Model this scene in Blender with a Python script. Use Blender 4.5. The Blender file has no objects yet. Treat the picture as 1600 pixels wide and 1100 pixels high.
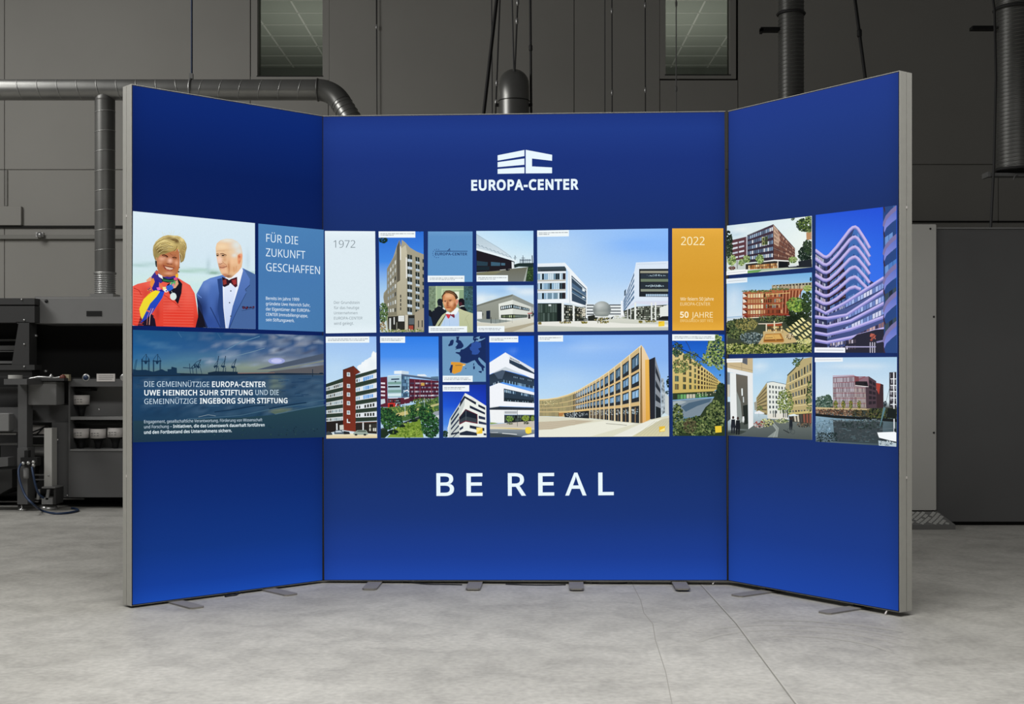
import bpy, math, random
from mathutils import Vector, Matrix, noise
C = bpy.context.scene.collection
R = random.Random(7)
F, HZ, CH = 1994.0, 587.0, 1.115      # focal length in pixels of the 1600 px frame, horizon row, camera height
# ------------------------------------------------------------------ camera, world, lights, exposure
cam = bpy.data.objects.new('camera', bpy.data.cameras.new('camera')); C.objects.link(cam)
cam.location = (0, 0, CH); cam.rotation_euler = (math.pi/2, 0, 0)
cam.data.sensor_width = 36; cam.data.lens = 36*F/1600; cam.data.shift_y = (HZ-550)/1600
cam.data.clip_end = 200
bpy.context.scene.camera = cam
vs = bpy.context.scene.view_settings
vs.view_transform = 'Standard'; vs.look = 'None'; vs.exposure = 0; vs.gamma = 1; vs.use_curve_mapping = False
wd = bpy.data.worlds.new('world'); bpy.context.scene.world = wd; wd.use_nodes = True
bg = wd.node_tree.nodes['Background']; bg.inputs[0].default_value = (1, .985, .96, 1); bg.inputs[1].default_value = .048
def area(name, loc, aim, sx, sy, power, col=(1, .99, .97)):
    l = bpy.data.lights.new(name, 'AREA'); l.shape = 'RECTANGLE'; l.size = sx; l.size_y = sy; l.energy = power; l.color = col
    o = bpy.data.objects.new(name, l); C.objects.link(o); o.location = loc
    o.rotation_euler = (Vector(aim)-Vector(loc)).to_track_quat('-Z', 'Y').to_euler(); return o
area('added_light', (-.2, 3.3, 4.8), (-.2, 2.6, 0), 6.5, 2.4, 490)  # added overhead lamp, unseen, brightens the floor in front
area('added_light', (-6.6, 9.8, 6.2), (-6.2, 12.0, 0), 2.6, 2, 120)  # added unseen lamp, makes the back wall brighter at left
area('added_light', (-7.5, 7.6, 5.5), (-4.2, 8.6, 0), 2, 1.5, 190)  # added unseen lamp, lifts the floor at far left
# ------------------------------------------------------------------ helpers
def srgb(h):
    if not isinstance(h, str): return h
    h = h.lstrip('#')
    if len(h) == 3: h = ''.join(c*2 for c in h)
    return tuple(((c/12.92) if c <= .04045 else ((c+.055)/1.055)**2.4) for c in (int(h[i:i+2], 16)/255 for i in (0, 2, 4)))
def mat(name, col, rough=.6, metal=0., emis=None, es=0., noise=None, bump=0., nscale=8., stretch=(1, 1, 1)):
    m = bpy.data.materials.new(name); m.use_nodes = True; nt = m.node_tree; b = nt.nodes['Principled BSDF']
    c = srgb(col); b.inputs['Base Color'].default_value = (*c, 1); b.inputs['Roughness'].default_value = rough; b.inputs['Metallic'].default_value = metal
    if emis: b.inputs['Emission Color'].default_value = (*srgb(emis), 1); b.inputs['Emission Strength'].default_value = es
    if noise or bump:
        tc = nt.nodes.new('ShaderNodeTexCoord'); mp = nt.nodes.new('ShaderNodeMapping'); mp.inputs['Scale'].default_value = stretch
        n = nt.nodes.new('ShaderNodeTexNoise'); n.inputs['Scale'].default_value = nscale; n.inputs['Detail'].default_value = 6
        nt.links.new(tc.outputs['Object'], mp.inputs[0]); nt.links.new(mp.outputs[0], n.inputs['Vector'])
        if noise:
            r = nt.nodes.new('ShaderNodeValToRGB'); r.color_ramp.elements[0].position = .3; r.color_ramp.elements[1].position = .7
            r.color_ramp.elements[0].color = (*[v*(1-noise) for v in c], 1); r.color_ramp.elements[1].color = (*[min(1, v*(1+noise)) for v in c], 1)
            nt.links.new(n.outputs['Fac'], r.inputs[0]); nt.links.new(r.outputs[0], b.inputs['Base Color'])
        if bump:
            bp = nt.nodes.new('ShaderNodeBump'); bp.inputs['Strength'].default_value = bump; bp.inputs['Distance'].default_value = .01
            nt.links.new(n.outputs['Fac'], bp.inputs['Height']); nt.links.new(bp.outputs[0], b.inputs['Normal'])
    return m
def W(px, py, Y): return Vector(((px-800)/F*Y, Y, CH+(HZ-py)/F*Y))
class MB:
    def __init__(s): s.v = []; s.f = []; s.m = []; s.sm = []
    def add(s, vs, fs, mi=0, smooth=False):
        o = len(s.v); s.v += [tuple(v) for v in vs]
        for f in fs: s.f.append(tuple(o+i for i in f)); s.m.append(mi); s.sm.append(smooth)
    def box(s, lo, hi, mi=0, bev=0.):
        (x0, y0, z0), (x1, y1, z1) = lo, hi
        if x0 > x1: x0, x1 = x1, x0
        if y0 > y1: y0, y1 = y1, y0
        if z0 > z1: z0, z1 = z1, z0
        if not bev:
            s.add([(x0,y0,z0),(x1,y0,z0),(x1,y1,z0),(x0,y1,z0),(x0,y0,z1),(x1,y0,z1),(x1,y1,z1),(x0,y1,z1)],
                  [(3,2,1,0),(4,5,6,7),(0,1,5,4),(1,2,6,5),(2,3,7,6),(3,0,4,7)], mi)
        else:   # octagonal outline in x-z, slightly chamfered front edges
            b = bev; o = [(x0+b,z0),(x1-b,z0),(x1,z0+b),(x1,z1-b),(x1-b,z1),(x0+b,z1),(x0,z1-b),(x0,z0+b)]
            cx, cz = (x0+x1)/2, (z0+z1)/2
            inn = [(x+(b if x < cx else -b)*.6, z+(b if z < cz else -b)*.6) for x, z in o]
            vs = [(x, y0, z) for x, z in inn]+[(x, y0+b, z) for x, z in o]+[(x, y1, z) for x, z in o]
            fs = [tuple(range(8)), tuple(range(23, 15, -1))]
            for k in range(8):
                n = (k+1) % 8; fs += [(k+8, n+8, n, k), (k+16, n+16, n+8, k+8)]
            s.add(vs, fs, mi)
    def prism(s, pts, y0, y1, mi=0):      # polygon in x-z, extruded along y
        n = len(pts); a = sum(pts[i][0]*pts[(i+1) % n][1]-pts[(i+1) % n][0]*pts[i][1] for i in range(n))
        if a < 0: pts = pts[::-1]
        s.add([(x, y0, z) for x, z in pts]+[(x, y1, z) for x, z in pts],
              [tuple(range(n)), tuple(range(2*n-1, n-1, -1))]+[(i+n, (i+1) % n+n, (i+1) % n, i) for i in range(n)], mi)
    def tube(s, path, r, n=12, mi=0, cap=True, smooth=True):
        path = [Vector(p) for p in path]; rs = r if isinstance(r, (list, tuple)) else [r]*len(path)
        rings = []; up = None
        for i, p in enumerate(path):
            d = (path[min(i+1, len(path)-1)]-path[max(i-1, 0)]).normalized()
            if up is None: up = Vector((0, 0, 1)) if abs(d.z) < .9 else Vector((0, 1, 0))
            a = d.cross(up).normalized(); b = a.cross(d).normalized(); up = b
            rings.append([p+(a*math.cos(2*math.pi*k/n)+b*math.sin(2*math.pi*k/n))*rs[i] for k in range(n)])
        vs = [v for rg in rings for v in rg]; fs = []
        for i in range(len(path)-1):
            for k in range(n): fs.append((i*n+k, i*n+(k+1) % n, (i+1)*n+(k+1) % n, (i+1)*n+k))
        s.add(vs, fs, mi, smooth)
        if cap: s.add(rings[0], [tuple(range(n-1, -1, -1))], mi); s.add(rings[-1], [tuple(range(n))], mi)
    def lathe(s, c, prof, n=20, mi=0, axis='z', smooth=True):
        c = Vector(c); vs = []; fs = []
        for r, h in prof:
            for k in range(n):
                a = 2*math.pi*k/n; x, y = r*math.cos(a), r*math.sin(a)
                vs.append(c+(Vector((x, y, h)) if axis == 'z' else Vector((x, -h, y)) if axis == 'y' else Vector((h, x, y))))
        for i in range(len(prof)-1):
            for k in range(n): fs.append((i*n+k, i*n+(k+1) % n, (i+1)*n+(k+1) % n, (i+1)*n+k))
        fs.append(tuple(range(n-1, -1, -1))); fs.append(tuple((len(prof)-1)*n+k for k in range(n)))
        s.add(vs, fs, mi, smooth)
    def ring(s, c, ax, R_, r, n=20, mi=0, tilt=None):   # torus
        ax = Vector(ax).normalized(); a = ax.orthogonal().normalized(); b = ax.cross(a); c = Vector(c)
        vs = []; fs = []; m = 5
        for i in range(n):
            t = 2*math.pi*i/n; d = a*math.cos(t)+b*math.sin(t)
            for j in range(m):
                u = 2*math.pi*j/m; vs.append(c+d*(R_+r*math.cos(u))+ax*(r*math.sin(u)))
        for i in range(n):
            for j in range(m): fs.append((i*m+j, ((i+1) % n)*m+j, ((i+1) % n)*m+(j+1) % m, i*m+(j+1) % m))
        s.add(vs, fs, mi, True)
    def build(s, name, mats, parent=None, label=None, cat=None, group=None, kind=None, M=None):
        me = bpy.data.meshes.new(name); me.from_pydata(s.v, [], s.f)
        mats = mats if isinstance(mats, (list, tuple)) else [mats]
        for m in mats: me.materials.append(m)
        me.polygons.foreach_set('material_index', s.m); me.polygons.foreach_set('use_smooth', s.sm); me.update()
        o = bpy.data.objects.new(name, me); C.objects.link(o)
        if M is not None: o.matrix_world = M
        if parent:
            o.parent = parent
        tag(o, label, cat, group, kind); return o
def tag(o, label=None, cat=None, group=None, kind=None):
    for k, v in (('label', label), ('category', cat), ('group', group), ('kind', kind)):
        if v: o[k] = v
    return o
def thing(name, label, cat, loc=(0, 0, 0), group=None):
    o = bpy.data.objects.new(name, None); C.objects.link(o); o.location = loc; o.empty_display_size = .1
    return tag(o, label, cat, group)
def shift(mb, loc):      # world-space mesh data into the frame of an Empty at loc
    l = Vector(loc); mb.v = [tuple(Vector(v)-l) for v in mb.v]; return mb
def part(name, mb, m, t, label=None):
    """part of thing t, mesh given in world coordinates"""
    root = t
    loc = Vector((0, 0, 0))
    while root: loc += root.location; root = root.parent
    return shift(mb, loc).build(name, m, t, label)
def pbox(mb, x0, y0, x1, y1, Ya, Yb, mi=0, bev=0.):
    a = W(x0, y1, Ya); b = W(x1, y0, Ya); mb.box((a.x, Ya, a.z), (b.x, Yb, b.z), mi, bev)
# ------------------------------------------------------------------ materials
M_wall = mat('painted_wall_panel', '#a09e98', .75, noise=.03, nscale=1.2)
M_joint = mat('panel_joint', '#2a2a28', .9)
M_trim = mat('grey_trim', '#8a8983', .6)
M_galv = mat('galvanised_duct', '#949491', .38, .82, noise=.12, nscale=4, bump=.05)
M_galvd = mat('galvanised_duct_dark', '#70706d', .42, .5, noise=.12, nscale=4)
M_seam = mat('duct_seam', '#a9a9a6', .4, .7)
M_black = mat('black_rubber', '#0b0b0c', .6)
M_navy = mat('navy_hose', '#1c3150', .5)
M_alu = mat('anodised_aluminium', '#abaaa3', .55, .1, noise=.03, nscale=30)
M_groove = mat('profile_groove', '#1b1b1a', .8)
M_steel = mat('brushed_steel_plate', '#7b7872', .6, .0, noise=.06, nscale=20)
M_mg = mat('machine_grey', '#7c7c7b', .55, noise=.03)
M_mg2 = mat('machine_mid_grey', '#565656', .55, noise=.03)
M_mdk = mat('machine_dark_grey', '#363636', .6)
M_mbk = mat('machine_black', '#040404', .75)
M_white = mat('white_label', '#cfcac6', .6)
M_sil = mat('silver_bar', '#b5b5b3', .3, .7)
M_beige = mat('beige_plastic', '#a59c80', .6)
M_redb = mat('red_brown_plastic', '#6b3226', .5)
M_encd = mat('enclosure_charcoal', '#565656', .7, noise=.05, nscale=2)
M_encl = mat('enclosure_light_grey', '#b5b4af', .6, noise=.03, nscale=2)
M_tread = mat('tread_plate', '#70706e', .5, .3)
M_tread2 = mat('tread_plate_raised', '#b4b4b0', .4, .4)
M_tile = mat('office_ceiling_tile', '#b9bdb4', .8)
M_grid = mat('office_ceiling_grid', '#ecebe6', .7)
M_office = mat('office_wall', '#7d817a', .8)
def glass_mat():
    m = bpy.data.materials.new('window_glass'); m.use_nodes = True; nt = m.node_tree; nt.nodes.clear()
    o = nt.nodes.new('ShaderNodeOutputMaterial'); mx = nt.nodes.new('ShaderNodeMixShader'); t = nt.nodes.new('ShaderNodeBsdfTransparent')
    g = nt.nodes.new('ShaderNodeBsdfGlossy'); g.inputs['Roughness'].default_value = .03; t.inputs[0].default_value = (.85, .86, .83, 1)
    f = nt.nodes.new('ShaderNodeFresnel'); f.inputs[0].default_value = 1.45
    nt.links.new(f.outputs[0], mx.inputs[0]); nt.links.new(t.outputs[0], mx.inputs[1]); nt.links.new(g.outputs[0], mx.inputs[2]); nt.links.new(mx.outputs[0], o.inputs[0]); return m
M_glass = glass_mat()
def print_mat(name, sampling):
    m = bpy.data.materials.new(name); m.use_nodes = True; nt = m.node_tree; b = nt.nodes['Principled BSDF']
    a = nt.nodes.new('ShaderNodeVertexColor'); a.layer_name = 'ink'
    b.inputs['Base Color'].default_value = (.002, .002, .003, 1); b.inputs['Roughness'].default_value = .9; b.inputs['Specular IOR Level'].default_value = .02
    tc = nt.nodes.new('ShaderNodeTexCoord'); n = nt.nodes.new('ShaderNodeTexNoise'); n.inputs['Scale'].default_value = 160; n.inputs['Detail'].default_value = 2
    mr = nt.nodes.new('ShaderNodeMapRange'); mr.inputs[1].default_value = .3; mr.inputs[2].default_value = .7; mr.inputs[3].default_value = .985; mr.inputs[4].default_value = 1.015
    nt.links.new(tc.outputs['Object'], n.inputs['Vector']); nt.links.new(n.outputs['Fac'], mr.inputs[0])
    nt.links.new(a.outputs['Color'], b.inputs['Emission Color']); nt.links.new(mr.outputs[0], b.inputs['Emission Strength'])
    m.cycles.emission_sampling = sampling; return m
M_print = print_mat('backlit_print', 'NONE'); M_fabric = print_mat('backlit_fabric', 'AUTO')
def floor_mat():
    m = bpy.data.materials.new('polished_concrete'); m.use_nodes = True; nt = m.node_tree; b = nt.nodes['Principled BSDF']; L = nt.links.new
    tc = nt.nodes.new('ShaderNodeTexCoord')
    def noise(sc, st, det, dist=0.):
        mp = nt.nodes.new('ShaderNodeMapping'); mp.inputs['Scale'].default_value = st; L(tc.outputs['Object'], mp.inputs[0])
        n = nt.nodes.new('ShaderNodeTexNoise'); n.inputs['Scale'].default_value = sc; n.inputs['Detail'].default_value = det; n.inputs['Distortion'].default_value = dist
        L(mp.outputs[0], n.inputs['Vector']); return n
    a = noise(.9, (1, 1.3, 1), 13, .2); c = noise(5.5, (1, .9, 1), 14, .5); d = noise(38, (1, 1, 1), 8)
    def ramp(p0, c0, p1, c1, src):
        r = nt.nodes.new('ShaderNodeValToRGB'); r.color_ramp.elements[0].position = p0; r.color_ramp.elements[1].position = p1
        r.color_ramp.elements[0].color = (*c0, 1); r.color_ramp.elements[1].color = (*c1, 1); L(src.outputs['Fac'], r.inputs[0]); return r
    r1 = ramp(.38, srgb('#9f9d97'), .62, srgb('#adaba5'), a); r2 = ramp(.35, (.86, .86, .86), .58, (1.04, 1.04, 1.04), c); r3 = ramp(.32, (.86, .86, .86), .66, (1.07, 1.07, 1.07), d)
    m1 = nt.nodes.new('ShaderNodeVectorMath'); m1.operation = 'MULTIPLY'; L(r1.outputs[0], m1.inputs[0]); L(r2.outputs[0], m1.inputs[1])
    m2 = nt.nodes.new('ShaderNodeVectorMath'); m2.operation = 'MULTIPLY'; L(m1.outputs[0], m2.inputs[0]); L(r3.outputs[0], m2.inputs[1])
    L(m2.outputs[0], b.inputs['Base Color']); b.inputs['Roughness'].default_value = .55; b.inputs['Specular IOR Level'].default_value = .25
    bp = nt.nodes.new('ShaderNodeBump'); bp.inputs['Strength'].default_value = .12; bp.inputs['Distance'].default_value = .004; L(d.outputs['Fac'], bp.inputs['Height']); L(bp.outputs[0], b.inputs['Normal'])
    return m
# ------------------------------------------------------------------ the setting
mb = MB(); mb.box((-11, -1.5, -.1), (11, 16, 0)); floor = mb.build('floor', floor_mat(), kind='structure')
def floor_strip(name, pts, w, col):
    q = [W(x, y, F*CH/(y-HZ)) for x, y in pts]; mb = MB()
    for a, b in zip(q, q[1:]):
        d = (b-a).normalized(); n = Vector((-d.y, d.x, 0))*w/2
        mb.add([(v.x, v.y, .0008) for v in (a-n, b-n, b+n, a+n)], [(0, 1, 2, 3)])
    o = mb.build(name, mat(name, col, .9)); o.parent = floor; return o
floor_strip('floor_joint', [(1092, 911), (1150, 975), (1250, 1110)], .005, '#77756f')
floor_strip('joint_filler', [(1094, 911), (1152, 975), (1253, 1110)], .004, '#aaa8a2')
floor_strip('floor_crack', [(984, 905), (1001, 938), (1006, 958), (1020, 975), (1024, 1000), (1040, 1050), (1052, 1110)], .004, '#8f8d87')
for k, (r0, a0, a1) in enumerate(((.46, 20, 150), (.56, 30, 120), (.34, 10, 100), (.66, 40, 95))):
    c0 = W(1265, 1025, F*CH/(1025-HZ)); mb = MB(); n = 14
    for i in range(n):
        t0, t1 = [math.radians(a0+(a1-a0)*(i+j)/n) for j in (0, 1)]
        mb.add([(c0.x+r*math.cos(t), c0.y+r*1.1*math.sin(t), .0006+k*.0001) for r, t in ((r0, t0), (r0, t1), (r0+.022, t1), (r0+.022, t0))][::-1], [(0, 1, 2, 3)])
    o = mb.build('tyre_mark', mat('tyre_mark', '#a09e98', .7), floor)
YW = 15.0
wall = None
mb = MB()
cols = [(-900, -500), (-500, -160), (-160, 7), (7, 391), (391, 513), (513, 589), (589, 897), (897, 1031), (1031, 1153), (1153, 1560), (1560, 1900), (1900, 2300)]
FL = 735.2; TOP = -640
def back(x0, y0, x1, y1): pbox(mb, x0, y0, x1, y1, YW+.03, YW+.2)
back(-900, TOP, 402, FL); back(402, TOP, 504, -230); back(402, 119, 504, FL); back(504, TOP, 1040, FL); back(1040, TOP, 1141, -230); back(1040, 117, 1141, FL); back(1141, TOP, 2300, FL)
wall = mb.build('wall_back', M_joint, kind='structure')
for (x0, x1) in cols:
    if (x0, x1) in ((391, 513), (1031, 1153)): cuts = [[119 if x0 < 800 else 125, 265, 353, FL], [TOP, -230]]
    elif x0 < 391: cuts = [[TOP, -150, 265, 353, FL]]
    elif x1 > 1153: cuts = [[TOP, -150, 257, 346, FL]]
    else: cuts = [[TOP, 265, FL]]
    for cu in cuts:
        for a, b in zip(cu, cu[1:]):
            m_ = MB(); g = .55; pbox(m_, x0+g, a+g, x1-g, b-(g if b != FL else 0), YW-.012, YW+.03, 0)
            m_.build('wall_panel', M_wall, wall)
def trim(n, x0, y0, x1, y1, d, Y=YW-.012, m=M_trim, kind='structure'):
    m_ = MB(); pbox(m_, x0, y0, x1, y1, Y-d, Y, 0, .006); return m_.build('trim_%d' % n, m, kind=kind)
trim(1, -500, 353, 520, 356, .03, m=M_joint); trim(2, -500, 367, 520, 373.5, .05); trim(3, -40, 322, 33, 352, .06, m=M_wall); trim(4, 8, 265, 11.5, 322, .02)  # first strip is a shadow line, built as a dark bar
trim(5, 1300, 349, 1900, 356, .05, m=M_wall); trim(6, 1300, 345, 1900, 347, .02, m=M_joint)
m_ = MB(); pbox(m_, 56, 363, 67, 370, YW-.12, YW-.06); m_.lathe(W(62, 367, YW-.12), [(.02, -.01), (.035, 0), (.03, .02)], 12, axis='y'); m_.build('pipe_clip', M_sil, bpy.data.objects['trim_2'])
# upper windows onto an office with a suspended tile ceiling
def window(n, x0, x1, y1, fr, side):
    m_ = MB(); Y = YW-.0; top = -230
    pbox(m_, x0-fr, top, x0, y1, Y-.016, YW+.2); pbox(m_, x1, top, x1+fr, y1, Y-.016, YW+.2); pbox(m_, x0-fr, y1, x1+fr, y1+6, Y-.016, YW+.2); pbox(m_, x0-fr, top-9, x1+fr, top, Y-.016, YW+.2)
    w = m_.build('window_%d' % n, [M_wall, M_joint], kind='structure')
    m_ = MB(); pbox(m_, x0-1.2, top, x0, y1, Y+.0, Y+.03); pbox(m_, x1, top, x1+1.2, y1, Y, Y+.03); pbox(m_, x0-1.2, y1-.8, x1+1.2, y1+.8, Y-.018, Y+.03); m_.build('gasket', M_joint, w)
    m_ = MB(); pbox(m_, x0, top, x1, y1, YW+.08, YW+.088); m_.build('window_pane', M_glass, w)
    # office behind
    a = W(x0, y1, YW).x-1.2; b = W(x1, y1, YW).x+1.2; m_ = MB(); zt = 6.19; zb = 3.4; Yb = 21
    m_.box((a-.1, YW+.2, zb), (a, Yb, zt+.3)); m_.box((b, YW+.2, zb), (b+.1, Yb, zt+.3)); m_.box((a, Yb, zb), (b, Yb+.1, zt+.3)); m_.box((a, YW+.2, zb-.1), (b, Yb, zb))
    m_.box((a, YW+.2, zt+.08), (b, Yb, zt+.1))
    m_.build('office_wall', M_office, w)
    ce = MB(); ys = [16.05+.6*i-.6 for i in range(10)]; xs = [a+.35*side+.6*i for i in range(-1, 7)]
    for y in ys:
        if YW+.2 < y < Yb: ce.box((a, y-.012, zt-.004), (b, y+.012, zt+.01))
    for x in xs:
        if a < x < b: ce.box((x-.012, YW+.2, zt-.004), (x+.012, Yb, zt+.01))
    g = ce.build('ceiling', M_grid, kind='structure'); me = None
    for x in xs:
        for y in ys:
            X0, X1, Y0, Y1 = max(a, x+.012), min(b, x+.588), max(YW+.2, y+.012), min(Yb, y+.588)
            if X1-X0 > .05 and Y1-Y0 > .05:
                t_ = MB(); t_.box((X0, Y0, zt), (X1, Y1, zt+.02)); t_.build('ceiling_tile', M_tile, g)
    area('added_office_light', ((a+b)/2, 18, 4.2), ((a+b)/2, 18.4, 7), 1.2, 2, 22 if n == 2 else 20, (.98, 1, .95))  # unseen lamp added below the sill to brighten the office ceiling
window(1, 402, 504, 119, 10, 0); window(2, 1040, 1141, 117, 9, .6)
# ------------------------------------------------------------------ the light boxes
class Panel:
    def __init__(s, bl, br, ptl, pbl, ptr, pbr):
        s.bl, s.br = Vector(bl), Vector(br); H = 2.5
        s.U = (s.br-s.bl).normalized(); up = Vector((0, 0, 1)); s.V = (up-s.U*up.dot(s.U)).normalized(); s.N = s.U.cross(s.V).normalized()
        s.L = (s.br-s.bl).length; s.H = H
        s.M = Matrix(((s.U.x, s.V.x, s.N.x, s.bl.x), (s.U.y, s.V.y, s.N.y, s.bl.y), (s.U.z, s.V.z, s.N.z, s.bl.z), (0, 0, 0, 1)))
    def uv(s, px, py):
        d = Vector(((px-800)/F, 1, (HZ-py)/F)); o = Vector((0, 0, CH)); t = (s.bl-o).dot(s.N)/d.dot(s.N); p = o+d*t-s.bl
        return p.dot(s.U), p.dot(s.V)
LO, LI, RI, RO = (-1.8230, 6.109, .0115), (-1.0145, 6.857, .0115), (1.1487, 6.787, .0225), (1.7887, 5.886, .0225)
PL, PC, PR = Panel(LO, LI, 0, 0, 0, 0), Panel(LI, RI, 0, 0, 0, 0), Panel(RI, RO, 0, 0, 0, 0)
class Ink:
    """flat printed shapes on a panel, laid in local panel coordinates"""
    def __init__(s, P, ox, oy, sc, quad=None, n0=.003):
        s.P, s.ox, s.oy, s.sc = P, ox, oy, sc; s.q = quad; s.n = n0; s.v = []; s.f = []; s.c = []
    def m(s, x, y): return s.P.uv(s.ox+x/s.sc, s.oy+y/s.sc)
    def clip(s, pts):
        if not s.q: return pts
        Q = s.q; area_ = sum(Q[i][0]*Q[(i+1) % 4][1]-Q[(i+1) % 4][0]*Q[i][1] for i in range(4)); sg = 1 if area_ > 0 else -1
        for i in range(4):
            a, b = Q[i], Q[(i+1) % 4]; out = []
            def side(p): return sg*((b[0]-a[0])*(p[1]-a[1])-(b[1]-a[1])*(p[0]-a[0]))
            for j in range(len(pts)):
                p, q = pts[j], pts[(j+1) % len(pts)]; sp, sq = side(p), side(q)
                if sp >= 0: out.append(p)
                if (sp >= 0) != (sq >= 0):
                    t = sp/(sp-sq); out.append(tuple(p[k]+(q[k]-p[k])*t for k in range(len(p))))
            pts = out
            if len(pts) < 3: return []
        return pts
    def face(s, pts, cols, dn=0.):
        """pts with a colour each"""
        pts = s.clip([(p[0], p[1], *c) for p, c in zip(pts, cols)])
        if len(pts) < 3: return
        uv = [s.m(p[0], p[1]) for p in pts]
        a = sum(uv[i][0]*uv[(i+1) % len(uv)][1]-uv[(i+1) % len(uv)][0]*uv[i][1] for i in range(len(uv)))
        if a < 0: uv = uv[::-1]; pts = pts[::-1]
        o = len(s.v); s.v += [(u, v, s.n+dn) for u, v in uv]; s.f.append(tuple(range(o, o+len(uv)))); s.c += [p[2:5] for p in pts]
    def step(s): s.n += 4e-5
    def p(s, col, *xy):
        s.step(); pts = [(xy[i], xy[i+1]) for i in range(0, len(xy), 2)]
        if isinstance(col, tuple) and isinstance(col[0], str):
            a, b = srgb(col[0]), srgb(col[1]); y0 = min(p[1] for p in pts); y1 = max(p[1] for p in pts)
            cs = [tuple(a[k]+(b[k]-a[k])*(p[1]-y0)/(y1-y0+1e-6) for k in range(3)) for p in pts]
        else: cs = [srgb(col)]*len(pts)
        s.face(pts, cs)
    def r(s, col, x0, y0, x1, y1): s.p(col, x0, y0, x1, y0, x1, y1, x0, y1)
    def l(s, col, w, *xy):
        pts = [Vector((xy[i], xy[i+1])) for i in range(0, len(xy), 2)]; s.step(); c = srgb(col); n = len(pts); L = []; Rr = []
        for i, p in enumerate(pts):
            d = (pts[min(i+1, n-1)]-pts[max(i-1, 0)]).normalized(); k = Vector((-d.y, d.x))*w/2; L.append(p+k); Rr.append(p-k)
        for i in range(n-1): s.face([tuple(L[i]), tuple(L[i+1]), tuple(Rr[i+1]), tuple(Rr[i])], [c]*4)
    def e(s, col, cx, cy, rx, ry, n=20, rot=0.):
        a = math.radians(rot); pts = []
        for k in range(n):
            t = 2*math.pi*k/n; x, y = rx*math.cos(t), ry*math.sin(t); pts += [cx+x*math.cos(a)-y*math.sin(a), cy+x*math.sin(a)+y*math.cos(a)]
        s.p(col, *pts)
    def blend(s, c, x, y, soft):
        for b in soft:
            w = b[5]*math.exp(-((x-b[0])/b[2])**2-((y-b[1])/b[3])**2)
            if w > .004: k = srgb(b[4]); c = tuple(c[i]+(k[i]-c[i])*w for i in range(3))
        return c
    def grid(s, rows, soft=(), K=10, streak=None):
        """background: rows = [(fraction, colour), ...] top to bottom, optionally left/right colours, plus soft patches"""
        s.step(); Q = s.q; tl, tr, br, bl = Q; rows = [(v, c if isinstance(c, tuple) else (c, c)) for v, c in rows]
        mixc = lambda a, b, t: tuple(a[k]+(b[k]-a[k])*t for k in range(3))
        def at(u, v): return tuple((tl[k]*(1-u)+tr[k]*u)*(1-v)+(bl[k]*(1-u)+br[k]*u)*v for k in (0, 1))
        def col(u, v):
            for (v0, c0), (v1, c1) in zip(rows, rows[1:]):
                if v <= v1+1e-9: break
            t = (v-v0)/(v1-v0); c = mixc(mixc(srgb(c0[0]), srgb(c1[0]), t), mixc(srgb(c0[1]), srgb(c1[1]), t), u); x, y = at(u, v)
            c = s.blend(c, x, y, soft)
            if streak:
                for (x0, y0, x1, y1, sx, sy, rot, ca, amp) in streak:
                    if x0 < x < x1 and y0 < y < y1:
                        f = min(1, (x-x0)/80, (x1-x)/80, (y-y0)/20, (y1-y)/20); X, Y_ = x+y*rot, y-x*rot*.3
                        n = noise.fractal(Vector((X/sx, Y_/sy, 3.1)), 1., 2., 4)*1.3; n = max(0., min(1., n))
                        c = mixc(c, srgb(ca), n*amp*f)
            return c
        vv = []
        for (v0, _), (v1, _) in zip(rows, rows[1:]):
            n = max(1, round((v1-v0)*K*1.2)); vv += [v0+(v1-v0)*i/n for i in range(n)]
        vv.append(1.)
        for va, vb in zip(vv, vv[1:]):
            for i in range(K):
                a, b = i/K, (i+1)/K; s.face([at(a, va), at(b, va), at(b, vb), at(a, vb)], [col(a, va), col(b, va), col(b, vb), col(a, vb)])
    def sp(s, col, soft, cell, *xy):
        """polygon shaded smoothly by soft patches (x, y, rx, ry, colour, strength)"""
        s.step(); pts = [(xy[i], xy[i+1]) for i in range(0, len(xy), 2)]; x0 = min(p[0] for p in pts); x1 = max(p[0] for p in pts); y0 = min(p[1] for p in pts); y1 = max(p[1] for p in pts)
        ca, cb = (srgb(col[0]), srgb(col[1])) if isinstance(col, tuple) else (srgb(col), srgb(col))
        def f(x, y): t = (y-y0)/(y1-y0); return s.blend(tuple(ca[i]+(cb[i]-ca[i])*t for i in range(3)), x, y, soft)
        def cut(P_, ax, v, keep):
            out = []
            for i in range(len(P_)):
                p, q = P_[i], P_[(i+1) % len(P_)]; a, b = (p[ax]-v)*keep, (q[ax]-v)*keep
                if a >= 0: out.append(p)
                if (a >= 0) != (b >= 0): t = a/(a-b); out.append((p[0]+(q[0]-p[0])*t, p[1]+(q[1]-p[1])*t))
            return out
        y = y0
        while y < y1:
            row = cut(cut(pts, 1, y, 1), 1, y+cell, -1); x = x0
            while x < x1 and len(row) > 2:
                c = cut(cut(row, 0, x, 1), 0, x+cell, -1)
                if len(c) > 2: s.face(c, [f(*p) for p in c])
                x += cell
            y += cell
    def sub(s, ox, oy, sc):
        """go over to another enlargement of the same panel"""
        s.q = [((s.ox+x/s.sc-ox)*sc, (s.oy+y/s.sc-oy)*sc) for x, y in s.q]; s.ox, s.oy, s.sc = ox, oy, sc
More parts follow.
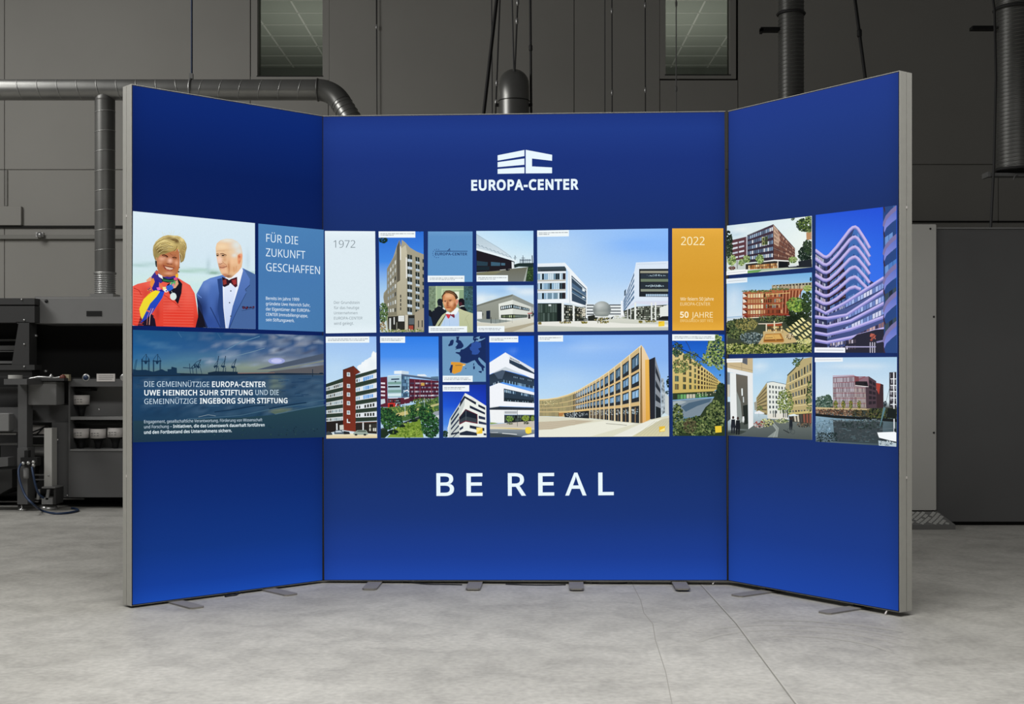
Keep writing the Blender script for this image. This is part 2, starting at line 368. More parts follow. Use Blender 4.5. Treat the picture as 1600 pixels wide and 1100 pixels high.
    def win(s, cols, q, nx, ny, fx=.6, fy=.6, k=1., jit=0., skip=0.):
        """nx by ny openings inside quad q = tl,tr,br,bl (8 numbers); k > 1: the left end is far"""
        s.step(); tl, tr, br, bl = [(q[i], q[i+1]) for i in (0, 2, 4, 6)]; cols = cols if isinstance(cols, (list, tuple)) else [cols]
        w = lambda t: t/(t+(1-t)*k) if k != 1 else t
        def at(u, v): u = w(u); return tuple((tl[i]*(1-u)+tr[i]*u)*(1-v)+(bl[i]*(1-u)+br[i]*u)*v for i in (0, 1))
        for i in range(nx):
            for j in range(ny):
                if skip and R.random() < skip: continue
                a, b = (i+.5-fx/2)/nx, (i+.5+fx/2)/nx; c, d = (j+.5-fy/2)/ny, (j+.5+fy/2)/ny
                s.face([at(a, c), at(b, c), at(b, d), at(a, d)], [srgb(R.choice(cols))]*4)
    def leaf(s, cols, cx, cy, rx, ry, n, sz, flat=False):
        s.step(); s.step(); n = int(n*1.8); sz *= .74
        for i in range(n):
            while True:
                x, y = R.uniform(-1, 1), R.uniform(-1, 1)
                if flat or x*x+y*y < 1: break
            x, y = cx+x*rx, cy+y*ry; a = R.uniform(0, 6.28); z = sz*R.uniform(.5, 1.3); c = srgb(R.choice(cols)); k = R.uniform(.6, 1.12); c = tuple(min(1, v*k) for v in c)
            m = 5; s.face([(x+z*math.cos(a+6.283*j/m)*R.uniform(.6, 1.2), y+z*math.sin(a+6.283*j/m)*R.uniform(.6, 1.1)) for j in range(m)], [c]*m, (i % 32)*1.6e-6)
    def cap(s, x0, y0, x1, y1, lens, dy=0., skew=0., tx=None):
        """white caption box with lines of tiny grey print"""
        s.p('#f0f8fa', x0, y0, x1, y0+skew, x1, y1+skew, x0, y1); h = y1-y0
        for i, ln in enumerate(lens):
            s.step(); x = x0+(x1-x0)*.05; xe = x0+(x1-x0)*(.05+.92*ln); y = y0+h*(.38+.24*i)
            while x < xe:
                w = min(R.uniform(12, 40), xe-x); t = (x-x0)/(x1-x0)*skew
                s.face([(x, y-h*.06+t), (x+w, y-h*.06+t), (x+w, y+h*.06+t), (x, y+h*.06+t)], [srgb(R.choice(['#aab0b4', '#bcc2c6', '#9ea4a8']))]*4); x += w+4
    def t(s, text, x0, y0, x1, y1, cap_, col, wt=0., w_=None):
        """text from baseline start (x0,y0) to baseline end (x1,y1), capital height cap_"""
        s.step(); vs, fs = glyphs(text, wt); u0, v0 = s.m(x0, y0); u1, v1 = s.m(x1, y1); _, v2 = s.m(x0, y0-cap_)
        a = min(v[0] for v in vs); b = max(v[0] for v in vs); sx = math.hypot(u1-u0, v1-v0)/(b-a); sy = (v2-v0)/CAPH
        du, dv = (u1-u0), (v1-v0); c = srgb(col); o = len(s.v)
        for x, y in vs: t = (x-a)/(b-a); s.v.append((u0+du*t, v0+dv*t+y*sy, s.n))
        for f in fs: s.f.append(tuple(o+i for i in f)); 
        s.loose = getattr(s, 'loose', []); 
        s.c += [c]*len(vs)
    def build(s, name, parent, label=None, m=None):
        me = bpy.data.meshes.new(name); me.from_pydata(s.v, [], s.f); me.materials.append(m or M_print)
        at = me.color_attributes.new('ink', 'FLOAT_COLOR', 'POINT')
        fl = []
        for c in s.c: fl += [c[0], c[1], c[2], 1.]
        at.data.foreach_set('color', fl); me.update()
        o = bpy.data.objects.new(name, me); C.objects.link(o); o.parent = parent; tag(o, label); return o
from mathutils.geometry import tessellate_polygon
GLYPHS = {   # letter outlines: advance width and contours, in thousandths
    'A': (626, [[0,0,274,703,353,703,625,0,534,0,450,217,173,217,89,0],[202,295,424,295,312,612,281,507]]),
    'B': (637, [[95,0,95,700,295,700,376,696,442,683,494,661,531,629,553,584,561,526,557,488,546,453,526,424,500,400,467,383,427,372,427,367,456,361,507,341,530,327,548,309,564,288,575,263,582,233,584,199,577,140,555,91,519,52,470,23,411,6,341,0],[183,402,313,402,367,405,408,415,436,431,455,453,466,482,470,517,465,552,452,579,429,600,396,613,353,622,299,625,183,625],[183,75,325,75,380,79,423,91,454,111,474,137,486,169,490,206,486,240,473,270,452,295,421,313,376,325,318,328,183,328]]),
    'C': (620, [[381,-10,314,-5,255,10,203,34,159,68,123,110,96,160,76,217,64,281,60,351,64,419,77,481,99,538,128,588,167,630,213,664,267,690,328,705,396,710,467,705,531,692,589,669,554,594,482,621,426,631,395,632,325,624,266,599,218,557,182,500,160,431,153,350,160,269,180,200,213,144,260,101,320,76,394,68,453,71,562,95,562,19,481,-3]]),
    'D': (716, [[95,0,95,700,311,700,378,696,439,683,494,661,542,631,582,592,614,546,637,491,651,428,656,357,645,248,613,159,559,90,486,40,397,10,290,0],[183,75,278,75,436,106,531,199,563,354,555,439,532,508,494,559,441,596,376,617,298,625,183,625]]),
    'E': (545, [[95,0,95,700,486,700,486,623,183,623,183,404,469,404,469,327,183,327,183,77,486,77,486,0]]),
    'F': (509, [[95,0,95,700,486,700,486,623,183,623,183,375,468,375,468,297,183,297,183,0]]),
    'G': (714, [[395,-10,326,-5,265,10,212,34,166,67,128,109,99,158,77,216,64,279,60,350,65,420,79,483,103,540,136,590,177,631,227,665,285,690,350,705,423,710,498,705,568,691,631,669,598,592,514,621,451,631,418,632,340,624,275,599,222,557,183,500,160,431,152,350,155,297,164,247,179,202,200,163,229,129,264,102,306,83,357,71,445,67,553,83,553,291,399,291,399,370,641,370,641,26,565,6,486,-6]]),
    'H': (726, [[95,0,95,700,183,700,183,404,542,404,542,700,630,700,630,0,542,0,542,326,183,326,183,0]]),
    'I': (332, [[39,0,39,51,122,70,122,629,39,649,39,700,292,700,292,649,210,629,210,70,292,51,292,0]]),
    'J': (268, [[-19,-186,-76,-174,-76,-99,-31,-108,10,-108,41,-99,54,-91,76,-65,84,-46,89,-23,90,700,178,700,178,11,173,-51,156,-100,128,-138,92,-165,47,-181]]),
    'K': (607, [[95,0,95,700,183,700,183,355,493,700,596,700,319,395,607,0,503,0,255,334,183,272,183,0]]),
    'L': (514, [[95,0,95,700,183,700,183,78,489,78,489,0]]),
    'M': (889, [[95,0,95,700,225,700,441,126,445,126,665,700,794,700,794,0,707,0,709,531,714,613,710,613,476,0,404,0,174,614,170,614,176,425,176,0]]),
    'N': (745, [[95,0,95,700,197,700,571,121,575,121,568,305,568,700,650,700,650,0,547,0,173,581,169,581,176,391,176,0]]),
    'O': (766, [[383,-10,315,-5,255,10,202,35,158,69,123,112,95,162,75,219,64,282,60,352,64,421,75,484,95,540,123,590,158,632,202,666,255,691,315,706,384,711,451,706,509,691,561,666,605,632,641,591,669,541,690,484,702,420,706,351,702,282,690,218,669,161,641,111,605,69,561,35,509,10,450,-5],[383,67,456,75,514,100,558,143,588,200,607,269,613,351,607,433,588,502,558,558,514,600,456,625,384,633,312,625,254,600,209,558,178,502,159,433,153,351,159,269,178,200,209,143,253,100,311,75]]),
    'P': (593, [[95,0,95,700,280,700,364,694,430,676,480,646,515,605,536,555,543,494,540,456,532,420,517,386,496,354,467,327,430,304,384,286,329,276,264,273,183,273,183,0],[183,348,254,348,315,352,365,362,403,380,430,407,447,444,452,490,447,531,433,565,409,591,375,610,329,621,273,625,183,625]]),
    'R': (610, [[95,0,95,700,288,700,368,694,432,678,481,650,515,612,536,562,543,501,541,466,534,435,523,408,508,385,490,365,448,335,403,314,595,0,492,0,323,289,183,289,183,0],[183,364,288,364,340,367,381,379,413,398,435,424,448,457,452,497,447,538,434,571,411,595,378,611,336,620,283,624,183,624]]),
    'S': (538, [[242,-10,168,-6,102,6,50,24,50,108,105,88,173,72,246,67,294,70,333,80,364,97,386,120,400,147,404,179,402,201,397,220,389,237,377,253,339,281,279,309,185,347,140,373,104,403,79,438,64,481,59,531,62,567,71,599,87,627,109,651,135,672,166,688,202,700,240,707,282,710,355,705,419,691,475,671,448,595,369,622,311,631,280,632,240,629,207,620,181,604,163,584,152,559,148,530,150,508,155,489,163,472,175,456,211,429,375,358,405,341,432,322,453,301,470,278,482,252,490,222,492,187,485,130,462,81,425,42,374,13,313,-4]]),
    'T': (545, [[228,0,228,623,10,623,10,700,534,700,534,623,317,623,317,0]]),
    'U': (717, [[355,-10,275,-2,209,22,156,61,119,114,96,176,88,249,88,700,176,700,176,246,182,193,197,149,222,114,258,88,304,72,360,67,417,72,463,89,498,117,521,154,535,197,540,247,540,700,627,700,627,247,624,200,614,157,598,116,575,80,545,49,508,24,464,5,413,-6]]),
    'V': (588, [[250,0,0,700,92,700,269,196,294,98,319,197,495,700,588,700,338,0]]),
    'W': (912, [[197,0,12,700,104,700,233,185,246,106,275,248,407,700,498,700,643,215,665,106,678,185,807,700,899,700,713,0,624,0,452,597,435,514,286,0]]),
    'X': (575, [[4,0,236,365,19,700,117,700,288,425,461,700,554,700,337,367,571,0,471,0,285,304,97,0]]),
    'Z': (561, [[37,0,37,67,406,622,49,622,49,700,513,700,513,633,144,78,523,78,523,0]]),
    'a': (550, [[211,-10,166,-6,126,7,92,28,66,58,50,97,45,146,52,194,73,235,107,267,155,291,219,307,297,314,386,317,383,387,374,418,358,439,336,453,309,462,277,465,224,459,152,435,129,425,103,489,154,512,216,528,249,533,282,534,341,530,388,516,425,492,450,458,465,414,471,358,471,0,408,0,391,75,387,75,364,48,340,27,315,11,287,-1,252,-8],[230,60,272,64,309,76,341,97,366,125,380,163,385,210,385,257,249,249,204,238,172,223,151,202,139,176,134,145,137,118,146,97,161,80,181,69,204,62]]),
    'b': (603, [[332,-10,294,-7,260,0,231,13,207,29,186,47,170,67,163,67,145,0,83,0,83,745,170,745,165,456,170,456,186,477,207,496,231,512,260,524,294,532,332,534,393,527,446,504,490,466,523,413,542,345,549,263,542,180,522,112,489,59,445,21,393,-2],[320,62,363,68,398,85,425,114,444,153,456,203,460,264,444,374,397,441,318,463,268,457,229,441,202,415,184,377,173,327,170,262,173,202,184,153,201,113,229,85,268,67]]),
    'c': (471, [[294,-10,249,-7,208,3,170,19,136,41,108,70,85,107,68,150,57,201,54,260,58,320,68,373,86,418,110,455,140,484,174,507,213,523,255,532,300,535,352,532,401,521,438,507,412,435,357,452,298,460,212,438,160,371,143,261,147,202,160,154,181,115,210,87,248,70,293,65,346,69,411,87,429,95,429,19,392,3,348,-7]]),
    'd': (603, [[270,-10,209,-2,156,20,113,58,80,111,60,179,54,262,61,345,80,413,113,466,157,505,210,528,271,535,309,533,342,525,370,513,394,497,433,458,439,458,433,535,433,745,520,745,520,0,450,0,437,71,433,71,416,49,371,14,342,1,308,-7],[283,62,333,67,372,82,400,107,419,143,431,189,434,261,431,321,420,371,402,411,374,440,334,458,282,464,240,458,205,439,178,408,159,367,147,318,143,260,147,202,159,153,178,114,205,85,240,68]]),
    'e': (553, [[307,-10,259,-6,215,4,175,21,140,44,110,74,86,111,68,154,57,204,54,259,57,314,67,363,83,407,105,445,132,477,164,502,201,520,242,532,286,535,329,532,368,522,402,506,432,484,457,456,477,423,491,385,500,344,503,246,143,246,149,191,164,146,189,110,222,84,262,69,311,64,372,68,426,80,479,100,479,25,426,5,372,-6],[145,315,413,315,409,356,399,392,382,423,357,446,325,460,285,465,247,460,214,447,188,425,167,395,153,358]]),
    'f': (337, [[107,0,107,459,15,459,15,499,107,528,107,559,112,620,127,669,152,705,186,730,228,745,277,750,335,745,379,732,357,665,293,679,252,676,231,667,214,650,203,628,195,597,193,525,325,525,325,459,193,459,193,0]]),
    'g': (603, [[284,-235,212,-232,149,-220,95,-202,95,-123,151,-145,216,-159,289,-164,331,-159,367,-146,396,-124,417,-94,430,-58,437,70,433,70,392,25,337,-1,271,-10,208,-2,154,22,111,62,79,116,60,182,54,262,60,340,79,406,111,461,154,502,207,527,270,535,303,533,334,527,363,516,390,500,413,480,434,456,439,456,451,525,520,525,520,-9,513,-78,494,-134,462,-178,417,-210,358,-229],[283,61,331,66,370,80,399,103,419,138,431,184,435,262,431,327,419,378,398,416,369,442,330,458,281,463,241,457,207,439,179,410,159,370,147,321,143,261,147,201,159,152,179,112,206,84,241,67]]),
    'h': (606, [[83,0,83,745,170,745,169,501,165,453,171,453,190,478,213,498,240,514,270,525,301,532,334,534,393,529,441,514,478,489,505,452,521,403,526,342,526,0,441,0,441,336,428,407,389,449,324,463,271,457,231,441,202,413,184,375,173,328,170,272,170,0]]),
    'i': (253, [[114,614,91,626,83,637,78,651,76,668,78,685,83,699,91,709,102,717,127,723,152,717,171,699,176,685,176,651,171,637,162,626,140,614],[83,0,83,525,170,525,170,0]]),
    'j': (253, [[114,614,91,626,83,637,78,651,76,668,78,685,83,699,91,709,102,717,127,723,152,717,171,699,176,685,176,651,171,637,162,626,140,614],[-8,-234,-54,-224,-54,-154,11,-164,31,-162,48,-156,63,-147,74,-132,81,-110,83,-81,83,525,170,525,170,-78,166,-124,154,-162,134,-194,106,-217,69,-231]]),
    'k': (524, [[83,0,83,745,169,745,165,271,169,271,231,348,399,525,500,525,287,301,515,0,411,0,228,245,169,193,169,0]]),
    'l': (253, [[83,0,83,745,170,745,170,0]]),
    'm': (917, [[83,0,83,525,153,525,166,454,171,454,189,479,211,499,237,515,265,526,295,533,325,535,398,525,452,496,486,447,491,447,511,475,535,497,563,514,594,526,626,533,660,535,714,530,759,515,793,490,818,453,832,404,837,342,837,0,752,0,752,338,740,407,704,449,645,463,599,458,563,443,536,419,518,385,507,342,503,290,503,0,418,0,418,338,406,407,370,449,310,463,262,457,226,441,200,414,183,376,173,329,170,273,170,0]]),
    'n': (606, [[83,0,83,525,153,525,166,454,171,454,190,479,213,499,241,515,272,526,303,533,336,535,394,530,441,515,478,490,505,453,521,404,526,342,526,0,441,0,441,336,428,407,389,449,324,463,271,457,231,441,203,414,184,376,173,329,170,273,170,0]]),
    'o': (593, [[295,-10,250,-6,209,4,171,22,137,47,109,78,85,115,68,159,57,208,54,264,61,344,83,411,120,465,169,504,228,527,298,535,344,532,386,521,424,503,458,479,486,448,509,411,526,368,537,319,540,264,533,183,511,116,474,62,425,22,365,-2],[297,62,345,68,384,86,414,116,434,157,447,206,451,264,447,321,434,370,414,410,384,439,345,457,296,463,247,457,208,439,179,410,159,370,147,321,143,264,147,206,159,157,180,116,209,86,248,68]]),
    'p': (603, [[83,-235,83,525,154,525,166,454,170,454,187,476,231,512,260,525,294,533,333,535,394,528,446,505,490,468,523,415,542,347,549,264,542,181,523,113,490,60,446,21,393,-2,332,-10,294,-7,261,0,232,13,207,29,187,47,170,67,164,67,170,-20,170,-235],[320,62,350,65,376,74,399,88,417,108,433,132,445,160,453,192,458,227,460,265,456,321,444,369,425,409,398,439,362,457,318,463,269,458,232,443,204,418,186,382,174,337,170,264,173,204,184,154,201,114,229,85,268,68]]),
    'q': (603, [[433,-235,436,59,438,71,432,71,415,49,395,31,370,14,341,1,307,-7,268,-10,208,-2,157,20,113,58,80,111,61,179,54,262,61,345,81,413,114,466,158,505,211,528,271,535,309,533,343,525,372,512,396,495,417,476,434,454,438,454,451,525,520,525,520,-235],[284,62,333,67,372,82,400,106,418,141,430,187,434,261,431,322,419,373,401,412,373,441,333,458,282,464,239,458,204,439,177,408,158,367,147,318,143,260,147,202,159,154,178,114,205,85,241,68]]),
    'r': (405, [[83,0,83,525,154,525,164,429,168,429,186,457,208,482,233,504,262,521,293,532,371,533,390,529,379,450,323,457,296,454,271,447,247,435,225,418,206,398,191,373,179,345,172,314,170,280,170,0]]),
    's': (470, [[216,-10,149,-6,96,6,51,24,51,102,127,73,187,61,257,62,289,69,313,81,329,97,339,115,342,137,337,162,322,183,293,204,245,227,151,265,103,292,70,325,59,346,52,369,50,396,56,437,74,471,104,499,144,519,192,531,247,535,308,531,364,519,415,500,385,431,316,455,266,464,209,463,182,457,160,448,145,435,135,419,132,401,138,375,145,364,170,344,328,275,375,248,393,232,407,215,417,195,423,172,425,145,419,98,400,60,369,29,326,8,275,-5]]),
    't': (354, [[217,-8,168,4,146,16,128,33,112,54,100,81,93,114,90,153,90,459,16,459,16,500,91,534,125,646,176,646,176,525,328,525,328,459,176,459,176,155,179,126,187,102,200,84,216,71,236,63,285,62,332,72,332,6,276,-8]]),
    'u': (606, [[269,-10,210,-5,163,10,125,36,99,72,83,121,77,181,77,525,165,525,165,187,178,118,217,76,281,62,334,67,374,84,402,111,421,148,433,195,436,252,436,525,523,525,523,0,452,0,439,70,435,70,416,45,393,25,365,9,302,-8]]),
    'v': (498, [[199,0,0,525,92,525,244,88,246,76,250,76,294,216,406,525,498,525,298,0]]),
    'w': (771, [[155,1,11,526,100,526,204,110,207,89,211,89,246,230,339,526,433,526,551,133,559,90,563,90,598,246,672,526,760,526,614,1,513,1,400,376,386,436,382,436,356,323,253,1]]),
    'x': (519, [[18,0,208,269,26,525,125,525,260,327,394,525,491,525,310,269,501,0,403,0,260,210,115,0]]),
    'y': (500, [[67,-235,11,-227,11,-159,69,-165,97,-162,121,-153,141,-139,158,-120,173,-98,213,-2,1,525,93,525,241,128,251,83,255,83,290,201,407,525,500,525,274,-73,253,-119,230,-158,202,-191,170,-216,130,-230]]),
    'z': (461, [[38,0,38,57,321,459,55,459,55,525,416,525,416,461,137,67,423,67,423,0]]),
    '0': (561, [[279,-10,207,1,149,33,104,86,73,158,54,246,48,351,51,423,58,488,71,545,90,594,114,636,145,668,183,692,227,706,279,711,351,700,410,669,455,616,487,545,506,456,513,351,510,279,502,215,489,157,470,108,446,66,415,33,377,9,332,-5],[279,64,327,72,364,95,392,135,410,190,422,262,425,351,422,438,410,510,392,566,364,605,327,629,279,637,232,629,194,605,167,566,149,510,138,438,134,351,138,263,149,191,167,135,194,96,232,72]]),
    '1': (561, [[264,0,266,592,268,610,207,556,132,495,87,553,276,700,348,700,348,0]]),
    '2': (561, [[47,0,47,72,294,322,342,378,375,432,385,459,391,488,393,519,389,554,378,583,359,606,334,623,304,633,270,636,237,634,207,628,180,619,128,589,101,570,55,627,115,669,150,686,187,699,227,707,270,710,330,704,382,688,425,660,456,623,475,578,481,524,479,488,471,454,459,421,442,389,396,326,302,226,156,82,156,78,510,78,510,0]]),
    '3': (561, [[236,-10,167,-6,103,6,44,28,44,109,74,95,139,75,205,64,237,63,294,67,339,79,373,100,396,127,410,161,415,201,409,241,392,272,363,296,324,312,276,321,219,325,151,325,151,398,220,398,272,402,316,414,350,434,375,461,390,493,395,530,391,562,380,588,361,609,335,625,304,634,268,637,232,635,199,630,171,621,117,594,91,578,48,637,75,656,106,673,141,688,179,700,221,707,267,710,334,704,388,688,430,661,460,625,477,584,483,536,479,492,466,455,444,424,415,399,380,381,338,369,338,365,390,354,431,337,464,312,487,280,500,242,505,199,502,160,492,124,476,91,454,61,425,37,389,17,345,2,295,-7]]),
    '4': (561, [[356,0,356,159,21,159,21,232,350,704,439,704,439,236,541,236,541,159,439,159,439,0],[105,236,356,236,358,567,361,612,357,612,315,535]]),
    '5': (561, [[243,-10,174,-5,142,0,85,17,62,28,62,110,87,96,148,76,213,65,244,64,292,68,334,80,369,100,396,130,411,168,417,215,412,257,398,292,375,320,341,341,297,353,241,357,156,349,122,342,78,370,105,700,456,700,456,622,178,622,162,419,247,429,337,423,394,405,441,375,477,335,498,284,505,224,497,156,474,99,436,52,384,18,319,-3]]),
    '6': (561, [[292,-10,249,-6,209,5,172,24,138,50,109,84,86,125,68,175,57,233,54,299,55,349,67,448,78,495,94,539,115,580,142,617,174,648,213,675,259,694,313,706,420,708,461,701,461,627,391,639,334,637,296,629,264,617,236,600,212,579,193,555,177,527,164,497,148,430,140,356,146,356,163,378,184,397,209,414,238,428,272,436,312,438,369,432,418,414,459,383,490,341,508,288,515,225,508,158,488,100,454,53,410,18,356,-3],[291,63,330,67,363,80,391,102,412,134,425,175,429,225,426,267,414,302,396,331,369,353,335,366,294,371,265,368,238,362,193,338,160,303,143,263,141,242,143,214,158,158,171,132,187,109,208,90,232,75,260,66]]),
    '7': (561, [[133,0,421,622,43,622,43,700,513,700,513,633,228,0]]),
    '8': (561, [[282,-10,213,-4,155,12,109,40,75,77,55,123,48,178,50,209,57,237,68,262,83,284,122,323,168,353,193,366,161,387,132,410,106,437,86,467,75,503,71,543,74,577,83,607,98,634,119,656,143,675,173,690,205,701,241,708,279,710,337,705,387,691,430,667,463,634,483,592,489,542,487,515,481,491,471,469,458,449,423,413,356,371,410,341,456,306,475,286,491,264,502,239,509,212,512,181,505,127,484,80,450,42,403,13,348,-4],[283,404,316,419,369,456,388,479,400,506,404,539,400,569,389,594,370,614,344,629,314,637,278,640,245,637,215,629,190,614,170,594,159,569,155,539,157,516,163,496,172,478,200,449,239,425],[280,59,324,63,361,74,390,93,411,117,423,147,427,180,423,212,410,241,387,265,358,287,322,307,265,330,225,311,192,290,166,267,147,241,136,211,132,177,136,145,148,117,169,93,197,74,234,63]]),
    '9': (561, [[159,-9,100,0,100,74,127,66,155,62,229,63,267,71,300,83,327,100,351,121,371,145,387,172,409,235,420,306,423,343,417,343,400,322,379,303,354,286,325,272,290,264,250,262,194,268,145,286,104,317,74,359,55,411,49,474,52,520,61,562,77,600,98,633,124,660,155,681,190,697,229,707,273,710,316,706,356,695,393,676,427,650,455,616,478,574,496,525,506,467,510,401,504,301,497,252,485,205,469,161,449,120,422,83,389,52,350,25,304,6,250,-6],[269,329,299,332,326,338,371,362,389,379,403,397,414,417,423,458,421,486,406,541,393,567,376,590,356,610,332,625,304,634,273,637,234,633,201,619,173,597,152,566,139,525,134,475,138,433,149,397,167,368,193,347,227,334]]),
    '-': (316, [[39,225,39,301,276,301,276,225]]),
    ',': (263, [[40,-126,84,78,89,114,181,114,188,103,166,29,104,-126]]),
    '.': (263, [[130,-14,101,-7,88,2,78,15,73,32,71,53,73,75,78,92,88,104,115,117,130,119,147,117,174,104,184,92,190,75,192,53,190,32,184,15,174,2,161,-7,147,-12]]),
    '–': (580, [[40,225,40,301,540,301,540,225]]),
}
CAPH = .7
_g = {}
def fatten(l, w):
    n = len(l); out = []
    for i in range(n):
        p, q, r = l[i-1], l[i], l[(i+1) % n]; a = (q[0]-p[0], q[1]-p[1]); b = (r[0]-q[0], r[1]-q[1]); la = math.hypot(*a) or 1; lb = math.hypot(*b) or 1
        na = (a[1]/la, -a[0]/la); nb = (b[1]/lb, -b[0]/lb); m = (na[0]+nb[0], na[1]+nb[1]); d = max(.6, 1+na[0]*nb[0]+na[1]*nb[1]); out.append((q[0]+m[0]/d*w, q[1]+m[1]/d*w))
    return out
def glyphs(text, wt):
    if (text, wt) in _g: return _g[(text, wt)]
    x = 0.; V = []; Fc = []
    for ch in text:
        if ch == ' ': x += .26; continue
        base = {'Ü': 'U', 'ü': 'u', 'ö': 'o', 'ä': 'a'}.get(ch, ch); adv, cs = GLYPHS[base]
        L = [[(c[i]/1000, c[i+1]/1000) for i in range(0, len(c), 2)] for c in cs]
        if base != ch:
            h = .83 if ch == 'Ü' else .69
            for dx in (-.12, .12): L.append([(adv/2000+dx+.052*math.cos(-k*.785), h+.052*math.sin(-k*.785)) for k in range(8)])
        sa = lambda l: sum(l[i-1][0]*l[i][1]-l[i][0]*l[i-1][1] for i in range(len(l)))
        sg = 1 if sa(max(L, key=lambda l: abs(sa(l)))) > 0 else -1
        if wt: L = [fatten(l, wt*sg) for l in L]
        flat = [p for l in L for p in l]; o = len(V); V += [(p[0]+x, p[1]) for p in flat]
        st = [sum(len(l) for l in L[:i]) for i in range(len(L))]; outer = [i for i, l in enumerate(L) if sa(l)*sg > 0 or l is L[-1] and base != ch or base != ch and l is L[-2]]
        for io in outer:      # each closed outline with the holes inside it
            bx = (min(p[0] for p in L[io]), max(p[0] for p in L[io]), min(p[1] for p in L[io]), max(p[1] for p in L[io]))
            ids = [io]+[i for i in range(len(L)) if i not in outer and bx[0] < L[i][0][0] < bx[1] and bx[2] < L[i][0][1] < bx[3]]
            ix = [st[i]+k for i in ids for k in range(len(L[i]))]
            for t in tessellate_polygon([[Vector((p[0], p[1], 0)) for p in L[i]] for i in ids]):
                t = tuple(ix[i] for i in t); a, b, c = [flat[i] for i in t]; s_ = (b[0]-a[0])*(c[1]-a[1])-(b[1]-a[1])*(c[0]-a[0])
                Fc.append(tuple(o+i for i in (t if s_ > 0 else t[::-1])))
        x += adv/1000+wt*1.6
    _g[(text, wt)] = (V, Fc); return V, Fc
T_ = .088
def lightbox(P, label, rows, feet, proto, la=.0035, lb=.0035):
    t = bpy.data.objects.new('display_lightbox', None); C.objects.link(t); t.matrix_world = P.M; tag(t, label, 'display wall', 'light boxes of the display wall')
    L, H = P.L, P.H
    mb = MB(); lip = .0035
    g = (-.052, -.047)
    def bar(x0, y0, x1, y1, ax):
        for a, b in ((-T_, g[0]), (g[1], 0)): mb.box((x0, y0, a), (x1, y1, b))
        i = .006
        if ax == 'v': mb.box((x0+i, y0, g[0]), (x1-i, y1, g[1]), 1)
        else: mb.box((x0, y0+i, g[0]), (x1, y1-i, g[1]), 1)
    bar(0, 0, .03, H, 'v'); bar(L-.03, 0, L, H, 'v'); bar(.03, 0, L-.03, .03, 'h'); bar(.03, H-.03, L-.03, H, 'h')
    mb.build('frame', [M_alu, M_groove], t, 'silver aluminium frame')
    mb = MB(); a, b = lip-.001, lip+.005
    mb.box((a, a, -.001), (L-a, b, .0012)); mb.box((a, H-b, -.001), (L-a, H-a, .0012)); mb.box((la-.001, a, -.001), (b, H-a, .0012)); mb.box((L-b, a, -.001), (L-lb+.001, H-a, .0012))
    mb.build('rubber_edge', M_black, t, 'black edging of the fabric')
    mb = MB(); mb.box((.03, .03, -T_+.002), (L-.03, H-.03, -T_+.008)); mb.build('back_cover', M_wall, t)
    # fabric: blue ink with uneven backlight glow painted into its vertex colours
    s = Ink(P, 0, 0, 1, n0=.0015); nx, ny = 24, 60; e = lip+.003
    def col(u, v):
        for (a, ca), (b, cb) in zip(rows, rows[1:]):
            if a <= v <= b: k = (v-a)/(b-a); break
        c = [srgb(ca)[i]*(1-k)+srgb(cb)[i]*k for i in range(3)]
        d = min(u, 1-u)*L; f = 1-.22*math.exp(-d/.035)  # backlight falloff at the side edges, painted into the colour
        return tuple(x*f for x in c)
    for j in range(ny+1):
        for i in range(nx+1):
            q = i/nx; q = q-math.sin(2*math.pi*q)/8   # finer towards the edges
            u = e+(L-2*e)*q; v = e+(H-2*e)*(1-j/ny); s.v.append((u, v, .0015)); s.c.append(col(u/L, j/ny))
    for j in range(ny):
        for i in range(nx): k = j*(nx+1)+i; s.f.append((k+nx+1, k+nx+2, k+1, k))
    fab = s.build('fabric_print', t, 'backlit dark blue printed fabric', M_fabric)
    inv = P.M.inverted()
    for u in feet:
        fm = MB(); w = .038; z0 = (inv @ (P.bl+P.U*u)).y
        zf = -(P.bl.z)*1.0
        pts = [(-w, -.3), (w, -.3), (w, .205), (w-.012, .22), (-w+.012, .22), (-w, .205)]
        base = zf
        fm.add([(u+x, base, n) for x, n in pts]+[(u+x, base+.008, n) for x, n in pts], [(5,4,3,2,1,0)[::1], (6,7,8,9,10,11)]+[(i, (i+1) % 6, (i+1) % 6+6, i+6) for i in range(6)])
        o = fm.build('foot_plate', M_steel, t, 'flat grey steel foot plate')
        fm = MB(); fm.box((u-.02, base+.007, -.07), (u+.02, .004, -.02)); fm.build('foot_bracket', M_black, o)
    if proto:
        u = proto
        for z in (1.873, .62) :
            pm = MB(); x = -.001 if u < 0 else L-.004
            pm.box((x, z-.006, -.053), (x+.005, z+.006, -.046)); pm.build('locking_pin', M_white, t, 'small white locking pin')
    return t, fab
bl_c = [(0, '#1c347e'), (.03, '#1f3a86'), (.1, '#1a3279'), (.25, '#182f6a'), (.6, '#182f6a'), (.75, '#183069'), (.86, '#193476'), (.95, '#1b3c90'), (1, '#1e46a6')]  # fabric blues with the backlight's brighter and dimmer bands painted in
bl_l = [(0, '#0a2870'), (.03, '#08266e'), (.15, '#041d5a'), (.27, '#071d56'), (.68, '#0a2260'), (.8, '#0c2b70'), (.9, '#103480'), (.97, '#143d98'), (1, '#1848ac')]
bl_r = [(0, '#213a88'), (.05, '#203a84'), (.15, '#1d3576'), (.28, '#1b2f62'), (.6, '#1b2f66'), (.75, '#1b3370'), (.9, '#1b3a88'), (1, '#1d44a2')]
def fu(P, px, py): return P.uv(px, py)[0]
TL_, FL_ = lightbox(PL, 'left wing of the blue lit display wall, showing a couple and a harbour', bl_l, [.235, .765], -1, lb=.001)
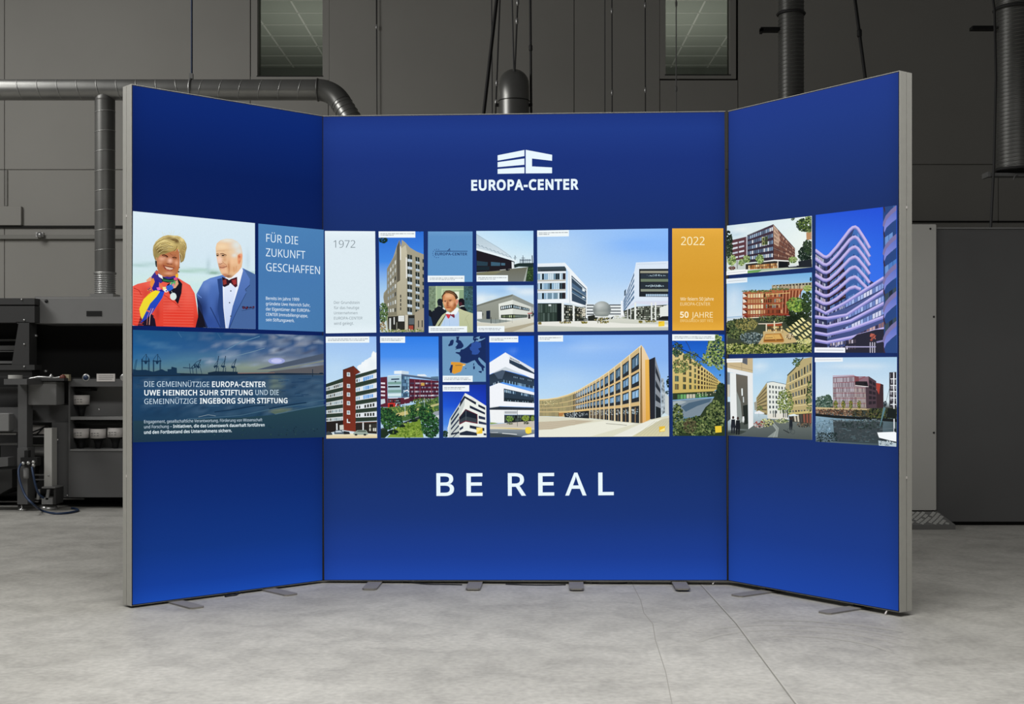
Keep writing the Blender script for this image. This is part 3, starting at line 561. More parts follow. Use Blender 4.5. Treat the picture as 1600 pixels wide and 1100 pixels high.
TC_, FC_ = lightbox(PC, 'wide middle section of the blue lit display wall with white lettering', bl_c, [fu(PC, 586, 908), fu(PC, 743, 908), fu(PC, 900, 908), fu(PC, 1061, 908)], 0, .001, .001)
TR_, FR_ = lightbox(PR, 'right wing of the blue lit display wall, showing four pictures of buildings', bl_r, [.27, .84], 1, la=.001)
def tile(P, ox, oy, sc, *q): return Ink(P, ox, oy, sc, [(q[i], q[i+1]) for i in (0, 2, 4, 6)])
# ------------------------------------------------------------------ prints, left wing (coordinates: enlarged readings of the panel)
t = tile(PL, 200, 320, 5.5, 40, 55, 1088, 158, 1090, 1068, 35, 1038)
t.grid([(0, ('#dcedf6', '#d6e8f2')), (.35, ('#d3e6f0', '#d4e7f2')), (.52, ('#cfe6ea', '#d2eaf0')), (.62, ('#c9e5e2', '#cdeaea')), (1, ('#c8e2de', '#cbe6e6'))], [(140, 515, 130, 12, '#8db8ae', .8), (560, 565, 180, 14, '#8cbc9c', .8), (740, 585, 60, 10, '#6a9c7c', .9), (688, 520, 9, 60, '#b0c8d0', .7), (1032, 480, 12, 90, '#b8ced6', .6), (1050, 590, 40, 9, '#6ea088', .8), (500, 640, 500, 30, '#d6ece8', .6)], 34)
# woman: jacket, neck, scarf
t.p('#1a1226', 60, 1040, 100, 960, 250, 880, 560, 900, 660, 1050, 600, 1070)
t.sp(('#ea5c4c', '#e2402e'), [(150, 760, 50, 60, '#c93a2e', .6), (100, 860, 30, 160, '#e8604e', .5), (330, 860, 40, 60, '#c8382c', .5), (420, 940, 130, 40, '#e03222', .6), (520, 760, 40, 80, '#f06a58', .7), (480, 700, 30, 40, '#ee705e', .6), (250, 930, 20, 80, '#b02c26', .7), (590, 1000, 30, 50, '#b42e24', .6), (440, 870, 20, 30, '#b8342a', .5), (200, 680, 60, 20, '#f07462', .7), (370, 880, 60, 25, '#f2685a', .6)], 22, 38, 700, 80, 680, 190, 655, 260, 640, 430, 630, 470, 655, 530, 690, 570, 760, 590, 880, 600, 960, 575, 1060, 240, 1050, 225, 960, 130, 880, 80, 1040, 36, 1036)
for y in range(740, 1040, 24): t.l('#d63a2c', 3, 45, y, 130, y+8); t.l('#ef6a58', 4, 300, y+10, 560, y+14)
for y in range(752, 1040, 24): t.l('#f0705e', 3, 45, y, 120, y+7)
t.l('#b52a22', 6, 45, 715, 90, 735, 110, 775); t.l('#b52a22', 5, 300, 770, 410, 850, 440, 880)
t.p('#16131f', 430, 640, 462, 680, 455, 760, 425, 855, 385, 800, 350, 760, 330, 690, 380, 650)
t.p('#dba27c', 365, 650, 420, 640, 430, 680, 405, 715, 380, 720, 350, 700); t.e('#d8e6e2', 385, 788, 28, 32)
t.l('#c9d6d8', 3, 370, 740, 380, 770)
t.p('#c27a50', 245, 560, 300, 590, 380, 600, 425, 560, 420, 640, 330, 650, 260, 620)
# scarf
t.p('#3b2d86', 195, 620, 240, 560, 265, 590, 300, 620, 420, 610, 425, 640, 380, 665, 300, 660, 250, 690, 205, 700)
t.p('#16302c', 270, 610, 340, 640, 400, 630, 420, 650, 340, 672, 290, 660)
t.p('#2f7a4a', 290, 640, 360, 650, 405, 640, 400, 652, 350, 662, 300, 655)
t.p('#e8913e', 190, 640, 215, 630, 232, 680, 200, 710, 185, 690); t.p('#f2f0ee', 250, 590, 290, 610, 296, 640, 262, 620)
t.p('#e0548c', 388, 630, 418, 622, 420, 645, 395, 650); t.p('#f5b830', 405, 600, 428, 590, 428, 625, 404, 625); t.p('#c85a48', 225, 575, 250, 565, 262, 590, 240, 605)
t.p('#2a2490', 200, 720, 235, 640, 262, 650, 262, 740, 215, 740); t.p('#e2734c', 262, 665, 300, 700, 310, 720, 270, 720); t.p('#2a2490', 260, 720, 312, 738, 300, 752, 258, 742)
t.p('#f0e89a', 292, 708, 320, 705, 322, 732, 298, 738); t.p('#e070c0', 240, 712, 268, 708, 276, 730, 250, 738); t.e('#f4f4f4', 322, 738, 18, 14); t.e('#2a2a48', 325, 740, 7, 5)
t.p('#2f63c8', 322, 700, 380, 680, 386, 720, 350, 745, 330, 735); t.p('#4fb06a', 360, 670, 405, 655, 400, 690, 376, 700); t.p('#d87898', 372, 692, 384, 672, 396, 682, 386, 705)
t.p('#f08a30', 105, 870, 125, 820, 170, 765, 232, 735, 190, 760, 150, 830, 120, 880)
t.p(('#f3dc28', '#e8d43a'), 92, 895, 130, 810, 200, 750, 232, 735, 272, 745, 262, 785, 205, 850, 150, 940, 118, 985, 104, 960)
t.p(('#1f4fc8', '#2a3aa6'), 100, 1020, 120, 980, 150, 920, 185, 850, 240, 790, 270, 745, 300, 750, 312, 740, 290, 800, 250, 860, 205, 930, 150, 985)
t.p('#d86a4a', 150, 900, 188, 915, 178, 922, 160, 918); t.l('#e8b0a0', 5, 212, 890, 185, 950, 178, 1032); t.l('#e08a70', 3, 195, 890, 162, 960, 158, 1032)
t.leaf(['#241a3a', '#d86a4a', '#6a3aa0', '#f0c040'], 185, 730, 20, 20, 14, 8)
t.p('#e9a884', 150, 650, 185, 620, 200, 625, 190, 655, 160, 662)
# woman: head
t.sub(230, 350, 12.225)
t.sp('#b8734a', [(270, 665, 70, 45, '#e6ac8e', 1), (548, 745, 36, 50, '#e8aa86', 1), (425, 700, 46, 48, '#f2c0a8', 1), (440, 605, 90, 24, '#b87250', .8), (400, 768, 80, 13, '#94492f', .9), (290, 790, 22, 50, '#a5573a', .9), (512, 815, 20, 45, '#a85a3a', .9), (400, 945, 80, 26, '#e2a482', 1), (215, 860, 40, 70, '#b96c40', .7), (578, 880, 26, 70, '#bf6d38', .8), (330, 620, 60, 22, '#99553c', .7), (505, 650, 55, 20, '#99553c', .7), (390, 1000, 140, 22, '#9c4c28', .8), (240, 740, 60, 30, '#e0a07c', .6), (450, 970, 40, 20, '#d88c62', .6)], 22,
     170, 690, 185, 600, 230, 560, 380, 480, 480, 430, 560, 440, 600, 540, 612, 700, 604, 830, 572, 930, 505, 990, 420, 1015, 330, 1000, 240, 945, 180, 860)
t.l('#3c1a12', 20, 272, 600, 310, 592, 350, 606, 384, 634); t.l('#6b3826', 8, 290, 622, 335, 632, 372, 640); t.l('#f0c8b0', 5, 300, 640, 350, 648)
t.l('#42200f', 18, 468, 642, 510, 634, 552, 652); t.l('#6b3826', 8, 478, 660, 545, 668); t.l('#8a4e36', 9, 420, 560, 470, 600, 540, 598)
t.l('#7c3a28', 7, 352, 745, 376, 762, 420, 772, 470, 768); t.e('#5c2a1e', 386, 760, 11, 6); t.e('#5c2a1e', 450, 770, 11, 6)
t.p('#93402c', 288, 786, 340, 800, 420, 815, 505, 838, 480, 876, 440, 900, 390, 905, 335, 880, 305, 835); t.p('#dfbfa8', 318, 812, 370, 822, 430, 836, 488, 850, 462, 872, 415, 876, 360, 862); t.l('#6a2a1e', 7, 292, 790, 345, 806, 420, 820, 500, 842); t.l('#b96450', 16, 335, 872, 390, 895, 440, 888)
t.l('#a86044', 5, 262, 780, 250, 830, 262, 880); t.l('#c07a58', 4, 500, 690, 540, 710)
t.sp(('#c6b070', '#94804a'), [(300, 330, 110, 40, '#e6d392', 1), (430, 390, 100, 40, '#dcc680', 1), (200, 400, 60, 60, '#dccb8a', .9), (180, 480, 50, 60, '#7d6a3e', .9), (330, 530, 90, 28, '#7a6438', .9), (560, 330, 60, 40, '#553a1a', 1), (480, 300, 90, 24, '#54381a', .95), (230, 520, 50, 50, '#5c4a28', .8), (400, 260, 80, 14, '#6c5228', .8), (650, 300, 50, 50, '#ecd692', 1), (700, 440, 30, 50, '#8a7244', .9), (640, 620, 40, 60, '#86673a', .9), (650, 520, 40, 50, '#a98b54', .8), (150, 600, 30, 70, '#8f7f4c', .8), (560, 500, 30, 60, '#dcb868', .9), (420, 500, 60, 20, '#c8ac68', .8), (510, 240, 60, 20, '#ead898', .9), (300, 250, 70, 24, '#cbb87c', .8)], 24,
     105, 600, 95, 500, 105, 420, 150, 340, 210, 285, 290, 235, 380, 212, 480, 222, 560, 225, 620, 245, 690, 295, 735, 380, 745, 460, 722, 540, 708, 640, 680, 712, 625, 745, 612, 650, 604, 570, 592, 500, 560, 470, 480, 520, 400, 545, 330, 575, 250, 585, 210, 625, 182, 690, 145, 705, 125, 660)
for q in ((150, 470, 230, 380, 330, 350, 430, 380), (170, 510, 250, 440, 350, 420, 450, 440), (200, 550, 290, 490, 380, 480), (250, 400, 330, 380, 420, 420, 480, 440), (220, 330, 300, 290, 400, 290, 500, 330), (240, 450, 300, 460, 380, 440), (620, 340, 670, 400, 690, 470), (640, 480, 690, 500, 700, 560), (600, 540, 640, 600, 640, 690), (520, 250, 580, 290, 620, 370), (130, 420, 170, 360, 230, 320), (660, 350, 700, 390, 710, 440), (560, 420, 540, 480, 500, 520)):
    t.l(R.choice(['#7c6432', '#5e4820', '#8c7440']), 11, *q); t.l(R.choice(['#eedc9c', '#e0ca84', '#d8c078']), 7, *[v+(10 if i % 2 else 6) for i, v in enumerate(q)])
for q in ((300, 230, 270, 150), (340, 215, 310, 170), (440, 215, 450, 120), (470, 215, 500, 130), (430, 215, 400, 150), (560, 225, 620, 180), (600, 240, 680, 230)): t.l('#dcd6ac', 4, *q)
t.p('#1e2624', 135, 705, 168, 705, 172, 830, 150, 815, 140, 770); t.e('#23282c', 585, 915, 17, 13); t.e('#3a4038', 600, 832, 8, 14)
t.p('#c98a60', 150, 640, 178, 640, 180, 700, 160, 700)
t.sub(200, 320, 5.5)
# man: suit
t.sp(('#5c82c8', '#30509a'), [(660, 700, 40, 50, '#7090d0', .8), (640, 900, 40, 120, '#1c3068', .9), (720, 800, 30, 120, '#4668b0', .7), (770, 900, 30, 120, '#27407c', .8), (700, 1000, 50, 60, '#2c4890', .7), (610, 880, 20, 90, '#10183c', .9), (720, 650, 60, 30, '#6c8ed4', .8), (1060, 640, 40, 60, '#6a88cc', .7), (1050, 950, 60, 110, '#35588c', .8), (960, 980, 40, 60, '#3a5e98', .7)], 26, 580, 770, 640, 660, 700, 630, 800, 605, 830, 600, 980, 545, 1088, 600, 1090, 1068, 640, 1056, 600, 960)
t.p('#1c2850', 580, 780, 625, 870, 640, 960, 680, 1058, 600, 1056, 604, 920); t.p('#15131f', 590, 870, 640, 960, 660, 1052, 600, 1056)
t.l('#6a8cd0', 6, 585, 768, 625, 800); t.l('#20386e', 8, 700, 880, 760, 1000, 790, 1062); t.p('#27427c', 760, 640, 800, 630, 810, 850, 835, 1062, 790, 1062, 762, 900, 775, 760)
t.p('#eef2fa', 805, 640, 975, 545, 990, 600, 940, 720, 890, 880, 855, 1062, 832, 1062, 812, 880)
t.p(('#dfe8fa', '#c2d2f2'), 820, 690, 925, 690, 895, 860, 855, 1060, 838, 1060, 815, 880)
t.p('#46669c', 985, 548, 1040, 640, 1035, 690, 990, 730, 1010, 760, 920, 930, 862, 1062, 1090, 1068, 1090, 600); t.p(('#5b7cc0', '#3a5c9c'), 985, 552, 1040, 640, 1036, 690, 995, 732, 1008, 755, 915, 925, 870, 1030, 890, 900, 940, 720)
t.l('#1b2c58', 4, 1040, 690, 1000, 728, 1012, 740); t.l('#20365e', 4, 1008, 760, 920, 930, 864, 1062); t.leaf(['#3a1e2c', '#6b2434', '#24203c'], 1025, 885, 52, 10, 24, 9, True)
t.l('#1f3560', 3, 970, 912, 1082, 888)
for x, y in ((876, 741), (865, 842), (876, 958)): t.e('#3a4654', x, y, 6, 6)
# bow tie
t.p('#2a1522', 800, 620, 850, 640, 872, 660, 860, 690, 822, 708, 806, 700); t.p('#4a1a24', 872, 640, 930, 620, 932, 700, 915, 712, 880, 680, 868, 660); t.p('#8e3430', 806, 650, 835, 640, 840, 680, 812, 690); t.p('#a03434', 884, 650, 920, 640, 924, 680, 900, 690); t.e('#1e1420', 868, 660, 12, 16)
# man: head
t.sub(325, 360, 12.225)
t.sp('#e8c096', [(250, 310, 130, 60, '#f3d6ae', 1), (350, 190, 170, 45, '#e9e4d4', 1), (530, 280, 110, 110, '#dfe4e0', 1), (570, 400, 70, 50, '#dde0da', 1), (485, 480, 50, 42, '#e0e4de', 1), (430, 400, 60, 60, '#ead0aa', .7), (200, 570, 50, 80, '#f7cfbc', 1), (440, 600, 80, 70, '#f2c49a', .9), (490, 740, 90, 80, '#dda678', .9), (380, 700, 30, 120, '#c98655', .9), (290, 770, 60, 40, '#f0bd98', .9), (270, 680, 70, 40, '#c87856', .7), (370, 880, 80, 30, '#7c4028', .95), (300, 850, 60, 24, '#b4583c', .8), (170, 470, 30, 22, '#a87650', .7), (270, 480, 50, 22, '#a87650', .7), (300, 560, 40, 50, '#cf9468', .7), (590, 700, 40, 60, '#e8b488', .8), (320, 380, 100, 16, '#d8ae80', .5), (200, 700, 30, 60, '#b06a4c', .6)], 20,
     138, 470, 130, 330, 150, 250, 220, 190, 330, 160, 440, 165, 540, 210, 610, 290, 636, 400, 642, 450, 640, 600, 625, 700, 560, 790, 430, 905, 380, 915, 300, 885, 240, 835, 205, 760, 180, 680, 160, 600, 150, 540)
t.sp('#e8a074', [(580, 500, 22, 34, '#b9502c', 1), (585, 600, 20, 30, '#c8764a', .8), (610, 470, 30, 20, '#f0a888', .9)], 16, 548, 480, 580, 450, 615, 446, 642, 470, 636, 520, 606, 600, 585, 652, 552, 640, 545, 560)
t.l('#8a6444', 14, 138, 458, 165, 446, 190, 462); t.l('#6d4630', 15, 215, 452, 260, 444, 335, 478); t.l('#4a3226', 10, 142, 478, 165, 474, 186, 486); t.l('#4a3226', 10, 240, 478, 268, 472, 300, 486); t.e('#241c1a', 163, 484, 20, 13); t.e('#241c1a', 268, 483, 22, 12); t.l('#a87454', 6, 230, 510, 280, 516, 330, 498); t.l('#c08a64', 5, 140, 400, 200, 392, 300, 396)
t.l('#b46c4a', 8, 262, 590, 268, 625, 240, 640); t.l('#8c4430', 9, 182, 640, 215, 645, 250, 632); t.l('#7c2c22', 13, 205, 708, 260, 712, 300, 702, 342, 694); t.l('#d08670', 10, 222, 732, 300, 730); t.l('#b0664a', 7, 270, 620, 320, 650, 345, 700); t.l('#a86a48', 6, 370, 640, 385, 740, 380, 830)
t.l('#b87850', 5, 470, 700, 480, 800); t.l('#c08058', 5, 530, 680, 510, 780)
t.sub(200, 320, 5.5)
t.build('printed_photo', FL_, 'backlit picture of a woman in a red jacket and a man in a blue suit')
t = tile(PL, 395, 340, 5.5, 45, 52, 612, 106, 612, 982, 45, 962)
t.grid([(0, ('#4c82b8', '#4a7fb4')), (.5, '#4679b0'), (1, ('#4a7eb4', '#4678aa'))])
for i, (s_, x0, y0, x1, y1) in enumerate((('FÜR DIE', 113, 208, 386, 232), ('ZUKUNFT', 110, 332, 448, 356), ('GESCHAFFEN', 112, 458, 574, 487))): t.t(s_, x0, y0, x1, y1, 69, '#e6f3fb', -.004)
for i, (s_, x1) in enumerate((('Bereits im Jahre 1999', 396), ('gründete Uwe Heinrich Suhr,', 490), ('der Eigentümer der EUROPA-', 490), ('CENTER Immobiliengruppe,', 470), ('sein Stiftungswerk.', 355))):
    y = 706+i*46; t.t(s_, 110, y, x1, y+(x1-110)*.036, 26, '#e8f4fc', .004)
t.build('printed_text_tile', FL_, 'light blue tile with white words FÜR DIE ZUKUNFT GESCHAFFEN')
t = tile(PL, 200, 510, 5.161, 38, 28, 1585, 75, 1590, 893, 35, 935)
t.grid([(0, ('#1c5484', '#2a4a74')), (.15, ('#1c588e', '#3a5682')), (.25, ('#2c6694', '#5c6c84')), (.32, ('#4a7a90', '#76787c')), (.385, ('#5c7c80', '#6a6a62')), (.39, ('#1c3c5c', '#2c4864')), (.5, ('#1e4468', '#34506c')), (.7, ('#1a3e60', '#30506a')), (.85, ('#1c3c58', '#28485c')), (1, ('#182f50', '#20344c'))], [(1190, 275, 200, 40, '#8c94a4', .8), (950, 330, 250, 40, '#8c9a84', .8), (1190, 470, 50, 70, '#7a8c7a', .8), (1200, 600, 110, 80, '#30485c', .6), (620, 260, 300, 60, '#4a7a96', .5), (1230, 680, 70, 14, '#8a946c', .8), (420, 300, 160, 50, '#4c7c90', .5)], 30, [(560, 40, 1590, 330, 170, 34, .5, '#90a0b4', .95), (1080, 60, 1590, 230, 60, 26, .7, '#b4bcc8', .8), (1050, 60, 1590, 260, 90, 22, -.5, '#33405c', .8), (38, 60, 600, 330, 240, 50, .3, '#5c8cac', .4), (38, 400, 1590, 720, 110, 9, 0, '#5a7890', .5), (38, 400, 1590, 740, 70, 7, .1, '#122c48', .6), (38, 740, 1590, 930, 14, 8, .1, '#12243c', .5)])
t.l('#7592a4', 4, 820, 250, 1000, 205, 1100, 175); t.l('#5c84a4', 6, 790, 190, 900, 130, 1060, 80); t.l('#3c6a92', 5, 400, 45, 430, 90); t.l('#3c6488', 4, 720, 55, 750, 100)
t.p('#4a5668', 1030, 350, 1180, 310, 1350, 270, 1588, 215, 1588, 262, 1400, 300, 1200, 340); t.p('#80887c', 1000, 355, 1180, 342, 1400, 310, 1588, 270, 1588, 282, 1350, 325, 1150, 358)
t.e('#9aa4d8', 1195, 278, 68, 26); t.e('#c0c4ee', 1195, 278, 44, 17); t.p('#5a5a5e', 1150, 362, 1400, 335, 1588, 310, 1588, 378, 1100, 380); t.p('#8a6c62', 880, 374, 1180, 372, 1180, 384, 880, 386)
t.p('#14283c', 35, 372, 400, 376, 650, 385, 650, 372, 900, 380, 1240, 376, 1588, 380, 1588, 388, 35, 404)
for x in (140, 232):
    for dx in (-32, -26, 22, 28): t.l('#12304c', 5, x+dx, 262+(x > 200)*8, x+dx, 378)
    t.l('#12304c', 8, x-36, 280, x+34, 280); t.l('#12304c', 4, x-30, 266, x, 225, x+28, 266); t.l('#12304c', 5, x+6, 222, x+2, 280); t.p('#12304c', x-14, 282, x+16, 282, x+6, 304, x-6, 304)
t.l('#1c4668', 6, 55, 350, 70, 265); t.l('#1c4668', 5, 45, 350, 60, 270)
t.p('#14304a', 315, 345, 345, 345, 348, 325, 390, 335, 392, 385, 315, 385); t.p('#14304a', 35, 345, 75, 352, 140, 350, 200, 366, 270, 345, 300, 360, 420, 380, 420, 392, 35, 396)
for x, h in ((500, 80), (522, 60)): t.l('#14304a', 5, x, 380, x-8, 380-h)
t.l('#14304a', 6, 440, 332, 520, 338, 560, 320, 585, 266); t.l('#14304a', 5, 540, 300, 570, 340); t.l('#14304a', 4, 505, 335, 545, 290, 582, 270); t.leaf(['#14304a'], 555, 318, 28, 20, 18, 7); t.l('#14304a', 5, 545, 330, 550, 385); t.l('#14304a', 4, 580, 335, 592, 385)
for x, tx in ((705, 728), (762, 783), (843, 868)):
    t.l('#14304a', 6, x, 372, x+8, 320, tx, 238+(x > 800)*22); t.l('#14304a', 6, x-18, 322+(x > 800)*8, x+22, 322+(x > 800)*8); t.l('#14304a', 3, x-14, 318, tx, 262); t.l('#14304a', 5, x+22, 330, x+20, 375); t.leaf(['#14304a'], x, 325, 14, 12, 10, 7)
t.p('#14283c', 640, 372, 700, 362, 880, 366, 880, 384, 640, 386); t.l('#1c2c3c', 6, 1484, 345, 1484, 405); t.p('#1c2c3c', 1540, 374, 1565, 372, 1570, 382, 1536, 382)
for i in range(90): x = R.uniform(50, 1500); y = R.uniform(410, 650); w = R.uniform(30, 130); t.l(R.choice(['#24486a', '#2f5272', '#1a3858', '#3c5e7a']), R.uniform(2, 5), x, y, x+w, y-R.uniform(-3, 6))
t.p(('#26444e', '#1c3448'), 35, 760, 300, 765, 620, 745, 900, 735, 1180, 712, 1400, 670, 1590, 640, 1590, 893, 35, 935)
t.l('#44667c', 5, 470, 745, 620, 738, 900, 718, 1140, 668, 1330, 640, 1588, 590); t.l('#14304a', 9, 690, 690, 860, 668, 1010, 640, 1100, 636); t.l('#14304a', 10, 1130, 664, 1300, 632, 1430, 615); t.p('#56685c', 1140, 690, 1300, 665, 1250, 690, 1180, 708); t.l('#8496a0', 4, 560, 730, 640, 712, 700, 722); t.l('#4a6a7c', 5, 1180, 708, 1400, 664, 1588, 632)
t.leaf(['#1a3040', '#2c4a4c', '#20404a'], 900, 840, 640, 50, 60, 8)
for (a, b) in (((('DIE GEMEINNÜTZIGE', 124, 486, 648, 488, -.004), ('EUROPA-CENTER', 670, 488, 1102, 488, .022)), 43), ((('UWE HEINRICH SUHR STIFTUNG', 124, 556, 998, 553, .022), ('UND DIE', 1020, 553, 1208, 553, -.004)), 42), ((('GEMEINNÜTZIGE', 124, 626, 548, 622, -.004), ('INGEBORG SUHR STIFTUNG', 572, 622, 1278, 618, .022)), 42)):
    for s_, x0, y0, x1, y1, w in a: t.t(s_, x0, y0, x1, y1, b, '#d2e6f2' if w < 0 else '#f2fafc', w)
t.t('Engagement, gesellschaftliche Verantwortung, Förderung von Wissenschaft', 122, 780, 1075, 764, 24, '#c0d2e0', .002)
t.t('und Forschung –', 122, 822, 346, 817, 24, '#c0d2e0', .002); t.t('Initiativen, die das Lebenswerk dauerhaft fortführen', 356, 817, 1093, 805, 24, '#e6f4fa', .02); t.t('und den Fortbestand des Unternehmens sichern.', 122, 866, 829, 851, 25, '#e6f4fa', .02)
t.build('printed_photo', FL_, 'backlit harbour picture with cranes at dusk and white text')
# ------------------------------------------------------------------ prints, middle
lg = Ink(PC, 725, 220, 8.421); wht = '#eaf8ff'
lg.p(wht, 443, 192, 795, 122, 795, 202, 443, 262); lg.p(wht, 443, 283, 795, 234, 795, 316, 443, 348); lg.p(wht, 443, 373, 795, 348, 795, 429, 443, 436)
lg.p(wht, 812, 120, 1160, 186, 1158, 264, 895, 234, 895, 338, 1158, 352, 1158, 428, 812, 430)
lg.t('EUROPA-CENTER', 96, 650, 1507, 636, 126, wht, .045)
lg.build('printed_logo', FC_, 'white company emblem above the words EUROPA-CENTER')
for ch, x0, x1, y in (('B', 110, 248, 271), ('E', 345, 470, 271), ('R', 668, 810, 270), ('E', 905, 1030, 269), ('A', 1116, 1282, 268), ('L', 1374, 1495, 266)):
    br_ = Ink(PC, 660, 720, 5); br_.t(ch, x0, y, x1, y-1, 171, wht, .014); br_.build('printed_letter', FC_, 'large white capital letter '+ch)
t = tile(PC, 395, 340, 5.5, 620, 115, 1052, 118, 1062, 988, 628, 995)
t.grid([(0, '#e6f2f8'), (.1, '#deebf2'), (.9, '#dceaf0'), (1, '#e6f2f8')])
t.t('1972', 695, 260, 882, 260, 65, '#6b777e', -.012)
for i, (s_, x1) in enumerate((('Der Grundstein', 918), ('für das heutige', 915), ('Unternehmen', 900), ('EUROPA-CENTER', 943), ('wird gelegt.', 868))): t.t(s_, 698, 742+i*45, x1, 742+i*44.6, 24, '#7e8a91', 0.)
t.build('printed_text_tile', FC_, 'white tile headed 1972')
t = tile(PC, 585, 350, 6.1125, 42, 72, 470, 72, 475, 1032, 55, 1035)
t.grid([(0, '#2a6cd4'), (.3, '#4288e4'), (.55, '#9cc4ec'), (.75, '#c8dcec'), (1, '#c8d4c8')])
t.p(('#a8a28c', '#8e8a74'), 120, 430, 180, 320, 215, 210, 240, 150, 258, 215, 262, 150, 300, 180, 340, 225, 400, 262, 475, 292, 475, 1032, 130, 1032, 86, 700, 90, 660, 122, 620)
t.p('#5a564a', 216, 215, 242, 150, 246, 560, 216, 560, 205, 400, 212, 270); t.p(('#8c8878', '#84806c'), 120, 430, 180, 330, 215, 270, 218, 870, 130, 880, 86, 700, 120, 620)
t.p(('#c6c0a8', '#a8a28a'), 246, 240, 300, 200, 312, 270, 310, 870, 216, 870, 216, 560, 246, 540)
for i in range(7): t.win(['#9aa4a8', '#d8dcd8', '#3a3e3c', '#b8beba'], (122, 470+i*58, 212, 330+i*78, 212, 372+i*78, 124, 505+i*57), 4, 1, .5, .9)
t.l('#f2f4f0', 8, 250, 215, 250, 345); t.l('#b8b098', 4, 250, 345, 250, 860); t.l('#f8f8f4', 8, 306, 320, 308, 520)
for j in range(8):
    y = 275+j*72; t.p('#2a3230', 314, y+14, 360, y+24, 360, y+66, 316, y+58) if j < 8 else 0; t.p('#c4d4e0', 318, y+58, 362, y+66, 362, y+88, 318, y+84)
    t.p('#26302c', 392, y+38, 430, y+46, 432, y+88, 394, y+80); t.p('#bcccd8', 396, y+80, 432, y+88, 434, y+106, 398, y+102); t.p('#2a3432', 460, y+60, 475, y+64, 475, y+98, 460, y+94)
    t.l('#d0d8d8', 2, 338, y+20, 340, y+86); t.l('#d0d8d8', 2, 412, y+44, 414, y+104)
t.win('#22262a', (246, 670, 258, 670, 258, 830, 246, 830), 1, 4, .8, .7)
t.p('#a49a84', 388, 845, 478, 800, 478, 1010, 386, 1012); t.win('#20282a', (405, 920, 475, 915, 475, 990, 405, 990), 2, 1, .25, .9)
t.p('#2a2a26', 130, 885, 385, 870, 385, 1015, 135, 1010); t.p('#c8c2b0', 292, 870, 322, 870, 322, 1012, 292, 1012); t.p('#eef2f0', 230, 878, 286, 876, 286, 930, 230, 930); t.win('#8a8f92', (234, 884, 282, 884, 282, 926, 234, 926), 5, 5, .6, .35)
t.p('#a04838', 330, 970, 372, 970, 372, 1010, 330, 1010); t.p('#5b6468', 330, 900, 382, 900, 382, 960, 330, 960); t.l('#d4d8d4', 16, 152, 900, 152, 1030); t.l('#d8dcd8', 10, 190, 890, 190, 960); t.l('#a8a898', 6, 215, 940, 215, 1025)
t.leaf(['#3e5a34', '#56763e', '#2a4028', '#7c9460'], 85, 850, 45, 95, 130, 12); t.leaf(['#8a9a50', '#a8b060', '#5a7a3a', '#d8d0b0'], 260, 1022, 210, 16, 90, 9, True); t.leaf(['#1e3a28', '#143020'], 85, 155, 42, 26, 50, 10); t.leaf(['#b8a070', '#7a6a50'], 80, 980, 30, 45, 40, 9)
t.p('#1c3070', 425, 60, 445, 60, 436, 82); t.cap(42, 71, 392, 131, (1., .4)); t.build('printed_photo', FC_, 'backlit picture of a tall beige corner tower')
t = tile(PC, 585, 350, 6.1125, 512, 72, 938, 72, 938, 553, 510, 555)
t.grid([(0, '#6a9ccc'), (.1, '#5f93c6'), (1, '#5e94c6')]); t.t('EUROPA-CENTER', 580, 299, 886, 300, 25, '#152a5c', .022); t.l('#152a5c', 5, 582, 261, 705, 260, 890, 261); t.l('#152a5c', 6, 697, 262, 716, 240, 722, 236); t.l('#152a5c', 5, 720, 238, 722, 262)
for k in range(9): a = math.radians(70+k*27); t.e('#2a4680', 600+42*math.cos(a), 282-40*math.sin(a), 4.5, 4.5, 6)
t.cap(510, 494, 860, 556, (1., .76)); t.build('printed_logo', FC_, 'light blue tile with a small dark EUROPA-CENTER logo')
t = tile(PC, 670, 445, 13.75, 0, 28, 948, 28, 950, 1022, 0, 1030)
t.grid([(0, '#a8bc98'), (.5, '#8ea488'), (1, '#8a9c80')])
t.r('#7c9078', -10, 20, 150, 900); t.r('#b4c8a0', 150, 20, 176, 500); t.r('#9cb490', 176, 20, 280, 500); t.r('#bcd4a4', 275, 85, 760, 112); t.r('#c4d8b0', 275, 85, 300, 300); t.r('#e4ecd4', 560, 148, 650, 320); t.r('#8ca884', 660, 110, 745, 320); t.r(('#3c585a', '#3a6064'), 752, 20, 950, 620); t.leaf(['#46666a', '#34504c', '#4a7074'], 850, 320, 95, 280, 70, 26, True); t.leaf(['#74886e', '#86987c'], 70, 300, 70, 240, 50, 30, True)
t.p('#1a1f2a', 180, 360, 200, 310, 240, 295, 280, 310, 300, 400, 310, 480, 380, 560, 330, 900, 60, 900, 70, 580, 120, 520, 200, 460); t.l('#b0b8b0', 9, 205, 455, 240, 458, 265, 470); t.p('#161b24', 0, 540, 40, 540, 75, 590, 70, 900, 0, 900); t.p('#2a4a74', 0, 660, 50, 700, 90, 880, 0, 890)
t.p('#15131a', 635, 340, 665, 295, 730, 290, 765, 330, 770, 460, 700, 450, 650, 470); t.p('#4a2028', 640, 380, 700, 370, 725, 410, 690, 450, 650, 460); t.p('#12141c', 640, 500, 680, 470, 765, 470, 830, 560, 760, 580); t.l('#c8ccd0', 14, 670, 480, 710, 452, 765, 450)
t.p(('#c4c8a0', '#b4bc94'), 140, 890, 200, 780, 290, 650, 380, 590, 470, 570, 640, 500, 760, 555, 948, 615, 950, 1030, 880, 1030, 660, 1000, 200, 1000)
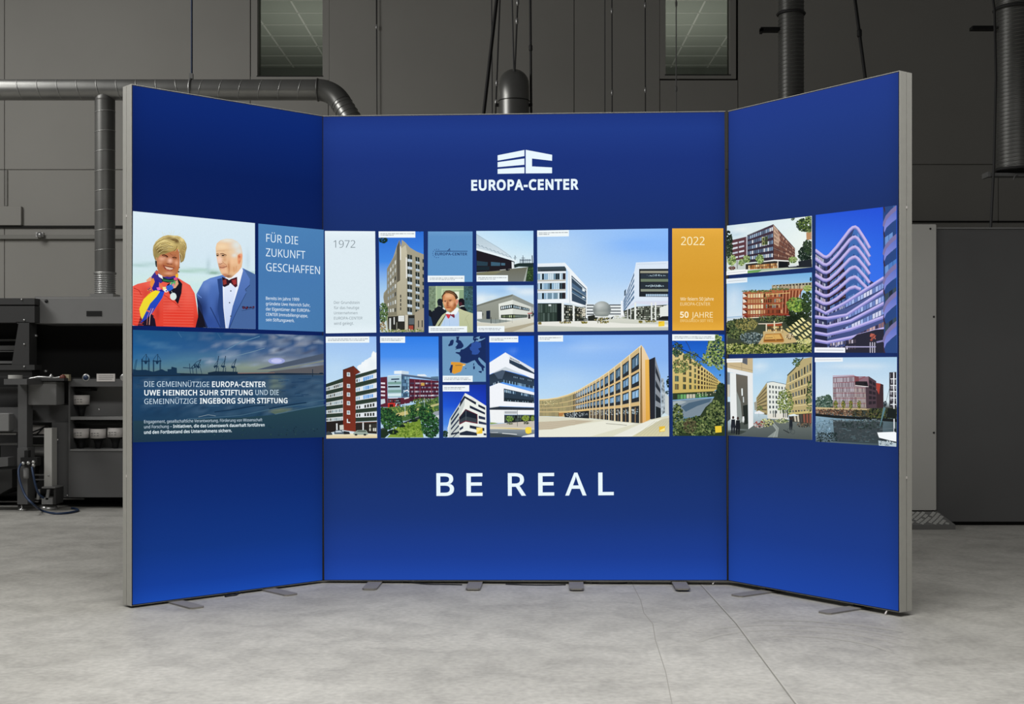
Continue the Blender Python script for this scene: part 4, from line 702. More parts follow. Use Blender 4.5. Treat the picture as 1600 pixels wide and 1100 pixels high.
t.p('#5c5c48', 190, 890, 380, 610, 396, 612, 225, 890); t.p(('#c0d4ee', '#b6d0ee'), 250, 900, 350, 690, 380, 620, 480, 600, 620, 540, 650, 600, 655, 900); t.p('#eef4f6', 365, 600, 410, 578, 470, 620, 480, 600, 610, 480, 650, 520, 600, 620, 560, 650, 470, 650, 380, 640)
t.l('#98b4d8', 4, 345, 720, 330, 890); t.l('#98b4d8', 5, 440, 740, 450, 890); t.l('#9a9e78', 5, 805, 740, 870, 900, 900, 1020); t.l('#a0a47e', 6, 780, 780, 800, 700, 860, 640)
t.sp('#cf8a58', [(430, 240, 110, 50, '#ecb88c', 1), (350, 380, 40, 60, '#ecb68a', 1), (500, 400, 60, 60, '#ecb48a', 1), (405, 400, 24, 50, '#8c4224', 1), (385, 400, 14, 40, '#e0a070', .8), (350, 345, 36, 12, '#7a4226', .9), (462, 332, 40, 12, '#7a4226', .9), (430, 540, 60, 24, '#e0a074', .9), (560, 440, 40, 60, '#8c4826', .9), (520, 520, 50, 40, '#9c5830', .8), (420, 485, 60, 10, '#9c3c2a', .9), (410, 460, 50, 12, '#8c4426', .8), (320, 250, 20, 60, '#b0683c', .8), (340, 480, 24, 40, '#d8946a', .7), (470, 580, 60, 20, '#7a3820', .9), (440, 300, 100, 14, '#d49c6c', .6)], 20,
     300, 370, 300, 250, 340, 180, 420, 150, 520, 180, 575, 260, 600, 330, 600, 440, 590, 480, 530, 560, 470, 590, 400, 562, 350, 505, 320, 440)
t.l('#5a2e1c', 9, 332, 346, 372, 340); t.l('#5a2e1c', 9, 436, 330, 488, 326); t.e('#2c150f', 354, 364, 16, 7); t.e('#2c150f', 460, 348, 18, 7); t.l('#8a4426', 10, 396, 370, 390, 420, 398, 440); t.l('#8c3020', 8, 380, 486, 420, 492, 478, 478); t.l('#7c3a22', 7, 388, 440, 405, 452, 428, 446)
t.p(('#5c4028', '#2e2018'), 285, 340, 278, 240, 330, 160, 370, 125, 450, 118, 540, 150, 600, 210, 632, 280, 610, 300, 580, 320, 560, 260, 520, 210, 440, 180, 370, 180, 320, 220, 300, 260, 305, 370, 290, 370); t.l('#8a6440', 14, 350, 170, 440, 150, 530, 190, 570, 240); t.l('#17120f', 10, 560, 180, 600, 230, 615, 290)
t.p('#e8a48c', 585, 320, 620, 310, 640, 340, 620, 420, 600, 440, 585, 400); t.p('#b86850', 595, 340, 615, 330, 618, 380, 602, 410); t.l('#f4f4f4', 22, 305, 498, 350, 530)
t.p('#c83c4a', 360, 630, 420, 628, 460, 650, 460, 690, 430, 728, 410, 722, 380, 670); t.p('#702a3c', 465, 640, 550, 630, 560, 690, 545, 718, 500, 680, 470, 665); t.e('#8a2434', 462, 645, 16, 18); t.p('#a03040', 500, 640, 545, 636, 540, 665, 505, 660)
t.cap(0, 890, 825, 1030, (.95, .82)); t.build('printed_photo', FC_, 'backlit portrait of a man with a red bow tie')
t = tile(PC, 660, 350, 6.111, 515, 67, 1060, 65, 1060, 548, 518, 550)
t.grid([(0, ('#c6e4f8', '#a8d4f6')), (.4, ('#d8ecf6', '#c4e2f4')), (.62, '#dceef4'), (1, '#c8d8d8')])
t.p(('#b4c8d4', '#d4e2ea'), 515, 95, 620, 160, 720, 220, 800, 270, 845, 310, 846, 335, 720, 300, 600, 265, 515, 245); t.l('#8ca4b4', 3, 515, 97, 620, 162, 720, 222, 845, 312)
for i in range(9): x = 530+i*38; y = 200+i*14; t.l('#6c8494', 4, x-14, y, x+4, y-4, x+18, y+16)
t.p('#e8f2f6', 515, 232, 640, 262, 760, 300, 905, 352, 900, 364, 850, 345, 700, 300, 515, 250)
t.p('#1e1a20', 515, 250, 700, 302, 850, 348, 880, 360, 875, 445, 700, 450, 515, 462); t.p('#28404e', 520, 352, 625, 365, 622, 400, 520, 400); t.p('#3c5e74', 655, 362, 745, 370, 742, 400, 655, 400); t.p('#486c80', 752, 372, 790, 374, 790, 396, 752, 396); t.p('#1a2830', 520, 410, 640, 405, 640, 440, 520, 445)
t.p('#e2e8ea', 852, 360, 874, 366, 876, 435, 854, 440); t.l('#d8dcdc', 4, 740, 440, 850, 430)
t.p(('#6c6c5c', '#767a74'), 518, 465, 700, 448, 880, 425, 1005, 412, 975, 548, 518, 550); t.p(('#8c8a6a', '#6a6a58'), 518, 468, 640, 455, 760, 452, 700, 480, 640, 495, 518, 495); t.p('#2c4228', 1005, 412, 1060, 405, 1060, 548, 975, 548); t.p('#a8b0a8', 1000, 418, 1006, 418, 985, 548, 965, 548); t.leaf(['#24361f', '#3a5430', '#4c6a3c'], 1035, 480, 26, 70, 50, 10, True)
t.p('#20302e', 875, 388, 920, 375, 1060, 372, 1060, 412, 920, 408, 880, 420); t.l('#2c3c50', 5, 935, 345, 935, 375); t.l('#2c3c50', 5, 960, 300, 962, 376); t.l('#2c3c50', 5, 945, 325, 980, 325); t.l('#2c3c50', 6, 930, 345, 1040, 345); t.win('#2c3c50', (925, 335, 1035, 335, 1035, 375, 925, 375), 6, 1, .35, 1); t.l('#2c3c50', 5, 885, 300, 885, 345); t.l('#2c3c50', 4, 870, 325, 900, 325, 885, 305); t.l('#2c3c50', 8, 1048, 300, 1050, 375)
t.leaf(['#1a1a20'], 815, 436, 20, 10, 12, 9); t.cap(517, 490, 817, 550, (1., .6)); t.build('printed_photo', FC_, 'backlit picture of a long low warehouse under a pale sky')
t = tile(PC, 660, 350, 6.111, 518, 588, 1062, 585, 1065, 1030, 522, 1033)
t.grid([(0, '#a0caf2'), (.2, '#b0d2f0'), (.45, '#cfe4f0'), (1, '#dce0d8')], [(1000, 650, 130, 40, '#dfecf4', .9), (860, 620, 60, 24, '#d8e8f4', .8), (560, 720, 60, 50, '#eaf2f4', .9), (660, 700, 60, 24, '#dbe8ee', .8), (760, 640, 80, 20, '#94bce6', .5)], 20)
t.p(('#9a9e94', '#8a8e82'), 520, 775, 640, 735, 760, 698, 860, 672, 862, 930, 520, 905); t.p('#74786e', 520, 775, 860, 672, 860, 690, 520, 790); t.p(('#a2a8a2', '#c0c4bc'), 860, 672, 1062, 768, 1062, 890, 862, 930); t.p('#8e948e', 860, 672, 1062, 768, 1062, 800, 860, 722)
t.p('#e4e8e0', 728, 762, 862, 725, 862, 925, 732, 912); t.p('#d4d8d0', 862, 725, 1035, 790, 1035, 905, 862, 925)
t.p('#1c2420', 745, 785, 862, 768, 862, 806, 745, 824); t.p('#1c2420', 862, 768, 1022, 808, 1022, 832, 862, 806); t.p('#20281f', 750, 868, 862, 862, 862, 902, 750, 898); t.p('#20281f', 862, 862, 1002, 868, 1002, 892, 862, 902)
t.win(['#b8ccd4', '#8ca0a8', '#dce8ec'], (750, 788, 858, 772, 858, 800, 750, 818), 6, 1, .6, .8); t.win(['#a8c0cc', '#6c7c84', '#dce8ec'], (866, 774, 1018, 810, 1018, 828, 866, 802), 8, 1, .6, .8); t.win(['#8a9870', '#5c6c50', '#a8b890'], (755, 872, 858, 868, 858, 896, 755, 894), 6, 1, .7, .8); t.win(['#8a9870', '#7c8c84'], (866, 868, 998, 872, 998, 888, 866, 896), 7, 1, .7, .8)
t.p('#e8ecea', 522, 838, 570, 836, 570, 905, 522, 905); t.p('#4c5048', 528, 832, 566, 828, 582, 860, 572, 905, 570, 838); t.p('#1e2838', 610, 830, 648, 826, 648, 908, 610, 908)
t.p('#8a9490', 522, 908, 740, 912, 860, 928, 700, 950, 560, 938, 522, 925); t.p(('#dcdcd0', '#c8c4b0'), 520, 935, 700, 952, 1062, 890, 1065, 1032, 520, 1034); t.p('#b0a890', 780, 1000, 1065, 940, 1065, 960, 860, 1030, 780, 1030)
t.l('#1a1c1c', 6, 655, 890, 656, 950); t.l('#2a3030', 3, 740, 890, 741, 940); t.l('#b02a28', 8, 1005, 855, 1048, 852); t.p('#30282a', 1010, 862, 1030, 862, 1030, 905, 1010, 905); t.leaf(['#3a4438'], 1050, 860, 12, 25, 14, 8)
for x in (655, 700, 740, 800, 857): t.l('#3a4444', 2, x, 900, x, 945)
t.cap(522, 975, 784, 1033, (.9, .85)); t.build('printed_photo', FC_, 'backlit picture of a grey hall with a white office corner')
t = tile(PC, 830, 350, 6.111, 57, 62, 1307, 43, 1307, 1015, 62, 1028)
t.grid([(0, ('#a8ccf4', '#8cbcfa')), (.2, ('#b4d4f2', '#86b8f8')), (.5, ('#bcdaf4', '#a8ccf6')), (.75, ('#d0e4f4', '#d4e6f6')), (.9, '#dce8ec'), (1, '#c0c8c0')], [(1000, 200, 260, 70, '#7cb2fa', .7), (300, 250, 200, 160, '#bcd8f4', .5)], 14)
# left building
t.p('#3a4850', 60, 410, 330, 405, 335, 450, 62, 460); t.p('#e8f0f6', 60, 378, 320, 370, 345, 402, 62, 410); t.p('#e6eef4', 62, 455, 332, 450, 332, 720, 62, 720); t.t('CENTRAL CENTRE', 95, 452, 330, 450, 22, '#30383c', .01) if 0 else t.win('#30383c', (92, 434, 332, 428, 332, 452, 92, 456), 16, 1, .7, .8)
for y in (470, 562, 655): t.p('#55707f', 62, y+4, 328, y, 328, y+60, 62, y+64); t.win(['#c4e0f4', '#9cc0dc', '#7898ac', '#dceef8', '#20282c'], (66, y+4, 326, y, 326, y+62, 66, y+64), 14, 1, .75, .94); t.p('#bcb8ac', 62, y+66, 330, y+62, 330, y+74, 62, y+80)
for y in (470, 562, 655): t.p('#2a2428', 300, y, 328, y, 328, y+60, 300, y+60)
t.p('#eef4f8', 322, 370, 535, 605, 535, 800, 365, 755, 62, 752, 62, 722, 345, 716, 350, 450, 320, 405)
t.p('#36485a', 385, 490, 525, 620, 525, 780, 388, 735); t.l('#bccad4', 9, 388, 510, 525, 636); t.p('#4f6a86', 388, 560, 525, 660, 525, 690, 388, 600); t.p('#8496a0', 388, 600, 525, 690, 525, 698, 388, 612); t.l('#4a6a86', 14, 388, 640, 525, 722); t.l('#9cb0be', 5, 388, 655, 525, 738); t.p('#e4eef2', 488, 610, 512, 628, 512, 648, 488, 640); t.p('#e4eef2', 488, 690, 512, 700, 512, 712, 488, 706); t.l('#b8c6d2', 6, 360, 450, 368, 752)
t.p('#26322c', 62, 758, 290, 756, 290, 935, 62, 938); t.win(['#3c4c44', '#2c3a34', '#50605a'], (64, 765, 245, 762, 245, 932, 64, 935), 8, 2, .8, .94); t.p('#e0e8e8', 165, 768, 190, 768, 190, 784, 165, 784); t.p('#12181a', 248, 760, 290, 758, 290, 934, 248, 936)
t.p('#2a2e28', 310, 770, 535, 790, 535, 935, 310, 930); t.win(['#d8d4b8', '#6c6c58', '#c8ccc0', '#1c201c', '#8a9488'], (312, 775, 530, 800, 530, 925, 312, 928), 14, 6, .6, .6, skip=.2); t.p('#d4e0e4', 330, 760, 365, 756, 535, 800, 440, 790); t.p('#eaeeea', 290, 755, 312, 755, 312, 935, 290, 935); t.p('#eaeeea', 395, 775, 414, 780, 414, 945, 398, 945); t.p('#dcd8c4', 488, 800, 515, 800, 515, 880, 488, 880)
# middle low building and sphere
t.p('#e6ecec', 520, 762, 600, 768, 750, 768, 860, 768, 900, 830, 900, 900, 520, 900)
for y in (772, 800, 830, 858): t.l('#3c444c', 11, 530, y+4, 600, y+4); t.l('#39424c', 10, 745, y+2, 855, y+2)
t.win(['#3c3c34', '#dcd8c8', '#7c7868'], (440, 800, 520, 800, 520, 890, 440, 890), 6, 5, .6, .5); t.l('#fff', 10, 862, 735, 868, 890); t.l('#f0f4f8', 9, 888, 790, 888, 900)
t.sp('#8c9492', [(650, 780, 60, 46, '#c4cac8', 1), (700, 860, 70, 40, '#7c8480', .8), (600, 840, 24, 60, '#6c7474', .8), (750, 820, 20, 60, '#70787a', .8), (670, 850, 60, 16, '#b4bab4', .7), (690, 800, 30, 10, '#a4acaa', .8)], 12, *[v for k in range(30) for v in (675+87*math.cos(k*.2094), 818+80*math.sin(k*.2094))])
t.p('#262a24', 540, 880, 600, 868, 640, 895, 760, 895, 790, 880, 760, 930, 540, 925); t.l('#e8ecea', 10, 608, 885, 680, 889, 740, 886); t.leaf(['#e8e8e0', '#3a3a30', '#b8a850', '#6a7048'], 690, 910, 90, 16, 60, 8)
t.leaf(['#d8dcc8', '#b4bca0', '#eee'], 850, 892, 60, 18, 40, 9)
# right building
t.p('#dce8f6', 1000, 368, 1308, 355, 1308, 735, 1000, 735, 870, 830, 862, 760, 985, 450); t.p('#d8dcec', 1000, 738, 1308, 735, 1308, 760, 1200, 780, 1000, 760, 905, 810, 880, 822)
for k in range(5): t.p(['#5c7898', '#6a86a4'][k % 2], 982, 465+k*54, 880, 735+k*22, 882, 752+k*22, 984, 492+k*54)
t.l('#c0d0e2', 3, 950, 540, 950, 750); t.l('#c0d0e2', 3, 915, 640, 915, 790); t.p('#3c4c5c', 888, 640, 905, 620, 900, 680, 888, 690)
t.p('#20262c', 1030, 430, 1308, 428, 1308, 697, 1030, 695); t.r('#9a9a88', 1040, 448, 1308, 470); t.r('#70806a', 1045, 525, 1308, 552); t.r('#2c3640', 1045, 478, 1308, 520); t.r('#8c9484', 1045, 622, 1308, 645); t.r('#283038', 1045, 560, 1308, 615); t.r('#6888a4', 1092, 670, 1308, 692)
t.leaf(['#c4dce8', '#9cb8c8'], 1190, 492, 95, 7, 22, 6); t.leaf(['#d4e8f0', '#a4c0cc'], 1180, 592, 90, 8, 34, 6); t.win('#c4d8e8', (1092, 670, 1300, 670, 1300, 692, 1092, 692), 12, 1, .5, 1); t.l('#c4d0de', 4, 1010, 385, 1290, 378)
t.p('#3a3c34', 880, 830, 1000, 790, 1308, 770, 1308, 925, 900, 915); t.win(['#c8d0c0', '#5c6458', '#e4e8dc', '#2c322c', '#8a9484'], (1000, 790, 1308, 775, 1308, 910, 1000, 915), 20, 7, .7, .6, skip=.15); t.win(['#c8d0c0', '#3c443c'], (890, 840, 1000, 800, 1000, 915, 900, 910), 6, 4, .6, .6)
for x in (985, 1140, 1178): t.l('#e8ece6', 18 if x < 1000 else 14, x+8, 750, x+8, 920)
for x in (920, 950): t.l('#dce0e0', 8, x, 800, x, 905)
t.p('#e4e8e2', 1225, 800, 1308, 770, 1308, 900, 1230, 900); t.p('#1c1e1e', 1215, 900, 1250, 882, 1308, 880, 1308, 912, 1215, 912)
t.p(('#d6d8cc', '#b4bab0'), 62, 940, 640, 930, 780, 905, 890, 905, 1308, 935, 1308, 1018, 62, 1030); t.p('#e8e8e0', 62, 935, 600, 925, 880, 950, 1308, 960, 1308, 985, 700, 990, 62, 970)
for x0, x1, y in ((270, 378, 940), (475, 532, 940), (635, 742, 938), (1085, 1190, 930), (1028, 1058, 934), (70, 96, 948)): t.leaf(['#7a6a3a', '#b0a040', '#5a6030'], (x0+x1)/2, y, (x1-x0)/2, 9, 40, 7, True)
t.p('#f3cf3c', 1214, 930, 1272, 926, 1272, 975, 1214, 980); t.p('#e8b820', 1214, 930, 1272, 926, 1214, 955); t.cap(57, 64, 360, 124, (1., .36), skew=-5)
t.build('printed_photo', FC_, 'backlit picture of two white buildings with a metal sphere between them')
t = tile(PC, 1040, 350, 6.11, 62, 43, 550, 42, 556, 1015, 64, 1018)
t.grid([(0, '#e8ae44'), (.1, '#dea63c'), (.5, '#d69c30'), (.9, '#d99e34'), (1, '#e8ae40')])
t.t('2022', 147, 202, 372, 202, 79, '#fff6cc', -.006); t.t('Wir feiern 50 Jahre', 140, 732, 458, 731, 31, '#fdeec4', .004); t.t('EUROPA-CENTER', 140, 779, 424, 779, 30, '#fbe6b0', -.004)
t.t('50', 138, 893, 218, 893, 54, '#fff8dc', .025); t.t('JAHRE', 246, 895, 450, 895, 54, '#fdeec0', -.004); t.t('ERFOLGREICH SEIT 1972', 140, 936, 452, 936, 24, '#f6dc98', 0.)
t.build('printed_text_tile', FC_, 'orange tile headed 2022')
t = tile(PC, 500, 515, 6.11, 57, 68, 538, 66, 547, 1035, 62, 1040)
t.grid([(0, ('#a0c4f0', '#98bef4')), (.3, '#b0d2f2'), (.5, '#c4def0'), (1, '#d4e0e4')], [(150, 350, 100, 60, '#c4def2', .5)], 10)
t.sp('#eef5f8', [(440, 330, 50, 30, '#f6fafc', .8), (500, 330, 40, 40, '#e4eef4', .8), (520, 240, 24, 30, '#fafcfc', .8)], 22, 352, 355, 372, 338, 392, 332, 400, 312, 420, 306, 428, 292, 450, 284, 470, 270, 490, 258, 492, 240, 498, 222, 508, 206, 520, 210, 528, 222, 545, 214, 545, 420, 380, 420)
t.p('#2c3a30', 57, 520, 220, 462, 220, 880, 57, 880); t.p('#2c3a30', 338, 435, 545, 375, 545, 870, 338, 880)
for k in range(5):
    a, b = 548+k*73, 500+k*82
    t.p('#d8dcda', 57, a+4, 220, b+2, 220, b+48, 57, a+38); t.win(['#26302e', '#6c8490', '#9cb0b8', '#8ea4ae'], (60, a+8, 216, b+8, 216, b+42, 60, a+34), 9, 1, .62, .85)
for k in range(5):
    y0, y1 = (470, 556, 640, 722, 800)[k], (410, 505, 595, 688, 780)[k]
    t.p('#e2e8ec', 342, y0, 543, y1, 543, y1+52, 342, y0+40)
    if k < 3: t.win(['#7ab0e8', '#5c9ce0', '#9cc8f0'], (412, y0-14, 510, y1+18, 510, y1+50, 412, y0+26), 5, 1, .8, .95); t.win(['#26302e', '#8ab0d0'], (344, y0+4, 385, y0-4, 385, y0+28, 344, y0+34), 2, 1, .6, .9)
    else: t.win('#20241f', (345, y0+6, 390, y0+1, 390, y0+30, 345, y0+36), 2, 1, .6, .9); t.win('#20241f', (420, y0-4, 525, y1+10, 525, y1+46, 420, y0+30), 4, 1, .62, .85)
    t.l('#5f6c62', 3, 342, y0-4, 543, y1-6)
t.p(('#5c2a1e', '#7c3222'), 220, 385, 320, 348, 386, 408, 340, 430, 342, 975, 222, 960); t.p('#6e2c1e', 320, 348, 386, 408, 340, 432, 325, 420); t.l('#3c2a20', 5, 218, 386, 320, 348, 388, 410)
for y in (408, 518, 600, 682, 772, 852): t.p('#dfe4e4', 258, y, 288, y+2, 290, y+40, 258, y+38); t.p('#8fa0aa', 264, y+6, 284, y+8, 284, y+32, 264, y+30) if y != 852 else t.p('#5c2a1e', 268, y-2, 292, y, 292, y+30, 268, y+28)
t.p('#241f1c', 57, 880, 222, 865, 222, 960, 57, 990); t.p('#2a2622', 342, 890, 545, 880, 545, 995, 342, 985); t.l('#d8dcdc', 14, 162, 895, 163, 960); t.l('#e0e4e4', 12, 413, 885, 413, 965); t.p('#c8ccc4', 188, 912, 226, 908, 228, 955, 190, 958); t.win(['#d8d8cc', '#3a3a34'], (470, 905, 540, 895, 540, 975, 470, 970), 4, 2, .7, .8); t.l('#8f5a44', 5, 345, 888, 545, 880)
t.p(('#ece4c8', '#d8c494'), 57, 1005, 300, 990, 545, 998, 547, 1036, 60, 1040); t.p('#3c4448', 57, 985, 80, 970, 118, 988, 120, 1005, 57, 1008); t.p('#4c5c68', 135, 985, 150, 962, 200, 958, 235, 985, 235, 998, 140, 998); t.p('#22262a', 225, 968, 280, 975, 290, 998, 230, 1000); t.p('#c4d0d6', 150, 968, 195, 964, 215, 980, 150, 982)
t.p('#9aa89c', 318, 992, 330, 978, 360, 960, 440, 958, 458, 985, 458, 1005, 322, 1004); t.p('#56645c', 345, 975, 368, 963, 436, 962, 445, 978); t.e('#22282a', 345, 1003, 14, 9); t.e('#22282a', 430, 1003, 14, 9)
t.cap(57, 68, 472, 127, (1., .92), skew=-2); t.build('printed_photo', FC_, 'backlit picture of a dark green office block with a red stair tower')
t = tile(PC, 500, 515, 6.11, 575, 66, 1132, 66, 1138, 1032, 582, 1035)
t.grid([(0, '#2e7ce6'), (.2, '#4a90ee'), (.4, '#9cc8f4'), (1, '#bcd8ec')])
t.p('#e8f2f8', 708, 395, 780, 392, 848, 400, 848, 425, 708, 424); t.p('#c8d8e4', 780, 392, 848, 400, 848, 425, 780, 425); t.p('#e4ecf4', 930, 428, 1000, 426, 1025, 445, 930, 445)
t.p('#5a2434', 578, 455, 642, 450, 648, 740, 580, 740)
for y in (512, 548, 590, 626): t.l('#e4dce4', 16, 582, y, 622, y+2)
t.p(('#b8d4e0', '#9cbcc4'), 645, 440, 778, 432, 778, 645, 648, 645); t.p('#3c5a74', 778, 430, 855, 440, 858, 645, 778, 648); t.win(['#6c94b4', '#4c7090', '#3a5068', '#8cb4cc'], (780, 440, 852, 450, 852, 640, 780, 640), 5, 6, .85, .85)
for y in (500, 578, 612): t.p(['#d4e8ec', '#8ab0b4', '#78a098'][y % 3], 648, y, 776, y-4, 776, y+22, 648, y+24)
t.l('#20304c', 12, 680, 475, 758, 472); t.l('#1c2c34', 15, 650, 546, 765, 544); t.p('#1c2c34', 712, 492, 730, 492, 721, 508); t.l('#e0ecf4', 6, 646, 443, 778, 434); t.p('#4a5c78', 778, 425, 1132, 470, 1132, 490, 778, 440); t.l('#8ea4b8', 4, 778, 424, 1132, 468)
t.p(('#5a2030', '#481c2c'), 855, 468, 1134, 490, 1134, 650, 855, 690); t.p('#5a2432', 648, 655, 780, 650, 858, 650, 860, 700, 780, 715, 648, 700)
for k in range(4): y = 512+k*40; t.win(['#8a8ca4', '#cdd2dc', '#3c3c54', '#b8b8c8'], (862, y-8, 1132, y-4+k*-2, 1132, y+10-k*2, 862, y+8), 22, 1, .7, 1); t.l('#361828', 4, 858, y+16, 1132, y+14)
for x in (905, 955, 1065): t.l('#824050', 6, x, 480, x, 660)
t.p('#caa050', 965, 508, 998, 508, 998, 535, 965, 535); t.l('#e8e8f0', 10, 805, 590, 835, 578, 850, 595); t.l('#f0f0f4', 10, 805, 660, 848, 650); t.l('#f0f0f4', 8, 1055, 632, 1084, 624); t.l('#d4d4e0', 9, 655, 655, 745, 652); t.p('#2c2028', 648, 665, 770, 662, 770, 735, 648, 740); t.win(['#8c98a0', '#3a3438', '#b04048'], (652, 670, 768, 668, 768, 730, 652, 735), 8, 3, .7, .5)
t.p('#c03028', 648, 700, 718, 698, 720, 745, 648, 745); t.p('#3a1a1c', 665, 712, 700, 712, 700, 745, 665, 745); t.l('#d8e4ec', 7, 720, 740, 735, 700); t.p('#c8d4dc', 582, 665, 620, 660, 625, 700, 582, 715)
t.p('#4a6a3a', 580, 745, 800, 735, 1000, 690, 1134, 640, 1138, 860, 582, 880); t.win(['#c4ccc4', '#6c7c78', '#3a4a40'], (860, 680, 1060, 650, 1060, 690, 860, 705), 14, 2, .7, .5); t.leaf(['#3c5a34', '#64823e', '#8aa04c', '#2c4430'], 1000, 690, 130, 35, 130, 9)
t.p('#c4b878', 730, 800, 850, 770, 880, 760, 870, 800, 760, 830, 720, 830); t.p('#bcb880', 900, 760, 1000, 735, 1138, 700, 1138, 720, 990, 760, 920, 775); t.leaf(['#5a7c38', '#88a048', '#a0b058'], 880, 760, 240, 40, 130, 9)
t.p('#303a38', 582, 945, 800, 885, 960, 825, 970, 845, 800, 905, 600, 975, 582, 972); t.l('#8c98a0', 4, 800, 880, 960, 825); t.l('#4a5448', 3, 582, 940, 800, 878); t.p('#98a0a8', 1060, 820, 1090, 785, 1138, 775, 1138, 820, 1080, 850); t.p('#d0d8dc', 1085, 830, 1138, 815, 1138, 850, 1100, 850)
t.p(('#6a8830', '#86a03c'), 640, 1030, 740, 930, 880, 880, 960, 850, 990, 1030); t.leaf(['#6a8c30', '#88a440', '#9cb450', '#5a7828'], 840, 960, 150, 70, 170, 14)
t.e('#16251c', 700, 978, 52, 24); t.e('#16251c', 780, 920, 36, 14); t.e('#16251c', 895, 868, 40, 14); t.p('#1f3020', 582, 960, 640, 950, 660, 1000, 620, 1034, 582, 1034)
dk = ['#234a2c', '#2f6236', '#1a3822', '#47783c', '#182f20']
t.leaf(dk, 655, 850, 72, 100, 220, 14); t.leaf(dk, 750, 870, 40, 62, 80, 12); t.leaf(dk, 885, 790, 42, 68, 100, 12); t.leaf(dk, 1010, 800, 66, 90, 150, 14); t.leaf(dk, 1060, 920, 90, 110, 260, 15); t.leaf(dk, 600, 790, 24, 50, 40, 10); t.l('#e0ecec', 4, 813, 700, 814, 830); t.l('#c8d4d8', 3, 998, 650, 998, 740); t.l('#c0ccd8', 2, 1118, 370, 1119, 420); t.p('#5a7890', 1060, 450, 1132, 446, 1132, 470, 1060, 466)
t.cap(574, 66, 814, 126, (.95, .85)); t.build('printed_photo', FC_, 'backlit picture of a glass and dark red building above green trees')
t = tile(PC, 680, 515, 6.11, 68, 65, 480, 62, 485, 497, 72, 500)
t.grid([(0, '#749cc0'), (.1, '#6a96bc'), (1, '#6e9abf')]); nv = '#182c5c'
t.p(nv, 335, 135, 365, 122, 375, 112, 360, 95, 365, 60, 490, 55, 490, 330, 470, 310, 440, 282, 420, 265, 410, 275, 415, 290, 440, 325, 470, 350, 478, 362, 462, 368, 464, 388, 455, 400, 446, 385, 440, 360, 410, 335, 392, 310, 378, 292, 352, 300, 330, 312, 302, 322, 240, 312, 238, 300, 244, 262, 228, 238, 192, 222, 200, 214, 235, 215, 246, 190, 272, 186, 300, 168, 318, 152)
t.p('#749cc0', 375, 85, 400, 70, 440, 62, 475, 62, 478, 85, 440, 105, 410, 115, 388, 112); t.p(nv, 372, 90, 392, 78, 400, 92, 392, 106, 376, 108); t.p(nv, 398, 88, 412, 84, 410, 100, 400, 104); t.p(nv, 430, 60, 480, 55, 480, 78, 440, 92, 420, 86)
t.p(nv, 200, 68, 232, 66, 224, 96, 246, 108, 268, 142, 272, 160, 252, 180, 188, 190, 205, 176, 190, 170, 205, 155, 218, 132, 196, 118, 205, 95); t.p(nv, 144, 108, 160, 96, 178, 100, 175, 128, 166, 150, 130, 160, 124, 148, 138, 130)
t.p('#2f529e', 348, 130, 376, 124, 382, 112, 404, 112, 420, 124, 434, 120, 440, 168, 410, 182, 428, 208, 408, 234, 384, 240, 350, 236, 352, 208, 334, 192, 330, 170, 344, 160); t.p(nv, 374, 320, 370, 345, 362, 340, 366, 322); t.p(nv, 362, 350, 380, 350, 378, 378, 364, 380); t.p(nv, 412, 398, 446, 394, 442, 416, 420, 408); t.e(nv, 292, 371, 6, 4)
t.p('#dc9a34', 152, 308, 236, 312, 262, 322, 294, 328, 284, 344, 262, 350, 256, 376, 244, 402, 210, 414, 182, 424, 160, 412, 164, 382, 170, 336, 150, 334); t.p(nv, 152, 336, 170, 336, 164, 382, 160, 414, 142, 412, 142, 392, 134, 382, 146, 356); t.e('#f0dca0', 274, 341, 10, 6); t.l('#6c5c40', 6, 192, 342, 252, 341)
t.cap(73, 440, 358, 500, (.9, .97)); t.build('printed_map', FC_, 'backlit map of western Europe with Spain in orange')
t = tile(PC, 680, 515, 6.11, 72, 530, 485, 525, 490, 1027, 78, 1030)
t.grid([(0, ('#1c3cae', '#16309e')), (.4, ('#2058d4', '#1a3cc0')), (.75, '#4a86e4'), (1, '#9cc4ec')])
t.p('#ecf0ea', 285, 605, 350, 640, 487, 728, 490, 1028, 118, 1028, 118, 950, 140, 850, 235, 700); t.p('#c8d0cc', 285, 605, 235, 700, 140, 850, 128, 1028, 232, 1028, 232, 840, 280, 720)
t.p('#1e2638', 278, 632, 392, 694, 388, 718, 285, 655, 238, 735, 232, 735, 240, 690); t.p('#e4c8cc', 345, 655, 375, 668, 373, 674, 343, 662)
t.p('#232c40', 412, 712, 478, 745, 478, 768, 412, 735); t.p('#232c40', 330, 722, 476, 792, 476, 812, 330, 748); t.p('#2c3650', 415, 820, 478, 838, 478, 862, 415, 850); t.p('#2c3650', 415, 872, 488, 890, 488, 910, 415, 898); t.p('#232c3c', 330, 912, 470, 940, 470, 970, 330, 940)
t.p('#5c2030', 228, 838, 290, 758, 404, 808, 406, 900, 290, 878, 230, 908); t.p('#1c2330', 234, 838, 290, 768, 396, 812, 398, 890, 290, 862, 234, 890); t.p('#384048', 234, 862, 290, 828, 398, 852, 398, 890, 290, 868, 234, 895); t.l('#5c6874', 4, 294, 770, 294, 865); t.l('#7a2838', 5, 230, 902, 290, 872, 404, 895)
for k in range(5): t.p('#26324c', 150, 850+k*52-(k > 0)*12, 224, 735+k*58, 228, 755+k*56, 152, 872+k*44)
t.p('#26324c', 234, 920+20, 268, 918, 268, 942, 234, 965); t.p('#283444', 150, 990, 228, 975, 228, 990, 150, 1008); t.p('#232c3c', 234, 985, 300, 965, 400, 985, 400, 1012, 234, 1008); t.p('#283248', 462, 990, 488, 992, 488, 1010, 462, 1008)
